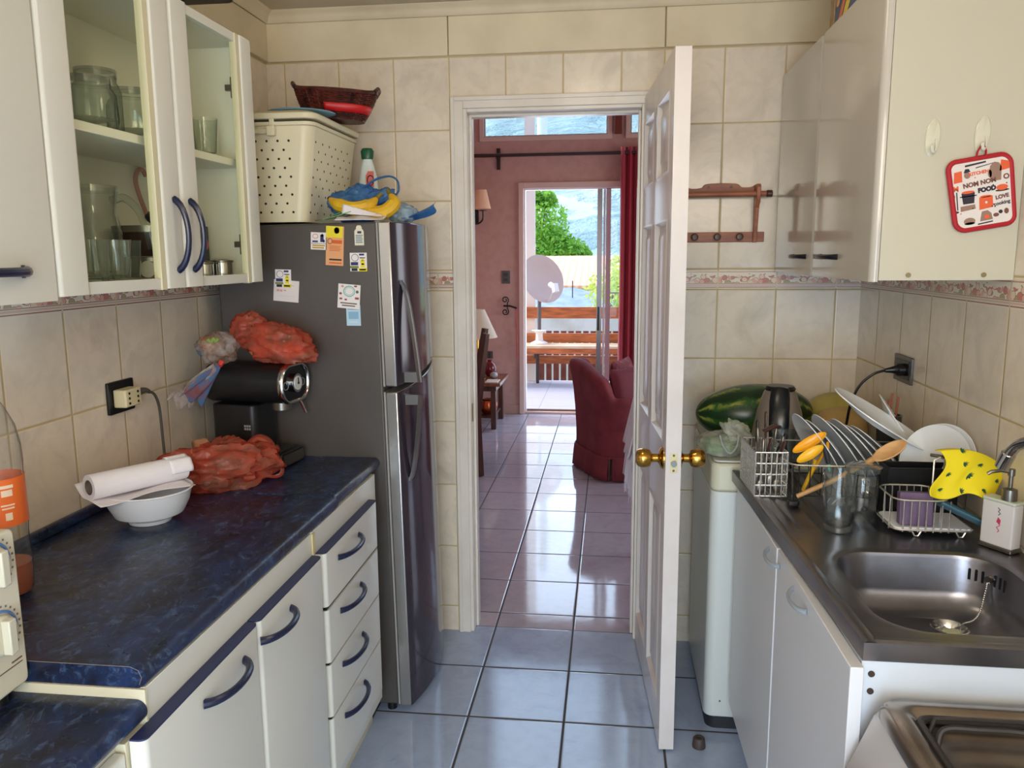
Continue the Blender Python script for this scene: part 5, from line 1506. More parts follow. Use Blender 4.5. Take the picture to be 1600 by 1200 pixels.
# ---- glass with water and the upturned mug jar behind it
tb = thing('water_glass', 'clear drinking glass half full of water at the front of the steel worktop', 'glass', (.525, 1.835, ZS))
tc = (.532, 1.866, ZS)
gl_solid = Mglass('tumbler_glass', 250, 252, 252, 2.0, .01, .02, .95)
def fluted(mb, c, n, amp, z0, z1):
    for v in mb.bm.verts:
        d = Vector((v.co.x - c[0], v.co.y - c[1])); zz = v.co.z - c[2]
        if z0 < zz < z1 and d.length > .02:
            d *= 1 + amp * math.cos(n * math.atan2(d.y, d.x)) * math.sin(pi * (zz - z0) / (z1 - z0))
            v.co.x, v.co.y = c[0] + d.x, c[1] + d.y
mb = MB(); mb.lathe([(0, 0), (.028, 0), (.031, .003), (.031, .010), (.0325, .02), (.034, .05), (.0355, .078), (.0372, .10), (.0385, .140), (.0372, .140), (.036, .10), (.0335, .078), (.0318, .05), (.030, .022), (.027, .016), (0, .014)], tc, 48)
fluted(mb, tc, 12, .035, .008, .078); mb.build('glass_body', gl_solid, tb, ang=60)
MB().lathe([(0, .0165), (.0265, .0165), (.0295, .023), (.0312, .05), (.0325, .068), (0, .068)], tc, 40).build('water', Mglass('water', 244, 248, 249, 2.0, .01, .02, .9), tb)
mb = MB(); mb.lathe([(.0286, .0005), (.0316, .003), (.0316, .012), (.029, .014)], tc, 48); fluted(mb, tc, 24, .03, 0, .014); mb.build('foot_ring', Mglass('thick_glass', 240, 245, 244, 2.0, .05, .03, .95), tb)
mj = thing('glass_mug', 'clear glass mug standing upside down behind the water glass', 'mug', (.60, 1.935, ZS))
mc = (.616, 1.978, ZS)
mb = MB(); mb.lathe([(.036, 0), (.037, .002), (.040, .100), (.036, .108), (.042, .114), (.043, .126), (.032, .130), (0, .130), (0, .126), (.030, .124), (.036, .116), (.034, .106), (.0375, .097), (.0345, .002), (.036, 0)], mc, 40); mb.build('glass_body', gl_solid, mj)
MB().tube([Vector(mc) + Vector(p) for p in catm([(-.006, -.037, .098), (-.008, -.060, .094), (-.010, -.070, .07), (-.009, -.064, .040), (-.006, -.037, .028)], 5)], .006, 10).build('handle', gl_solid, mj)
mb = MB(); mb.lathe([(.0422, .115), (.0436, .126), (.033, .1305), (.031, .124)], mc, 40); mb.build('thick_base', Mglass('thick_glass', 240, 245, 244, 2.0, .05, .03, .95), mj)

# ---- cutlery basket
cb = thing('cutlery_basket', 'chrome wire cutlery basket on the steel rim next to the plastic bag', 'basket', (.42, 2.19, ZS))
CB = Matrix.Translation((.385, 2.105, ZS + .004)) @ Matrix.Rotation(math.radians(3), 4, 'Z')
mb = MB(CB)
bw_, bd_, bh_ = .082, .175, .118
for k in range(9):
    z = bh_ * k / 8 if k in (0, 8, 2, 4, 6) else None
    if z is None: continue
    mb.tube([(0, 0, z), (bw_, 0, z), (bw_, bd_, z), (0, bd_, z)], .0021, 5, closed=True)
for k in range(7):
    x = bw_ * k / 6
    mb.tube([(x, 0, bh_), (x, 0, 0), (x, bd_, 0), (x, bd_, bh_)], .0017, 5)
for k in range(13):
    y = bd_ * k / 12
    mb.tube([(0, y, bh_), (0, y, 0), (bw_, y, 0), (bw_, y, bh_)], .0015, 5)
mb.build('wire_cage', wire, cb, merge=False)
def cutlery(name, label, p0, p1, hm, headm, kind, grp=None):
    t = thing(name, label, name.split('_')[-1], tuple(p0), 0, grp)
    p0, p1 = Vector(p0), Vector(p1)
    d = p1 - p0
    MB().tube([p0, p0 + d * .5, p0 + d * .62], [.0035, .003, .0022], 7).build('shank', sst, t)
    MB().tube([p0 + d * .6, p0 + d * .66, p0 + d * .97, p1], [.004, .006, .0065, .004], 9, flat=.6).build('handle', hm, t)
    if kind == 'spoon':
        MB().ell(p0, (.013, .004, .020), nu=14, nv=8).build('bowl', sst, t)
brn = M('cutlery_brown', 66, 38, 34, .35)
B0 = lambda x, y, z: tuple(CB @ Vector((x, y, z)))
cutlery('table_knife', 'brown-handled knife standing tallest in the cutlery basket', B0(.05, .10, .02), B0(.050, .12, .205), brn, sst, 'k', 'brown-handled cutlery in the wire basket')
cutlery('table_fork', 'brown-handled fork leaning forward in the cutlery basket', B0(.02, .06, .02), B0(.045, .03, .150), brn, sst, 'k', 'brown-handled cutlery in the wire basket')
cutlery('table_spoon', 'steel spoon with a brown handle leaning right in the cutlery basket', B0(.05, .04, .03), B0(.078, .02, .145), brn, sst, 'spoon', 'brown-handled cutlery in the wire basket')
cutlery('table_knife', 'black-handled knife at the back of the cutlery basket', B0(.03, .14, .02), B0(.035, .15, .175), black, sst, 'k')
cutlery('table_fork', 'black-handled fork leaning out over the right side of the cutlery basket', B0(.04, .08, .02), B0(.098, .09, .150), black, sst, 'k')
cutlery('table_spoon', 'shiny steel spoon in the middle of the cutlery basket', B0(.06, .07, .03), B0(.055, .06, .140), sst, sst, 'spoon')
for k_, (x_, y_, z_, dx_, lab_) in enumerate(((.02, .02, .15, .004, 'steel teaspoon at the front left corner of the cutlery basket'), (.065, .03, .155, .012, 'steel teaspoon leaning at the front right corner of the cutlery basket'), (.03, .09, .165, -.006, 'steel teaspoon behind the brown-handled fork in the cutlery basket'), (.068, .12, .16, .014, 'steel teaspoon leaning right at the back of the cutlery basket'))):
    cutlery('teaspoon', lab_, B0(x_, y_, .02), B0(x_ + dx_, y_ + .01, z_), sst, sst, 'spoon', 'steel teaspoons in the wire basket')
mb = MB(); mb.tube([B0(.03, .05, .165), B0(.06, .06, .178), B0(.075, .08, .170)], .010, 8, flat=.5)
o = mb.build('peeler_handle', brn); tag(o, 'flat brown handle lying across the top of the cutlery basket', 'utensil')

# ---- two upturned jars behind the rack
jar('glass_jar', (.508, 2.385, ZS), .036, .125, 'clear upturned glass by the kettle behind the cutlery basket', True, 'upturned jars behind the ladles')
jar('glass_jar', (.585, 2.40, ZS), .042, .130, 'larger clear glass jar behind the yellow ladles', True, 'upturned jars behind the ladles')
jar('glass_jar', (.800, 2.245, ZS), .034, .150, 'small glass jar between the back serving dish and the right wall', True)

# ---- ladles and spoons in the rack
def hframe(ax, nr):
    a = Vector(ax).normalized(); n = Vector(nr); n = (n - a * n.dot(a)).normalized(); b = n.cross(a)
    return Matrix(((a.x, b.x, n.x, 0), (a.y, b.y, n.y, 0), (a.z, b.z, n.z, 0), (0, 0, 0, 1)))
def ladle(label, head, hc, pts, r, mt, name='ladle', hs=(.035, .022, .012)):
    t = thing(name, label, name.split('_')[-1], tuple(pts[-1]))
    MB().tube(catm(pts, 6), r, 9, flat=.6).build('handle', mt, t)
    mb = MB()
    T = Matrix.Translation(hc) @ head
    vs_, fs_ = [], []
    mb.lathe([(0, -.010), (.5, -.008), (.85, -.003), (1, .004), (.96, .005), (.80, .0), (.45, -.005), (0, -.007)], n=30, T=T @ Matrix.Diagonal((hs[0], hs[1], 1, 1)))
    mb.build('head', mt, t)
    return t
oy = M('orange_nylon', 240, 168, 28, .3); oy2 = M('yellow_nylon', 244, 190, 50, .3)
ladle('orange-yellow slotted ladle, upper one, in the dish rack', hframe((.80, 0, .52), (-.45, -.62, .62)), (.515, 2.09, 1.016), [(.545, 2.095, 1.02), (.552, 2.10, .99), (.536, 2.12, .94), (.520, 2.14, .885)], .006, oy, hs=(.048, .016, 1))
ladle('paler yellow ladle hanging just under the orange one', hframe((.80, 0, .55), (-.45, -.62, .62)), (.512, 2.065, .992), [(.525, 2.07, .975), (.522, 2.08, .95), (.515, 2.10, .91), (.510, 2.115, .883)], .0075, oy2, hs=(.038, .015, 1))
gs_ = thing('spatula', 'grey-handled kitchen tool with a mint tip in the rack beside the ladles', 'spatula', (.56, 2.09, .94))
MB().tube([(.550, 2.085, 1.010), (.556, 2.085, .99), (.562, 2.085, .965)], [.010, .013, .010], 10, flat=.5).build('grip', M('charcoal_grip', 62, 62, 70, .5), gs_)
MB().tube([(.562, 2.085, .965), (.566, 2.085, .950), (.567, 2.085, .944)], [.010, .008, .004], 10, flat=.5).build('mint_tip', M('mint_plastic', 110, 206, 190, .4), gs_)
MB().tube([(.558, 2.085, 1.004), (.562, 2.10, 1.015), (.566, 2.11, 1.000)], .004, 8).build('hook', oy, gs_)
wsn = thing('wooden_spoon', 'long wooden spoon lying slanted across the dish rack', 'spoon', (.49, 2.05, .88))
wd = M('beech_wood', 206, 160, 106, .55, c2=(190, 142, 88), ns=8, stretch=(1, 6, 6))
MB().tube([(.482, 2.055, ZS + .022), (.56, 2.035, ZS + .070), (.625, 2.015, ZS + .118), (.648, 2.005, ZS + .138)], [.0075, .008, .008, .010], 10, flat=.8).build('handle', wd, wsn)
T = Matrix.Translation((.680, 1.995, ZS + .160)) @ Matrix.Rotation(math.radians(-33), 4, 'Y') @ Matrix.Rotation(math.radians(35), 4, 'X')
mb = MB(); mb.lathe([(0, -.006), (.6, -.005), (.95, -.001), (1, .003), (.9, .004), (.6, .0), (0, -.002)], n=30, T=T @ Matrix.Diagonal((.044, .021, 1, 1))); mb.build('bowl', wd, wsn)

# ---- kettle
kt = thing('electric_kettle', 'steel electric kettle with a wide black handle in front of the watermelon', 'kettle', (.505, 2.52, ZS))
kc = (.518, 2.49, ZS)
MB().lathe([(0, .02), (.084, .02), (.084, .03), (.079, .09), (.066, .16), (.049, .215), (.044, .225), (0, .228)], kc, 40).build('body', M('brushed_steel', 186, 176, 168, .4, .85), kt)
MB().lathe([(0, 0), (.086, 0), (.088, .006), (.086, .0195), (0, .0195)], kc, 40).build('base', black, kt)
MB().lathe([(0, .2285), (.044, .226), (.046, .231), (.040, .239), (0, .241)], kc, 32).build('lid', black, kt)
mb = MB(); mb.tube([(kc[0] + .0, kc[1] - .030, ZS + .232), (kc[0] - .010, kc[1] - .052, ZS + .234), (kc[0] - .016, kc[1] - .078, ZS + .205), (kc[0] - .020, kc[1] - .100, ZS + .14), (kc[0] - .020, kc[1] - .104, ZS + .09), (kc[0] - .014, kc[1] - .075, ZS + .05)], [.022, .027, .029, .029, .027, .025], 16, flat=.42); mb.build('handle', M('handle_black', 20, 22, 26, .25), kt)

# ---- melons
wmx = NT('watermelon_rind')
tc_ = wmx.obj(); sepx = wmx.n('ShaderNodeSeparateXYZ')
mp_ = wmx.n('ShaderNodeMapping'); mp_.inputs['Location'].default_value = (-.485, -2.735, -.965)
wmx.l(tc_, mp_.inputs[0]); wmx.l(mp_.outputs[0], sepx.inputs[0])
ang_ = wmx.math('ARCTAN2', sepx.outputs[2], sepx.outputs[1])
wob = wmx.math('MULTIPLY', wmx.math('SUBTRACT', wmx.noise(11, 4, .6, 1, mp_.outputs[0]), .5), 8.0)
sn = wmx.math('SINE', wmx.math('ADD', wmx.math('MULTIPLY', ang_, 8), wob))
cc1 = wmx.mix(wmx.maprange(sn, -.1, .5), rgb(24, 52, 26), rgb(44, 84, 38))
cc2 = wmx.mix(wmx.math('MULTIPLY', wmx.maprange(sn, .55, .9), wmx.maprange(wmx.noise(14, 5, .6, .5, mp_.outputs[0]), .47, .60)), cc1, rgb(150, 152, 60))
wmat = wmx.done(wmx.bsdf(cc2, .3))
wm = MB().ell((.487, 2.745, .968), (.192, .112, .096), Matrix.Rotation(-.05, 4, 'Y'), 56, 32, f=lambda d: 1 + .012 * mnoise.noise(d * 2)).build('watermelon', wmat)
tag(wm, 'big striped dark green watermelon on the counter against the tiled wall', 'watermelon')
wst = thing('melon_stand', 'low white board under the watermelon and yellow melons', 'board', (.60, 2.72, ZS))
ym = M('melon_yellow', 178, 160, 84, .5, c2=(146, 138, 66), ns=7)
ym2 = M('melon_tan', 196, 162, 98, .5, c2=(176, 140, 80), ns=7)
g_ = MB().ell((.775, 2.83, .945), (.100, .090, .080), None, 40, 24).build('yellow_melon', ym); tag(g_, 'greenish yellow melon against the back wall behind the plates', 'melon')
g_ = MB().ell((.742, 2.645, .936), (.085, .080, .072), None, 40, 24).build('tan_melon', ym2); tag(g_, 'smaller tan melon in front of the greenish one', 'melon')
MB().rbox(.32, .88, 2.42, 2.97, .8745, .8795, .02, axis=2).build('board', M('board_white', 200, 198, 190, .5), wst)

# ---- plastic bag of greens
gb = thing('plastic_bag', 'clear plastic bag of green vegetables on the washing machine top', 'bag', (.36, 2.52, .88))
mb = bag((.352, 2.50, .915), (.075, .075, .040), 61, .3, .8805, None, 52, 30); mb.build('film', Mplastic('milky_film', 216, 216, 204, .6, .15, c2=(230, 230, 222)), gb, ang=60)
mb = bag((.385, 2.455, .965), (.045, .03, .028), 66, .7, None, Matrix.Rotation(.5, 4, 'Y'), 40, 24); mb.build('knotted_top', Mplastic('milky_film', 216, 216, 204, .6, .15), gb, ang=60)
MB().tube(catm([(.335, 2.43, .955), (.345, 2.42, .925), (.365, 2.415, .905), (.385, 2.42, .925), (.39, 2.43, .955)], 6), .009, 8, flat=.4).build('handle_loop', Mplastic('white_film', 214, 216, 212, .2, .2), gb)
gm = M('green_veg', 112, 150, 78, .5, c2=(84, 128, 60), ns=12)
for k, (x, y) in enumerate(((.325, 2.52), (.372, 2.49), (.35, 2.54), (.33, 2.475))):
    o = MB().ell((x, y, .906), (.03, .028, .024)).build('green_vegetable', gm)
    tag(o, 'round green vegetable inside the clear bag on the washing machine', 'vegetable', 'green vegetables in the clear bag')

# ---- outlet and kettle cord on right wall
orr = thing('wall_outlet', 'grey outlet plate on the right wall with a black plug', 'outlet', (.886, 2.52, 1.12))
MB().rbox(.878, .8855, 2.448, 2.592, 1.112, 1.192, .003, axis=0).build('plate', M('plate_grey', 92, 88, 88, .35, .4), orr, bev=.001)
MB().rbox(.8762, .878, 2.462, 2.578, 1.124, 1.180, .003, axis=0).build('insert', black, orr)
pc2_ = MB().tube(catm([(.826, 2.50, 1.150), (.79, 2.50, 1.138), (.755, 2.51, 1.10), (.735, 2.52, 1.04), (.728, 2.53, .97), (.715, 2.54, .90), (.66, 2.56, .884), (.605, 2.54, .872)], 7), .0040, 8).build('power_cord', black, kt)
MB().tube([(.8755, 2.50, 1.152), (.858, 2.50, 1.152), (.852, 2.50, 1.152), (.838, 2.50, 1.151), (.822, 2.50, 1.149)], [.019, .019, .013, .009, .006], 12).build('plug', black, pc2_)
ss = thing('skewer_holder', 'dark jar with red wooden skewers near the right wall', 'jar', (.80, 2.36, ZS))
MB().lathe([(0, 0), (.030, 0), (.032, .12), (.034, .175), (.030, .175), (.028, .12), (0, .01)], (.805, 2.385, ZS), 24).build('jar', M('smoky_jar', 60, 54, 52, .2), ss)
for (a, b, c_) in (((.80, 2.385, ZS + .02), (.815, 2.40, ZS + .235), 0), ((.81, 2.38, ZS + .02), (.832, 2.40, ZS + .225), 0), ((.80, 2.39, ZS + .02), (.808, 2.41, ZS + .215), 0)):
    MB().cyl(a, b, .003, n=8).build('skewer', M('red_skewer', 150, 74, 56, .6), ss)

# ---- wooden towel rail with pegs on the partition wall
wr = thing('wooden_towel_rail', 'brown wooden wall rack with a towel rod and three pegs, right of the open door', 'wall rack', (.40, 3.0, 1.55))
wdm = M('rack_wood', 172, 104, 70, .45, c2=(140, 78, 52), ns=6, stretch=(1, 5, 5))
TWR = Matrix(((1, 0, 0, 0), (0, 0, -1, 3.0), (0, 1, 0, 0), (0, 0, 0, 1)))   # local (x, z) on the wall, extruded towards the room
topc = catm([(.235, 1.730, 0), (.262, 1.735, 0), (.285, 1.728, 0), (.318, 1.731, 0), (.338, 1.744, 0), (.435, 1.744, 0), (.458, 1.731, 0), (.490, 1.731, 0), (.506, 1.738, 0), (.522, 1.727, 0)], 5)
mb = MB(); mb.prism([(.235, 1.700), (.522, 1.700)] + [(p.x, p.y) for p in reversed(topc)], 0.0005, .016, TWR); mb.build('top_board', wdm, wr, bev=.002)
mb = MB(); mb.box(.235, .541, 2.984, 2.9995, 1.540, 1.575); mb.build('lower_board', wdm, wr, bev=.002)
prof = [(0, 0), (.012, 0), (.018, .03), (.022, .06), (.030, .09), (.034, .12), (.050, .135), (.058, .15), (.060, .19), (.052, .20), (0, .20)]
for xs in (.240, .500):
    T = Matrix(((0, 0, 1, xs), (-1, 0, 0, 2.984), (0, 1, 0, 1.538), (0, 0, 0, 1)))
    MB().prism(prof, 0, .014, T).build('bracket', wdm, wr, bev=.002)
MB().cyl((.225, 2.945, 1.705), (.535, 2.945, 1.705), .0095, n=18).build('towel_rod', wdm, wr)
MB().cyl((.5351, 2.945, 1.705), (.556, 2.945, 1.705), .012, n=18).build('rod_knob', M('dark_peg', 74, 40, 30, .4), wr, bev=.003)
for xs in (.296, .375, .452):
    MB().lathe([(0, 0), (.007, 0), (.006, .014), (.010, .022), (.013, .028), (.010, .034), (0, .036)], n=20, T=Matrix.Translation((xs, 2.984, 1.558)) @ Matrix.Rotation(pi / 2, 4, 'X')).build('peg', M('dark_peg', 74, 40, 30, .4), wr)
mb = MB()
for xs in (.342, .420): mb.cyl((xs, 2.9838, 1.732), (xs, 2.982, 1.732), .005, n=12)
mb.build('screw_plug', M('dark_peg', 74, 40, 30, .4), wr)

# ---- right wall cabinet
uc = thing('wall_cabinet', 'white two-door wall cabinet on the right, pot holder hanging on its side', 'cabinet', (.74, 2.45, 1.437))
UX = .600
MB().box(UX + .0, .8855, 1.907, 2.985, 1.437, 2.098).build('carcass', M('cabinet_side_cream', 196, 189, 168, .4), uc, bev=.001)
ud = M('gloss_white_door', 190, 182, 170, .1)
for k, (a, b) in enumerate(((1.909, 2.447), (2.450, 2.985))):
    r = .014
    poly = [(UX - .001, a), (UX - .019 + r, a)] + [(UX - .019 + r - r * math.sin(q), a + r - r * math.cos(q)) for q in [pi / 2 * j / 5 for j in range(1, 6)]]
    poly += [(UX - .019 + r - r * math.cos(q), b - r + r * math.sin(q)) for q in [pi / 2 * j / 5 for j in range(6)]] + [(UX - .001, b)]
    d = MB().prism(poly, 1.434, 2.100).build('door', ud, uc)
    ya, yb = ((2.16, 2.36), (2.50, 2.70))[k]
    mb = MB(); bow_handle(mb, (UX - .018, ya + .02, 1.489), (UX - .018, yb - .02, 1.489), (-.030, 0, 0), .0068); mb.build('handle', M('near_black_handle', 16, 18, 34, .3), d)
mb = MB()
for xs in (.663, .822): mb.cyl((xs, 1.9068, 1.449), (xs, 1.9045, 1.449), .0055, n=16)
mb.build('cam_screw', M('cam_bronze', 130, 116, 84, .4, .6), uc)
# adhesive hooks
def hook(xc, zc, label):
    t = thing('adhesive_hook', label, 'hook', (xc, 1.906, zc), 0, 'clear adhesive hooks')
    T = Matrix.Translation((xc, 1.9062, zc)) @ Matrix.Rotation(math.radians(4), 4, 'Y') @ Matrix.Rotation(pi / 2, 4, 'X')
    mb = MB(); mb.lathe([(0, 0), (.016, 0), (.0165, .001), (.015, .003), (0, .0035)], n=36, T=T @ Matrix.Diagonal((.95, 2.45, 1, 1))); mb.build('backplate', M('clear_vinyl', 206, 200, 178, .15), t)
    mb = MB(); mb.tube([T @ Vector(p) for p in catm([(.006, -.004, .004), (.007, -.020, .010), (.003, -.032, .016), (-.004, -.030, .022), (-.006, -.02, .024)], 5)], .0036, 8, flat=.6); mb.build('hook_arm', M('clear_hook', 216, 212, 196, .12), t)
hook(.693, 1.746, 'clear oval adhesive hook with nothing on it, left on the cabinet side')
hook(.795, 1.750, 'clear oval adhesive hook holding the red-edged pot holder')

# ---- pot holder
ph = thing('pot_holder', 'square quilted pot holder with red binding and kitchen print hanging from a clear hook', 'pot holder', (.797, 1.895, 1.53))
PT = Matrix.Translation((.799, 1.899, 1.626)) @ Matrix.Rotation(math.radians(-8), 4, 'Y') @ Matrix.Rotation(pi / 2, 4, 'X')
W_, H_ = .064, .074
base_poly = []
for cx_, cy_, s_ in ((W_ - .02, H_ - .02, 0), (-W_ + .02, H_ - .02, 1), (-W_ + .02, -H_ + .02, 2), (W_ - .02, -H_ + .02, 3)):
    for k in range(7):
        a = (s_ + k / 6) * pi / 2
        base_poly.append((cx_ + .02 * math.cos(a), cy_ + .02 * math.sin(a)))
base_poly = [(x * (1 - .02 * math.cos(y / H_ * 1.6)) + (.006 if x < 0 and y < 0 else 0), y + .002 * math.sin(x * 60)) for x, y in base_poly]
MB().prism(base_poly, -.003, .004, PT).build('quilted_pad', M('pad_fabric', 224, 214, 206, .85, bump=.3, bscale=300), ph, bev=.001)
redb = M('red_binding', 172, 24, 36, .7)
MB().tube([PT @ Vector((x, y, .001)) for x, y in base_poly], .0058, 8, closed=True).build('binding', redb, ph)
MB().tube([PT @ Vector(p) for p in catm([(-.006, H_ - .002, .003), (-.004, H_ + .014, .006), (.006, H_ + .026, .008), (.013, H_ + .014, .006), (.011, H_ - .002, .003)], 5)], .0032, 7, flat=.6).build('hanging_loop', redb, ph)
C_OR, C_BR, C_DK, C_TA = M('ph_orange', 224, 96, 54, .8), M('ph_brown', 120, 74, 66, .8), M('ph_ink', 52, 44, 54, .8), M('ph_taupe', 150, 118, 100, .8)
mb = MB()
sc9 = .064 / .5   # drawing unit: 1 = pad width
def PQ(poly, m, z=.0042): mb.prism([((x - .5) * 2 * W_ * .93, (y - .5) * 2 * H_ * .93) for x, y in poly], z, z + .0003, PT, m)
def PE(cx, cy, rx, ry, m, z=.0042): PQ([(cx + rx * math.cos(a), cy + ry * math.sin(a)) for a in [2 * pi * k / 18 for k in range(18)]], m, z)
def PTX(s, cx, cy, size, m, rot=0, b=.0004): mb.text(s, size * 2 * W_, PT @ Matrix.Translation(((cx - .5) * 2 * W_ * .93, (cy - .5) * 2 * H_ * .93, .0046)) @ Matrix.Rotation(rot, 4, 'Z'), m, .0002, b)
O_, B_, D_, T_ = 0, 1, 2, 3
PTX('NOM NOM', .47, .655, .105, B_, .08, .0006)
PTX('FOOD', .59, .545, .100, D_, .06, .0010)
PTX('LOVE', .84, .400, .088, B_, .10, .0006)
PTX('cooking', .83, .305, .082, D_, .10, .0003)
PTX('KITCHEN', .47, .815, .075, O_, .06, .0004)
PTX('O', .93, .700, .12, B_, 0, .0006); PTX('M', .06, .61, .12, O_, 0, .0006)
PQ([(.03, .70), (.18, .71), (.18, .88), (.05, .87)], O_)
PE(.27, .80, .055, .05, T_); PQ([(.21, .84), (.33, .85), (.30, .90), (.24, .90)], D_)
PQ([(.66, .66), (.84, .66), (.86, .86), (.82, .93), (.74, .95), (.67, .90), (.64, .80)], T_); PE(.655, .78, .035, .06, T_)
PQ([(.82, .80), (1.0, .82), (1.0, .93), (.86, .97)], O_)
PQ([(.17, .36), (.36, .36), (.38, .53), (.15, .53)], D_); PE(.265, .54, .11, .022, O_, .0046); PQ([(.12, .47), (.41, .47), (.41, .485), (.12, .485)], D_)
PQ([(.44, .24), (.68, .26), (.68, .44), (.45, .43)], O_); PE(.56, .44, .10, .018, O_); PE(.565, .345, .02, .02, 4, .0046)
PE(.85, .545, .10, .045, O_); PE(.85, .50, .12, .018, D_, .0039)
PQ([(.12, .25), (.38, .27), (.37, .34), (.12, .33)], T_)
PE(.26, .085, .10, .055, T_); PE(.26, .05, .09, .02, D_)
PQ([(.44, .06), (.66, .07), (.64, .17), (.58, .22), (.48, .21)], T_); PE(.56, .12, .04, .035, O_, .0046)
PE(.80, .17, .035, .03, D_); PE(.72, .13, .05, .03, B_); PE(.90, .17, .04, .045, B_)
PQ([(.06, .28), (.08, .28), (.08, .56), (.06, .56)], D_); PE(.02, .5, .02, .03, T_); PE(.05, .25, .04, .018, D_)
PQ([(.24, .93), (.60, .96), (.60, .985), (.24, .96)], D_); PQ([(.42, .89), (.72, .93), (.72, .94), (.42, .905)], D_)
PQ([(.40, .01), (.66, .03), (.66, .05), (.40, .03)], D_)
for (a, b) in ((.69, .30), (.71, .26), (.66, .27), (.44, .62), (.12, .22), (.93, .60), (.40, .75), (.33, .28), (.70, .60)): PE(a, b, .012, .010, D_ if a > .5 else O_)
mb.build('kitchen_print', [C_OR, C_BR, C_DK, C_TA, M('pad_fabric', 224, 214, 206, .85)], ph, merge=False)

# ---- cereal box and paper bag on the right cabinet
cz = thing('food_box', 'colourful blue and orange biscuit box standing on the right wall cabinet', 'box', (.68, 2.2, 2.10))
MB().box(.606, .76, 2.05, 2.433, 2.1005, 2.345).build('carton', M('box_blue', 36, 76, 130, .4, c2=(26, 52, 100), ns=6), cz, bev=.001)
mb = MB()
bis, org, yl_ = M('biscuit_print', 222, 176, 120, .5, c2=(190, 120, 70), ns=40), M('box_orange', 226, 120, 50, .5), M('box_yellow', 240, 206, 70, .5)
Tb = Matrix(((0, 0, -1, .6058), (-1, 0, 0, 2.433), (0, 1, 0, 2.10), (0, 0, 0, 1)))
for (a, b, r, m) in ((.07, .12, .022, 0), (.105, .085, .020, 0), (.15, .13, .026, 0), (.19, .10, .024, 0), (.235, .14, .030, 0), (.03, .075, .018, 0), (.28, .10, .03, 0), (.13, .17, .03, 0), (.05, .18, .02, 0)):
    mb.prism([(a + r * math.cos(q), b + r * .9 * math.sin(q)) for q in [2 * pi * k / 16 for k in range(16)]], .0006, .0012, Tb, m)
mb.prism([(.02, .005), (.10, .09), (.12, .08), (.05, .003)], .0001, .0005, Tb, 1); mb.prism([(.06, .003), (.13, .075), (.16, .06), (.10, .003)], .0001, .0005, Tb, 2)
mb.prism([(.10, .10), (.30, .20), (.30, .24), (.08, .13)], .0001, .0005, Tb, 1)
mb.build('biscuit_picture', [bis, org, yl_], cz, merge=False)
kb_ = MB().box(.604, .70, 2.438, 2.478, 2.1005, 2.36).build('brown_carton', M('kraft_carton', 176, 148, 112, .7, c2=(156, 126, 90), ns=12))
tag(kb_, 'narrow brown cardboard carton behind the colourful box on the right cabinet', 'box')

# ---- stove at the near right
sv = thing('stove', 'white free-standing stove with a stainless hob at the near right', 'stove', (.72, 1.0, 0))
ZV = .785
enam = M('stove_enamel', 206, 208, 214, .2)
mb = MB()
mb.prism([(.445, .70), (.884, .70), (.884, 1.27), (.445, 1.27)], .08, ZV - .032, m=0); mb.build('body', enam, sv, bev=.004)
mb = MB()
T = Matrix(((1, 0, 0, 0), (0, 0, 1, 0), (0, 1, 0, 0), (0, 0, 0, 1)))
mb.prism([(.4449, .08), (.4449, ZV - .02), (.435, ZV - .03), (.392, ZV - .14), (.388, ZV - .17), (.410, .68 - .1), (.412, .08)], .70, 1.268, T); mb.build('front', M('stove_front_grey', 190, 188, 192, .25), sv, bev=.004)
for yy in (.80, .93, 1.06, 1.19):
    MB().cyl((.40, yy, ZV - .10), (.378, yy, ZV - .108), .018, n=20).build('knob', M('stove_knob', 186, 184, 186, .3), sv, bev=.002)
# hob: raised rounded frame falling to a recessed pan
mb = MB()
def ringz(e, z, r): return [(a, b, z) for a, b in rr(.436 + e, .884 - e * .6, .70 + e * .6, 1.272 - e, r, 6)]
rg = [ringz(0, ZV - .022, .03), ringz(.001, ZV - .008, .03), ringz(.008, ZV + .001, .028), ringz(.030, ZV + .003, .025), ringz(.040, ZV - .002, .022), ringz(.050, ZV - .014, .02), ringz(.065, ZV - .019, .018), ringz(.085, ZV - .020, .015)]
vs = [p for r_ in rg for p in r_]; nn = len(rg[0])
fs = [(k * nn + q, k * nn + (q + 1) % nn, (k + 1) * nn + (q + 1) % nn, (k + 1) * nn + q) for k in range(len(rg) - 1) for q in range(nn)] + [tuple(range((len(rg) - 1) * nn, len(rg) * nn))]
mb._add(vs, fs); mb.build('hob_top', M('hob_steel', 168, 158, 146, .24, 1, c2=(140, 128, 116), ns=4), sv, ang=50)
mb = MB()
gr_ = [(a, b, ZV - .006) for a, b in rr(.484, .856, .74, 1.222, .02, 4)]
mb.tube(gr_, .0065, 8, closed=True)
mb.build('pan_support_frame', M('grate_iron', 52, 48, 46, .5, .3), sv)
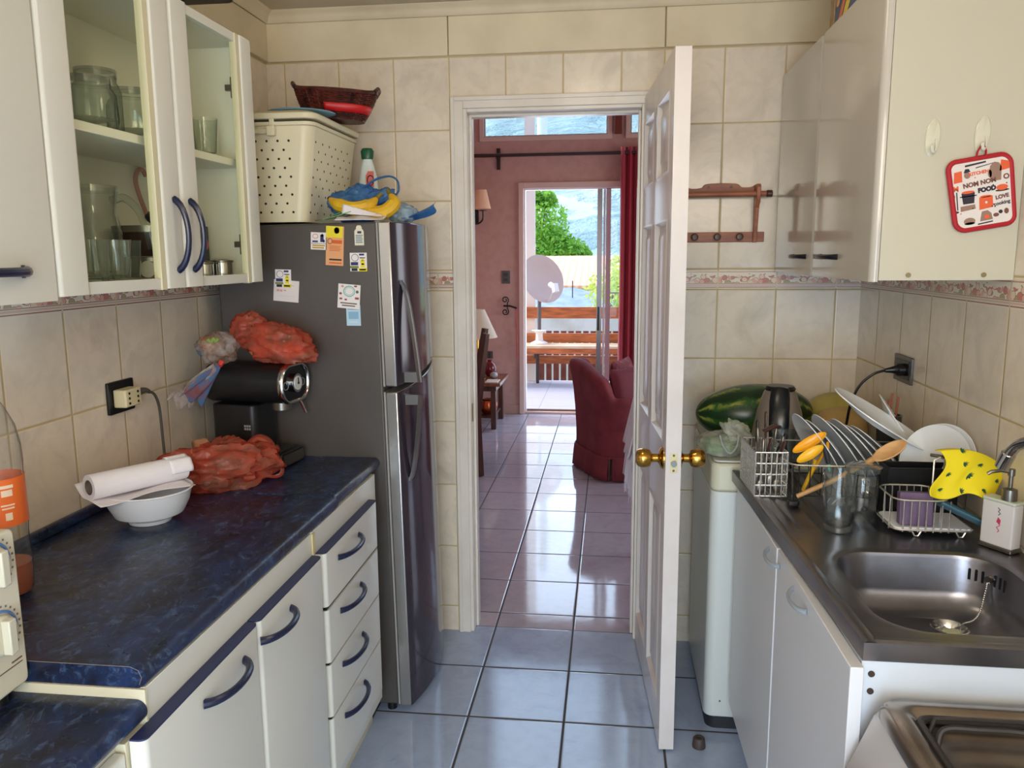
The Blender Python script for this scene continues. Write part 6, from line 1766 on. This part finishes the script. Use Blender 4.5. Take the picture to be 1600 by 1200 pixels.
def grate(xa, xb, y0, y1, cx, cy):
    mb = MB()
    mb.tube(catm([(.492, y1 - .02, ZV - .012), (.505, y1 - .008, ZV + .008), (.55, y1 - .010, ZV + .012), (cx - .03, y1 - .016, ZV + .012), (cx + .02, cy + .02, ZV + .012), (cx + .06, cy + .015, ZV + .012), (.85, cy + .01, ZV + .010)], 6), .0048, 8)
    mb.tube(catm([(.492, y0 + .02, ZV - .012), (.505, y0 + .008, ZV + .008), (.55, y0 + .010, ZV + .012), (cx - .03, y0 + .016, ZV + .012), (cx + .02, cy - .02, ZV + .012), (cx + .06, cy - .015, ZV + .012), (.85, cy - .01, ZV + .010)], 6), .0048, 8)
    mb.build('pan_support', M('grate_iron', 52, 48, 46, .5, .3), sv)
    MB().lathe([(0, 0), (.042, 0), (.042, .010), (.036, .016), (.034, .020), (0, .021)], (cx + .02, cy, ZV - .0195), 32).build('burner', M('burner_dark', 70, 54, 46, .5, .4), sv)
grate(.49, .86, 1.0, 1.18, .66, 1.09)
grate(.49, .86, .76, .95, .66, .86)
mb = MB(); mb.tube([(.494, 1.195, ZV - .012), (.505, 1.206, ZV + .004), (.56, 1.206, ZV + .006), (.84, 1.200, ZV + .006)], .004, 7); mb.build('pan_support', M('grate_iron', 52, 48, 46, .5, .3), sv)
MB().box(.87, .882, .71, .98, ZV + .004, 1.05).build('raised_panel', M('panel_cream', 214, 208, 186, .35), sv, bev=.001)

# ================================================================ LIVING ROOM
# armchair
ac = thing('armchair', 'maroon upholstered tub armchair with a skirt, seen from behind beyond the doorway', 'armchair', (.05, 5.5, 0))
AT = Matrix.Translation((-.150, 5.432, 0)) @ Matrix.Rotation(math.radians(25), 4, 'Z')
mar = M('maroon_upholstery', 122, 44, 52, .85, c2=(106, 34, 42), ns=8, bump=.3, bscale=150)
path = []
R_ = .15
hw = .31
seg = [((.60, -hw), (-0, -1), 'a'), ((.36, -hw), (0, -1), 'a'), ((.18, -hw), (0, -1), 'a')]
for p, n_, k in seg: path.append((Vector((p[0], p[1])), Vector(n_), .565))
path.append((Vector((R_ + .005, -hw)), Vector((0, -1)), .568))
for k in range(9):
    a = -pi / 2 - k / 8 * pi / 2
    path.append((Vector((R_ + R_ * math.cos(a), -hw + R_ + R_ * math.sin(a))), Vector((math.cos(a), math.sin(a))), .57 if k < 4 else (.655 if k == 4 else .70 + .03 * (k - 5) / 3)))
for k in range(1, 6):
    path.append((Vector((0, -hw + R_ + (2 * hw - 2 * R_) * k / 6)), Vector((-1, 0)), .725 + .065 * math.sin(pi / 2 * k / 6)))
for k in range(9):
    a = pi - k / 8 * pi / 2
    path.append((Vector((R_ + R_ * math.cos(a), hw - R_ + R_ * math.sin(a))), Vector((math.cos(a), math.sin(a))), .79 - .03 * k / 8))
for x in (.17, .18, .36, .60): path.append((Vector((x, hw)), Vector((0, 1)), .572 if x < .175 else .565))
rows_ = []
for p, n_, h in path:
    fl_ = .045 if h > .62 else .01
    P_ = [(.0, .165), (-.004, .26), (.005 + fl_ * .3, h - .18), (.012 + fl_, h - .05), (.004 + fl_, h - .012), (-.02 + fl_ * .7, h), (-.055 + fl_ * .4, h - .012), (-.085, h - .06), (-.095, .40), (-.095, .20)]
    rows_.append([(p.x + n_.x * o_, p.y + n_.y * o_, z) for o_, z in P_])
mb = MB(AT)
m_ = len(rows_[0])
vs = [v for r_ in rows_ for v in r_]
fs = [(i * m_ + j, i * m_ + j + 1, (i + 1) * m_ + j + 1, (i + 1) * m_ + j) for i in range(len(rows_) - 1) for j in range(m_ - 1)]
fs += [tuple(range(m_)), tuple(range((len(rows_) - 1) * m_, len(rows_) * m_))[::-1]]
mb._add(vs, fs); mb.build('shell', mar, ac, ang=70, sub=1)
mb = MB(AT)
rows2 = []
n_p = len(path)
for i, (p, n_, h) in enumerate(path):
    wv = .006 * math.sin(i * 1.9)
    rows2.append([(p.x + n_.x * (o_ + (wv if z < .1 else 0)), p.y + n_.y * (o_ + (wv if z < .1 else 0)), z) for o_, z in ((.004, .172), (.010, .16), (.016, .08), (.022, .012))])
vs = [v for r_ in rows2 for v in r_]
fs = [(i * 4 + j, i * 4 + j + 1, (i + 1) * 4 + j + 1, (i + 1) * 4 + j) for i in range(n_p - 1) for j in range(3) if not (i in (7,) and j > 0)]
mb._add(vs, fs); mb.build('skirt', mar, ac, solid=.006)
mb = MB(AT); mb.rbox(.09, .60, -.22, .22, .16, .34, .04, axis=2); mb.build('seat_base', mar, ac, bev=.02)
mb = MB(AT); mb.rbox(.10, .62, -.215, .215, .342, .45, .05, axis=2); mb.build('seat_cushion', mar, ac, bev=.03, bseg=4)
mb = MB(AT)
for x, y in ((.06, -.24), (.06, .24), (.56, -.24), (.56, .24)): mb.cyl((x, y, 0), (x, y, .16), .02, .026, 12)
mb.build('legs', darkwood, ac, merge=False)
def pillow(name, label, c, size, rx, ry, rz, mt, cat='cushion'):
    mb = MB(Matrix.Translation(c) @ Matrix.Rotation(math.radians(rz), 4, 'Z') @ Matrix.Rotation(math.radians(ry), 4, 'Y') @ Matrix.Rotation(math.radians(rx), 4, 'X'))
    w_, h_, t_ = size
    def f(u, v, s):
        a, b = u * 2 - 1, v * 2 - 1
        e = max(0, (1 - a ** 4)) ** .5 * max(0, (1 - b ** 4)) ** .5
        return (a * w_ / 2 * (1 - .05 * (1 - b * b)), b * h_ / 2 * (1 - .05 * (1 - a * a)), s * t_ / 2 * e)
    mb.grid(lambda u, v: f(u, v, 1), 18, 18); mb.grid(lambda u, v: f(u, v, -1), 18, 18)
    o = mb.build(name, mt)
    return tag(o, label, cat)
pillow('cushion', 'plain maroon cushion leaning in the armchair against the near arm', (.135, 5.40, .60), (.36, .30, .11), 78, 0, 52, M('maroon_cushion', 104, 28, 40, .8))
pillow('cushion', 'patterned dark red cushion behind the plain maroon one in the armchair', (.10, 5.60, .63), (.34, .30, .10), 80, 0, 70, M('patterned_cushion', 110, 36, 44, .8, c2=(150, 80, 84), ns=30, lo=.55, hi=.62))
thr = thing('throw_blanket', 'folded white and purple patterned throw on the armchair seat', 'blanket', (.26, 5.5, .45))
mb = MB(); mb.grid(lambda u, v: (.17 + .26 * u, 5.36 + .26 * v + .1 * u, .462 + .155 * math.sin(pi * min(1, u * 1.15 + .1)) ** .7 * (1 - .2 * abs(v - .5)) + .010 * math.sin(14 * u + 6 * v)), 26, 18)
mb.build('fabric', M('throw_weave', 216, 210, 222, .9, c2=(110, 60, 90), ns=22, lo=.5, hi=.56), thr, solid=.01)

def dining_chair(loc, rz, label, h=.98, lab='dining_chair'):
    t = thing(lab, label, 'chair', loc, rz)
    F = mat4(loc, rz)
    for sy_ in (-1, 1):
        mb = MB(F); mb.tube([(-.02, sy_ * .20, 0), (.0, sy_ * .20, .42), (-.035, sy_ * .20, .72), (-.075, sy_ * .20, h)], [.030, .034, .032, .024], 4); mb.build('leg', darkwood, t, ang=60)
        mb = MB(F); mb.tube([(.29, sy_ * .19, 0), (.29, sy_ * .19, .42)], [.018, .022], 4); mb.build('leg', darkwood, t, ang=60)
    mb = MB(F); mb.rbox(-.02, .32, -.22, .22, .42, .46, .03, axis=2); mb.build('seat', darkwood, t, bev=.008)
    for z in (.58, .70, .82, .93):
        mb = MB(F); x_ = -.02 - .055 * max(0, (z - .5) / .48); mb.box(x_ - .012, x_ + .010, -.185, .185, z - .025, z + .025); mb.build('back_slat', darkwood, t, bev=.004)
    return t
# back to the doorway, facing the wall
dch = dining_chair((-.930, 5.47, 0), pi + .17, 'dark wooden dining chair seen edge-on just left inside the doorway, beside the lamp')
tie = MB(); tie.tube(catm([(-.93, 5.28, .50), (-.905, 5.275, .485), (-.895, 5.27, .45), (-.90, 5.27, .40), (-.893, 5.27, .37)], 5), .005, 6).tube([(-.905, 5.275, .485), (-.86, 5.27, .53)], .003, 5)
tag(tie.build('cushion_tie', M('white_cord', 214, 208, 200, .8)), 'white cushion tie hanging from the seat of the edge-on dining chair', 'cord')
# dining table whose foot shows at the doorway edge
dt_ = thing('dining_table', 'wooden trestle table whose end foot shows at the left edge of the doorway', 'table', (-1.0, 4.3, 0))
for yy in (3.85, 4.62):
    MB().box(-1.27, -.820, yy - .03, yy + .03, 0, .085).build('foot', darkwood, dt_, bev=.006)
    MB().box(-1.12, -1.04, yy - .028, yy + .028, .0855, .70).build('upright', darkwood, dt_, bev=.006)
MB().box(-1.29, -.97, 3.6, 4.78, .701, .735).build('tabletop', darkwood, dt_, bev=.006)

# side table and lamp
oak = M('side_table_wood', 128, 74, 44, .35, c2=(96, 52, 32), ns=7, stretch=(5, 1, 5))
stt = thing('side_table', 'low dark wooden side table against the far left wall with a lamp on it', 'table', (-1.1, 7.0, 0))
MB().box(-1.285, -.925, 6.70, 7.28, .385, .415).build('tabletop', oak, stt, bev=.006)
MB().box(-1.25, -.97, 6.76, 7.24, .335, .3849).build('apron', darkwood, stt)
for x, y in ((-.995, 6.775), (-.995, 7.235), (-1.24, 6.775), (-1.24, 7.235)):
    MB().box(x - .022, x + .022, y - .022, y + .022, 0, .3349).build('leg', darkwood, stt, bev=.003)
MB().box(-1.24, -.995, 6.79, 7.22, .09, .11).build('shelf', darkwood, stt, bev=.003)
cp = tag(MB().lathe([(0, 0), (.05, 0), (.075, .03), (.080, .08), (.065, .12), (.05, .13), (.045, .13), (0, .12)], (-1.06, 6.92, .111), 26).build('copper_pot', M('copper', 190, 96, 58, .25, .9)), 'round copper pot on the lower shelf of the side table', 'pot')
tl_ = thing('table_lamp', 'brass table lamp with a white conical shade on the side table', 'lamp', (-1.15, 6.9, .415))
MB().lathe([(0, 0), (.07, 0), (.072, .012), (.05, .03), (.02, .05), (.028, .09), (.045, .13), (.03, .18), (.014, .21), (.026, .24), (.012, .28), (.010, .40), (0, .40)], (-1.15, 6.9, .416), 28).build('base', brass, tl_)
ls = NT('lamp_shade_linen'); p_ = ls.bsdf(rgb(236, 228, 214), .8); q_ = ls.n('ShaderNodeBsdfTranslucent'); q_.inputs[0].default_value = rgb(240, 226, 200)
mx_ = ls.n('ShaderNodeMixShader'); mx_.inputs[0].default_value = .45; ls.l(p_.outputs[0], mx_.inputs[1]); ls.l(q_.outputs[0], mx_.inputs[2]); shade_m = ls.done(mx_)
MB().lathe([(.176, .375), (.066, .618), (.064, .618), (.174, .375)], (-1.15, 6.9, .416), 40).build('lamp_shade', shade_m, tl_)
tag(MB().box(-1.06, -.95, 6.72, 6.88, .4155, .424).build('magazine', M('magazine_pale', 214, 200, 186, .5), bev=.001), 'pale magazine lying on the near corner of the side table', 'magazine')
tag(MB().ell((-1.02, 6.98, .445), (.035, .05, .029)).build('ornament', M('grey_ornament', 150, 146, 150, .5)), 'small grey ornament on the side table beside the magazine', 'ornament')
vz = thing('red_vase', 'small dark red vase with a pale spot on the side table by the wall', 'vase', (-1.08, 7.12, .415))
MB().lathe([(0, 0), (.03, 0), (.055, .04), (.060, .08), (.04, .12), (.022, .135), (.026, .15), (0, .15)], (-1.075, 7.12, .4155), 26).build('body', M('wine_glaze', 104, 26, 36, .2), vz)

# wall fixtures
sc1 = thing('wall_sconce', 'black iron wall sconce with a peach shade, high on the far wall', 'lamp', (-1.26, 7.48, 1.9))
MB().rbox(-1.262, -1.218, 7.474, 7.4855, 1.78, 2.03, .02, axis=1).build('backplate', black, sc1, bev=.002)
MB().tube(catm([(-1.242, 7.474, 1.90), (-1.240, 7.40, 1.80), (-1.200, 7.34, 1.785), (-1.155, 7.31, 1.82), (-1.15, 7.30, 1.895)], 6), .007, 8).build('arm', black, sc1)
MB().lathe([(0, 0), (.035, 0), (.035, .008), (0, .010)], (-1.15, 7.30, 1.895), 20).build('cup', black, sc1)
MB().lathe([(.088, 0), (.050, .17), (.048, .17), (.086, 0)], (-1.165, 7.30, 1.91), 32).build('lamp_shade', M('peach_shade', 236, 190, 158, .8, **{'Subsurface Weight': 0.0}), sc1)
def plate_(name, x0, x1, z0, z1, label, cat):
    t = thing(name, label, cat, ((x0 + x1) / 2, YF, z0))
    MB().box(x0, x1, YF - .010, YF - .0005, z0, z1).build('plate', M('plate_grey', 92, 88, 88, .35, .4), t, bev=.002)
    for k in range(2):
        zc = z0 + (z1 - z0) * (.3 + .4 * k)
        MB().box(x0 + .02, x1 - .02, YF - .014, YF - .0101, zc - .015, zc + .015).build('rocker', M('rocker_grey', 60, 56, 60, .35), t, bev=.001)
plate_('light_switch', -1.009, -.931, 1.236, 1.355, 'dark grey double light switch on the pink far wall left of the glass door', 'switch')
plate_('wall_outlet', -1.165, -1.10, .53, .60, 'small dark outlet low on the pink far wall above the side table', 'outlet')
hb = thing('curtain_holdback', 'black wrought-iron scroll holdback on the pink wall beside the glass door', 'holdback', (-.95, YF, 1.05))
mb = MB()
def spiral(cx, cz, r0, s, turns=1.35, a0=0, n=22):
    return [(cx + (r0 * (1 - .72 * k / n)) * math.cos(a0 + s * 2 * pi * turns * k / n), YF - .03, cz + (r0 * (1 - .72 * k / n)) * math.sin(a0 + s * 2 * pi * turns * k / n)) for k in range(n + 1)]
mb.tube([(-.955, YF - .03, 1.03)] + spiral(-.975, 1.085, .034, 1, a0=-.9), .0055, 7)
mb.tube([(-.955, YF - .03, 1.03)] + spiral(-.975, .975, .034, -1, a0=.9), .0055, 7)
mb.tube([(-.99, YF - .03, 1.03), (-.93, YF - .04, 1.03), (-.86, YF - .07, 1.01)], .009, 8)
mb.tube([(-.955, YF - .03, 1.03), (-.955, YF - .001, 1.03)], .008, 8)
mb.build('scroll', black, hb, merge=False)
tag(MB().tube(catm([(-.868, YF - .068, 1.002), (-.868, YF - .055, .85), (-.862, YF - .05, .70), (-.860, YF - .05, .54)], 5), .011, 7, flat=.4).build('curtain_tieback', M('tieback_red', 170, 26, 44, .6)), 'narrow red tieback ribbon hanging from the iron scroll holdback', 'tieback')
cr = thing('curtain_rod', 'dark turned curtain rod across the far wall above the glass door', 'curtain rod', (-.6, YF, 2.39))
MB().tube([(-1.24, YF - .08, 2.39), (1.3, YF - .08, 2.39)], .016, 14).build('rod', M('rod_brown', 52, 24, 20, .4), cr)
MB().lathe([(0, 0), (.020, .002), (.026, .02), (.016, .035), (.024, .05), (.022, .065), (0, .075)], n=20, T=Matrix.Translation((-1.24, YF - .08, 2.39)) @ Matrix.Rotation(-pi / 2, 4, 'Y')).build('finial', M('rod_brown', 52, 24, 20, .4), cr)
mb = MB(); mb.box(-1.045, -1.012, YF - .018, YF - .0005, 2.27, 2.46); mb.box(-1.040, -1.017, YF - .10, YF - .018, 2.36, 2.373); mb.build('bracket', M('rod_brown', 52, 24, 20, .4), cr, bev=.002)
cu = thing('curtain', 'dark red gathered curtain at the right of the glass door', 'curtain', (.3, YF - .1, 0))
def cur(u, v):
    w = .52 - .0 * v
    x = .075 + w * u + .012 * math.sin(3 * v) - .012 * v * (1 - u)
    return (x, YF - .085 - .035 * math.sin(u * 2 * pi * 7.5 + .5 * math.sin(4 * v)) * (.75 + .25 * v) - .012 * math.sin(u * 31), 2.44 - 2.41 * v)
mb = MB(); mb.grid(cur, 150, 26); mb.build('drape', M('curtain_crimson', 156, 12, 44, .7, **{'Sheen Weight': .3}), cu, solid=.002)
# chair hidden behind the open door with the fringed throw over it
ch2 = dining_chair((.245, 3.72, 0), 0, 'dark wooden dining chair hidden behind the open panel door, under the fringed throw')
fr_ = thing('fringed_throw', 'white fringed throw hanging out from behind the open panel door', 'blanket', (.2, 3.72, .45))
WF = M('white_fringe', 216, 212, 222, .9)
mb = MB()
def thf(u, v):
    # hangs over the chair back: down the far side, over the top rail, down the near side
    y = 3.53 + .38 * v
    w = u * 2 - 1
    x = .170 + .050 * w + (.012 * math.sin(11 * v + 3 * u)) * abs(w)
    z = .992 - .46 * max(0, abs(w) - .12) ** 1.0 if abs(w) > .12 else .992 + .004
    return (x - .035 * (w < 0) * abs(w), y, z)
mb.grid(thf, 34, 20)
mb.build('fabric', WF, fr_, solid=.006)
mb = MB()
random.seed(3)
for k in range(46):
    y = 3.54 + .34 * k / 45
    z0 = .60 + .035 * math.sin(k * .9)
    x0 = .112 + .012 * math.sin(11 * (y - 3.53) / .38)
    L = .09 + .04 * random.random()
    for q in range(2):
        dx = -.045 * (.5 + .5 * random.random()) 
        mb.tube([(x0 + .006, y, z0 + .02), (x0 + dx * .3, y + .004 * random.random(), z0 - .03), (x0 + dx * .7, y + .008 * random.random(), z0 - L * 1.5)], [.0045, .0035, .0012], 4)
mb.build('fringe', WF, fr_, merge=False)

# ================================================================ OUTSIDE
random.seed(11)
deckm = M('deck_tile', 216, 214, 222, .5, c2=(204, 202, 210), ns=3)
struct(MB().box(-4, 4, 7.59, 9.75, -.12, -.03), 'deck_floor', tile_mat('deck_tiles', 0, -.25, .45, 1, 7.6, .45, g=.006, base=(158, 158, 170), vein=(148, 148, 160), grout=(128, 128, 136), rough=.6, veinamt=.4))
plankm = M('railing_wood', 196, 112, 58, .55, c2=(136, 72, 40), ns=5, stretch=(1, 4, 6), lo=.35, hi=.7)
rail_ = thing('deck_railing', 'brown three-board wooden railing along the deck edge beyond the glass door', 'railing', (-.3, 9.6, 0))
for a, b in ((.745, .88), (.455, .565), (.195, .295)):
    MB().box(-4, 4, 9.60, 9.64, a, b).build('rail_board', plankm, rail_, bev=.004)
for x in (-2.4, 1.3):
    MB().box(x, x + .09, 9.641, 9.73, -.03, .93).build('post', plankm, rail_, bev=.004)
bn = thing('deck_bench', 'long wooden bench with thin iron legs in front of the deck railing', 'bench', (-.4, 9.4, 0))
MB().box(-2.6, 2.2, 9.22, 9.56, .425, .455).build('seat_board', M('bench_top', 214, 190, 160, .6, c2=(190, 160, 126), ns=6), bn, bev=.003)
MB().box(-2.6, 2.2, 9.225, 9.25, .36, .4249).build('apron', plankm, bn, bev=.003)
for x in (-2.3, -.875, .5, 1.9):
    MB().box(x, x + .035, 9.50, 9.53, -.03, .4249).build('leg', M('iron_leg', 54, 46, 46, .5), bn)
    MB().box(x, x + .035, 9.26, 9.29, .30, .4249).build('bracket', M('iron_leg', 54, 46, 46, .5), bn)
ds = thing('satellite_dish', 'pale satellite dish on a pole standing on the deck bench', 'satellite dish', (-.80, 9.42, .455))
dt2 = Matrix.Translation((-.815, 9.40, 1.205)) @ Vector((.62, -.72, .32)).normalized().to_track_quat('Z', 'Y').to_matrix().to_4x4()
MB().lathe([(0, 0), (.10, .006), (.20, .026), (.29, .058), (.292, .062), (.286, .062), (.20, .032), (.10, .012), (0, .006)], n=48, T=dt2).build('reflector', M('dish_beige', 186, 166, 158, .6), ds)
mb = MB(); mb.tube([dt2 @ Vector((0, -.27, .05)), dt2 @ Vector((0, -.24, .16)), dt2 @ Vector((0, -.16, .24))], .011, 8); mb.build('feed_arm', M('dish_grey', 196, 192, 190, .5), ds)
mb = MB(); mb.cyl(dt2 @ Vector((0, -.15, .22)), dt2 @ Vector((0, -.10, .17)), .032, n=16); mb.box(-.03, .03, -.22, -.12, .22, .28, T=dt2); mb.build('receiver', M('lnb_white', 226, 224, 222, .4), ds, bev=.004)
MB().tube([(-.83, 9.45, 1.17), (-.83, 9.46, 1.0), (-.83, 9.44, .60)], .022, 12).build('pole', M('pole_grey', 96, 92, 92, .5, .4), ds)
MB().lathe([(0, 0), (.10, 0), (.10, .015), (.045, .04), (.04, .12), (.07, .15), (.09, .16), (0, .17)], (-.83, 9.44, .456), 20).build('mounting_foot', M('foot_white', 222, 218, 212, .5), ds)
tag(MB().box(-1.02, -.90, 9.66, 9.75, -.12, 3.4).build('porch_post', M('porch_white', 224, 216, 206, .6)), 'white square porch post at the deck edge behind the satellite dish', 'post')
pf = thing('picket_fence', 'low red-brown picket fence below the deck beyond the railing', 'fence', (-.5, 10.6, -1))
pk = M('picket_red', 136, 74, 60, .7, c2=(112, 58, 48), ns=8)
for i in range(60):
    x = -2.8 + i * .098
    MB().box(x, x + .072, 10.60, 10.62, -1.2, .50).build('picket', pk, pf)
MB().box(-2.9, 3.1, 10.621, 10.65, .1, .17).build('cross_rail', pk, pf)
MB().box(-2.9, 3.1, 10.621, 10.65, -.7, -.63).build('cross_rail', pk, pf)
grassm = M('garden_ground', 150, 160, 110, .9, c2=(110, 128, 74), ns=.6)
struct(MB().box(-60, 60, 9.8, 140, -3.4, -3.2), 'ground', grassm)
# neighbouring houses
hA = thing('house', 'neighbouring white house with a long salmon-orange corrugated roof', 'house', (-1, 30, -3.2))
MB().box(-7, 6, 29, 36, -3.2, .45).build('wall', M('house_white', 226, 220, 206, .8), hA)
rc = NT('corrugated_salmon'); sp_ = rc.n('ShaderNodeSeparateXYZ'); rc.l(rc.obj(), sp_.inputs[0])
wv_ = rc.math('SINE', rc.math('MULTIPLY', sp_.outputs[0], 26)); rcm = rc.done(rc.bsdf(rc.mix(rc.maprange(wv_, -1, 1), rgb(204, 138, 110), rgb(226, 170, 140)), .7, 0, wv_, .6))
mb = MB(); mb.prism([(28.4, .42), (33, 1.45), (37, .5), (37, .42), (33, 1.37), (28.4, .34)], -7.4, 6.4, Matrix(((0, 0, 1, 0), (1, 0, 0, 0), (0, 1, 0, 0), (0, 0, 0, 1)))); mb.build('roof', rcm, hA)
hB = thing('shed', 'low shed with a blue-grey corrugated roof in front of the salmon-roofed house', 'house', (-.9, 20, -3.2))
MB().box(-3.0, .3, 19.4, 22, -3.2, .22).build('wall', M('house_white', 226, 220, 206, .8), hB)
mb = MB(); mb._add([(-3.2, 19.2, .20), (.5, 19.2, .20), (.5, 22.2, .20), (-3.2, 22.2, .20), (-2.2, 20.7, .66), (-.9, 20.7, .66)], [(0, 1, 5, 4), (1, 2, 5), (2, 3, 4, 5), (3, 0, 4), (0, 3, 2, 1)])
mb.build('roof', M('roof_blue_grey', 120, 138, 160, .6, c2=(98, 116, 138), ns=4), hB)
MB().cyl((-.93, 20.0, .30), (-.93, 20.0, .86), .014, n=8).build('vent_pipe', M('iron_leg', 54, 46, 46, .5), hB)
gwall = struct(MB().box(-12, 12, 13.0, 13.2, -3.2, .62), 'garden_wall', M('garden_wall_white', 226, 220, 214, .8, c2=(206, 196, 186), ns=2))
def tree(name, label, cat, trunk, clusters, n, size, c, c2, group=None, trunk_r=.12, leafw=.5):
    t = thing(name, label, cat, trunk, 0, group)
    lm = NT(name + '_leaf_' + str(c[0]))
    f_ = lm.maprange(lm.noise(3, 4, .6), .35, .65)
    p_ = lm.bsdf(lm.mix(f_, rgb(*c), rgb(*c2)), .6)
    q_ = lm.n('ShaderNodeBsdfTranslucent'); q_.inputs[0].default_value = rgb(*c2)
    mx_ = lm.n('ShaderNodeMixShader'); mx_.inputs[0].default_value = .35
    lm.l(p_.outputs[0], mx_.inputs[1]); lm.l(q_.outputs[0], mx_.inputs[2]); m_ = lm.done(mx_)
    mb = MB()
    for k in range(n):
        cx, cy, cz, r = clusters[k % len(clusters)]
        d = Vector((random.gauss(0, 1), random.gauss(0, 1), random.gauss(0, 1))).normalized() * r * random.random() ** .35
        p = Vector((cx, cy, cz)) + Vector((d.x, d.y, d.z * .85))
        a = Vector((random.gauss(0, 1), random.gauss(0, 1), random.gauss(0, 1))).normalized()
        b = a.cross(Vector((random.gauss(0, 1), random.gauss(0, 1), random.gauss(0, 1)))).normalized()
        s = size * (.6 + .8 * random.random())
        mb._add([p - a * s, p + b * s * leafw, p + a * s, p - b * s * leafw], [(0, 1, 2, 3)])
    mb.build('foliage', m_, t, merge=False)
    mb = MB(); tx, ty, tz = trunk; c0 = clusters[0]
    mb.tube([(tx, ty, tz), (tx + .1, ty, tz * .4 + c0[2] * .6 - 1), (c0[0], c0[1], c0[2])], [trunk_r * 1.3, trunk_r, trunk_r * .4], 8)
    for cl_ in clusters[1:]: mb.tube([(c0[0], c0[1], c0[2] - c0[3] * .6), (cl_[0], cl_[1], cl_[2])], [trunk_r * .5, trunk_r * .2], 6)
    mb.build('trunk', M('bark', 104, 84, 66, .9), t, merge=False)
    return t
tree('leafy_tree', 'bright green leafy tree beyond the deck, left behind the porch post', 'tree', (-3.9, 42, -3.2),
     [(-3.6, 42, 3.2, 1.5), (-4.6, 42.5, 2.2, 2.0), (-2.9, 41.6, 2.0, 1.1), (-2.0, 41.5, 1.6, .9), (-1.45, 41.5, 1.35, .55), (-3.3, 42, .9, 1.4), (-4.3, 42, 4.4, .8), (-3.3, 42, 4.3, .5)], 7500, .13, (92, 150, 52), (140, 190, 70))
tree('leafy_tree', 'small yellow-green tree seen through the right pane of the glass door', 'tree', (-.05, 13.8, -3.2),
     [(-.02, 14.6, .9, .45), (.15, 14.9, .35, .5), (-.28, 14.5, .3, .35), (.3, 15, 1.2, .4), (-.1, 14.6, -.3, .5)], 2600, .045, (150, 180, 80), (196, 210, 110), trunk_r=.05)
tree('garden_shrub', 'yellow-green garden shrub behind the picket fence near the armchair', 'shrub', (-.3, 11.3, -3.2),
     [(-.22, 11.3, .05, .22), (-.10, 11.4, .30, .20), (-.35, 11.3, -.25, .25), (-.1, 11.3, -.2, .25)], 1300, .030, (150, 180, 60), (200, 214, 90), trunk_r=.02)
up = thing('utility_pole', 'white concrete utility pole far beyond the high window', 'pole', (-6, 60, -3))
MB().cyl((-5.2, 62, -3.2), (-5.2, 62, 24), .42, .34, 16).build('shaft', M('concrete_pole', 214, 216, 216, .8), up)
MB().box(-6.6, -3.8, 61.9, 62.1, 20.6, 20.9).build('crossarm', M('concrete_pole', 214, 216, 216, .8), up)
wr2 = MB(); wr2.tube([(-40, 61, 14.2), (-20, 61, 13.2), (0, 61, 12.9), (20, 61, 13.5), (40, 61, 14.6)], .045, 5)
tag(wr2.build('power_line', black), 'thin dark power line crossing beyond the glass door', 'cable')
# wooded mountainside, distance haze put into its pale blue-grey colour
hm = NT('hazy_hillside_woods')
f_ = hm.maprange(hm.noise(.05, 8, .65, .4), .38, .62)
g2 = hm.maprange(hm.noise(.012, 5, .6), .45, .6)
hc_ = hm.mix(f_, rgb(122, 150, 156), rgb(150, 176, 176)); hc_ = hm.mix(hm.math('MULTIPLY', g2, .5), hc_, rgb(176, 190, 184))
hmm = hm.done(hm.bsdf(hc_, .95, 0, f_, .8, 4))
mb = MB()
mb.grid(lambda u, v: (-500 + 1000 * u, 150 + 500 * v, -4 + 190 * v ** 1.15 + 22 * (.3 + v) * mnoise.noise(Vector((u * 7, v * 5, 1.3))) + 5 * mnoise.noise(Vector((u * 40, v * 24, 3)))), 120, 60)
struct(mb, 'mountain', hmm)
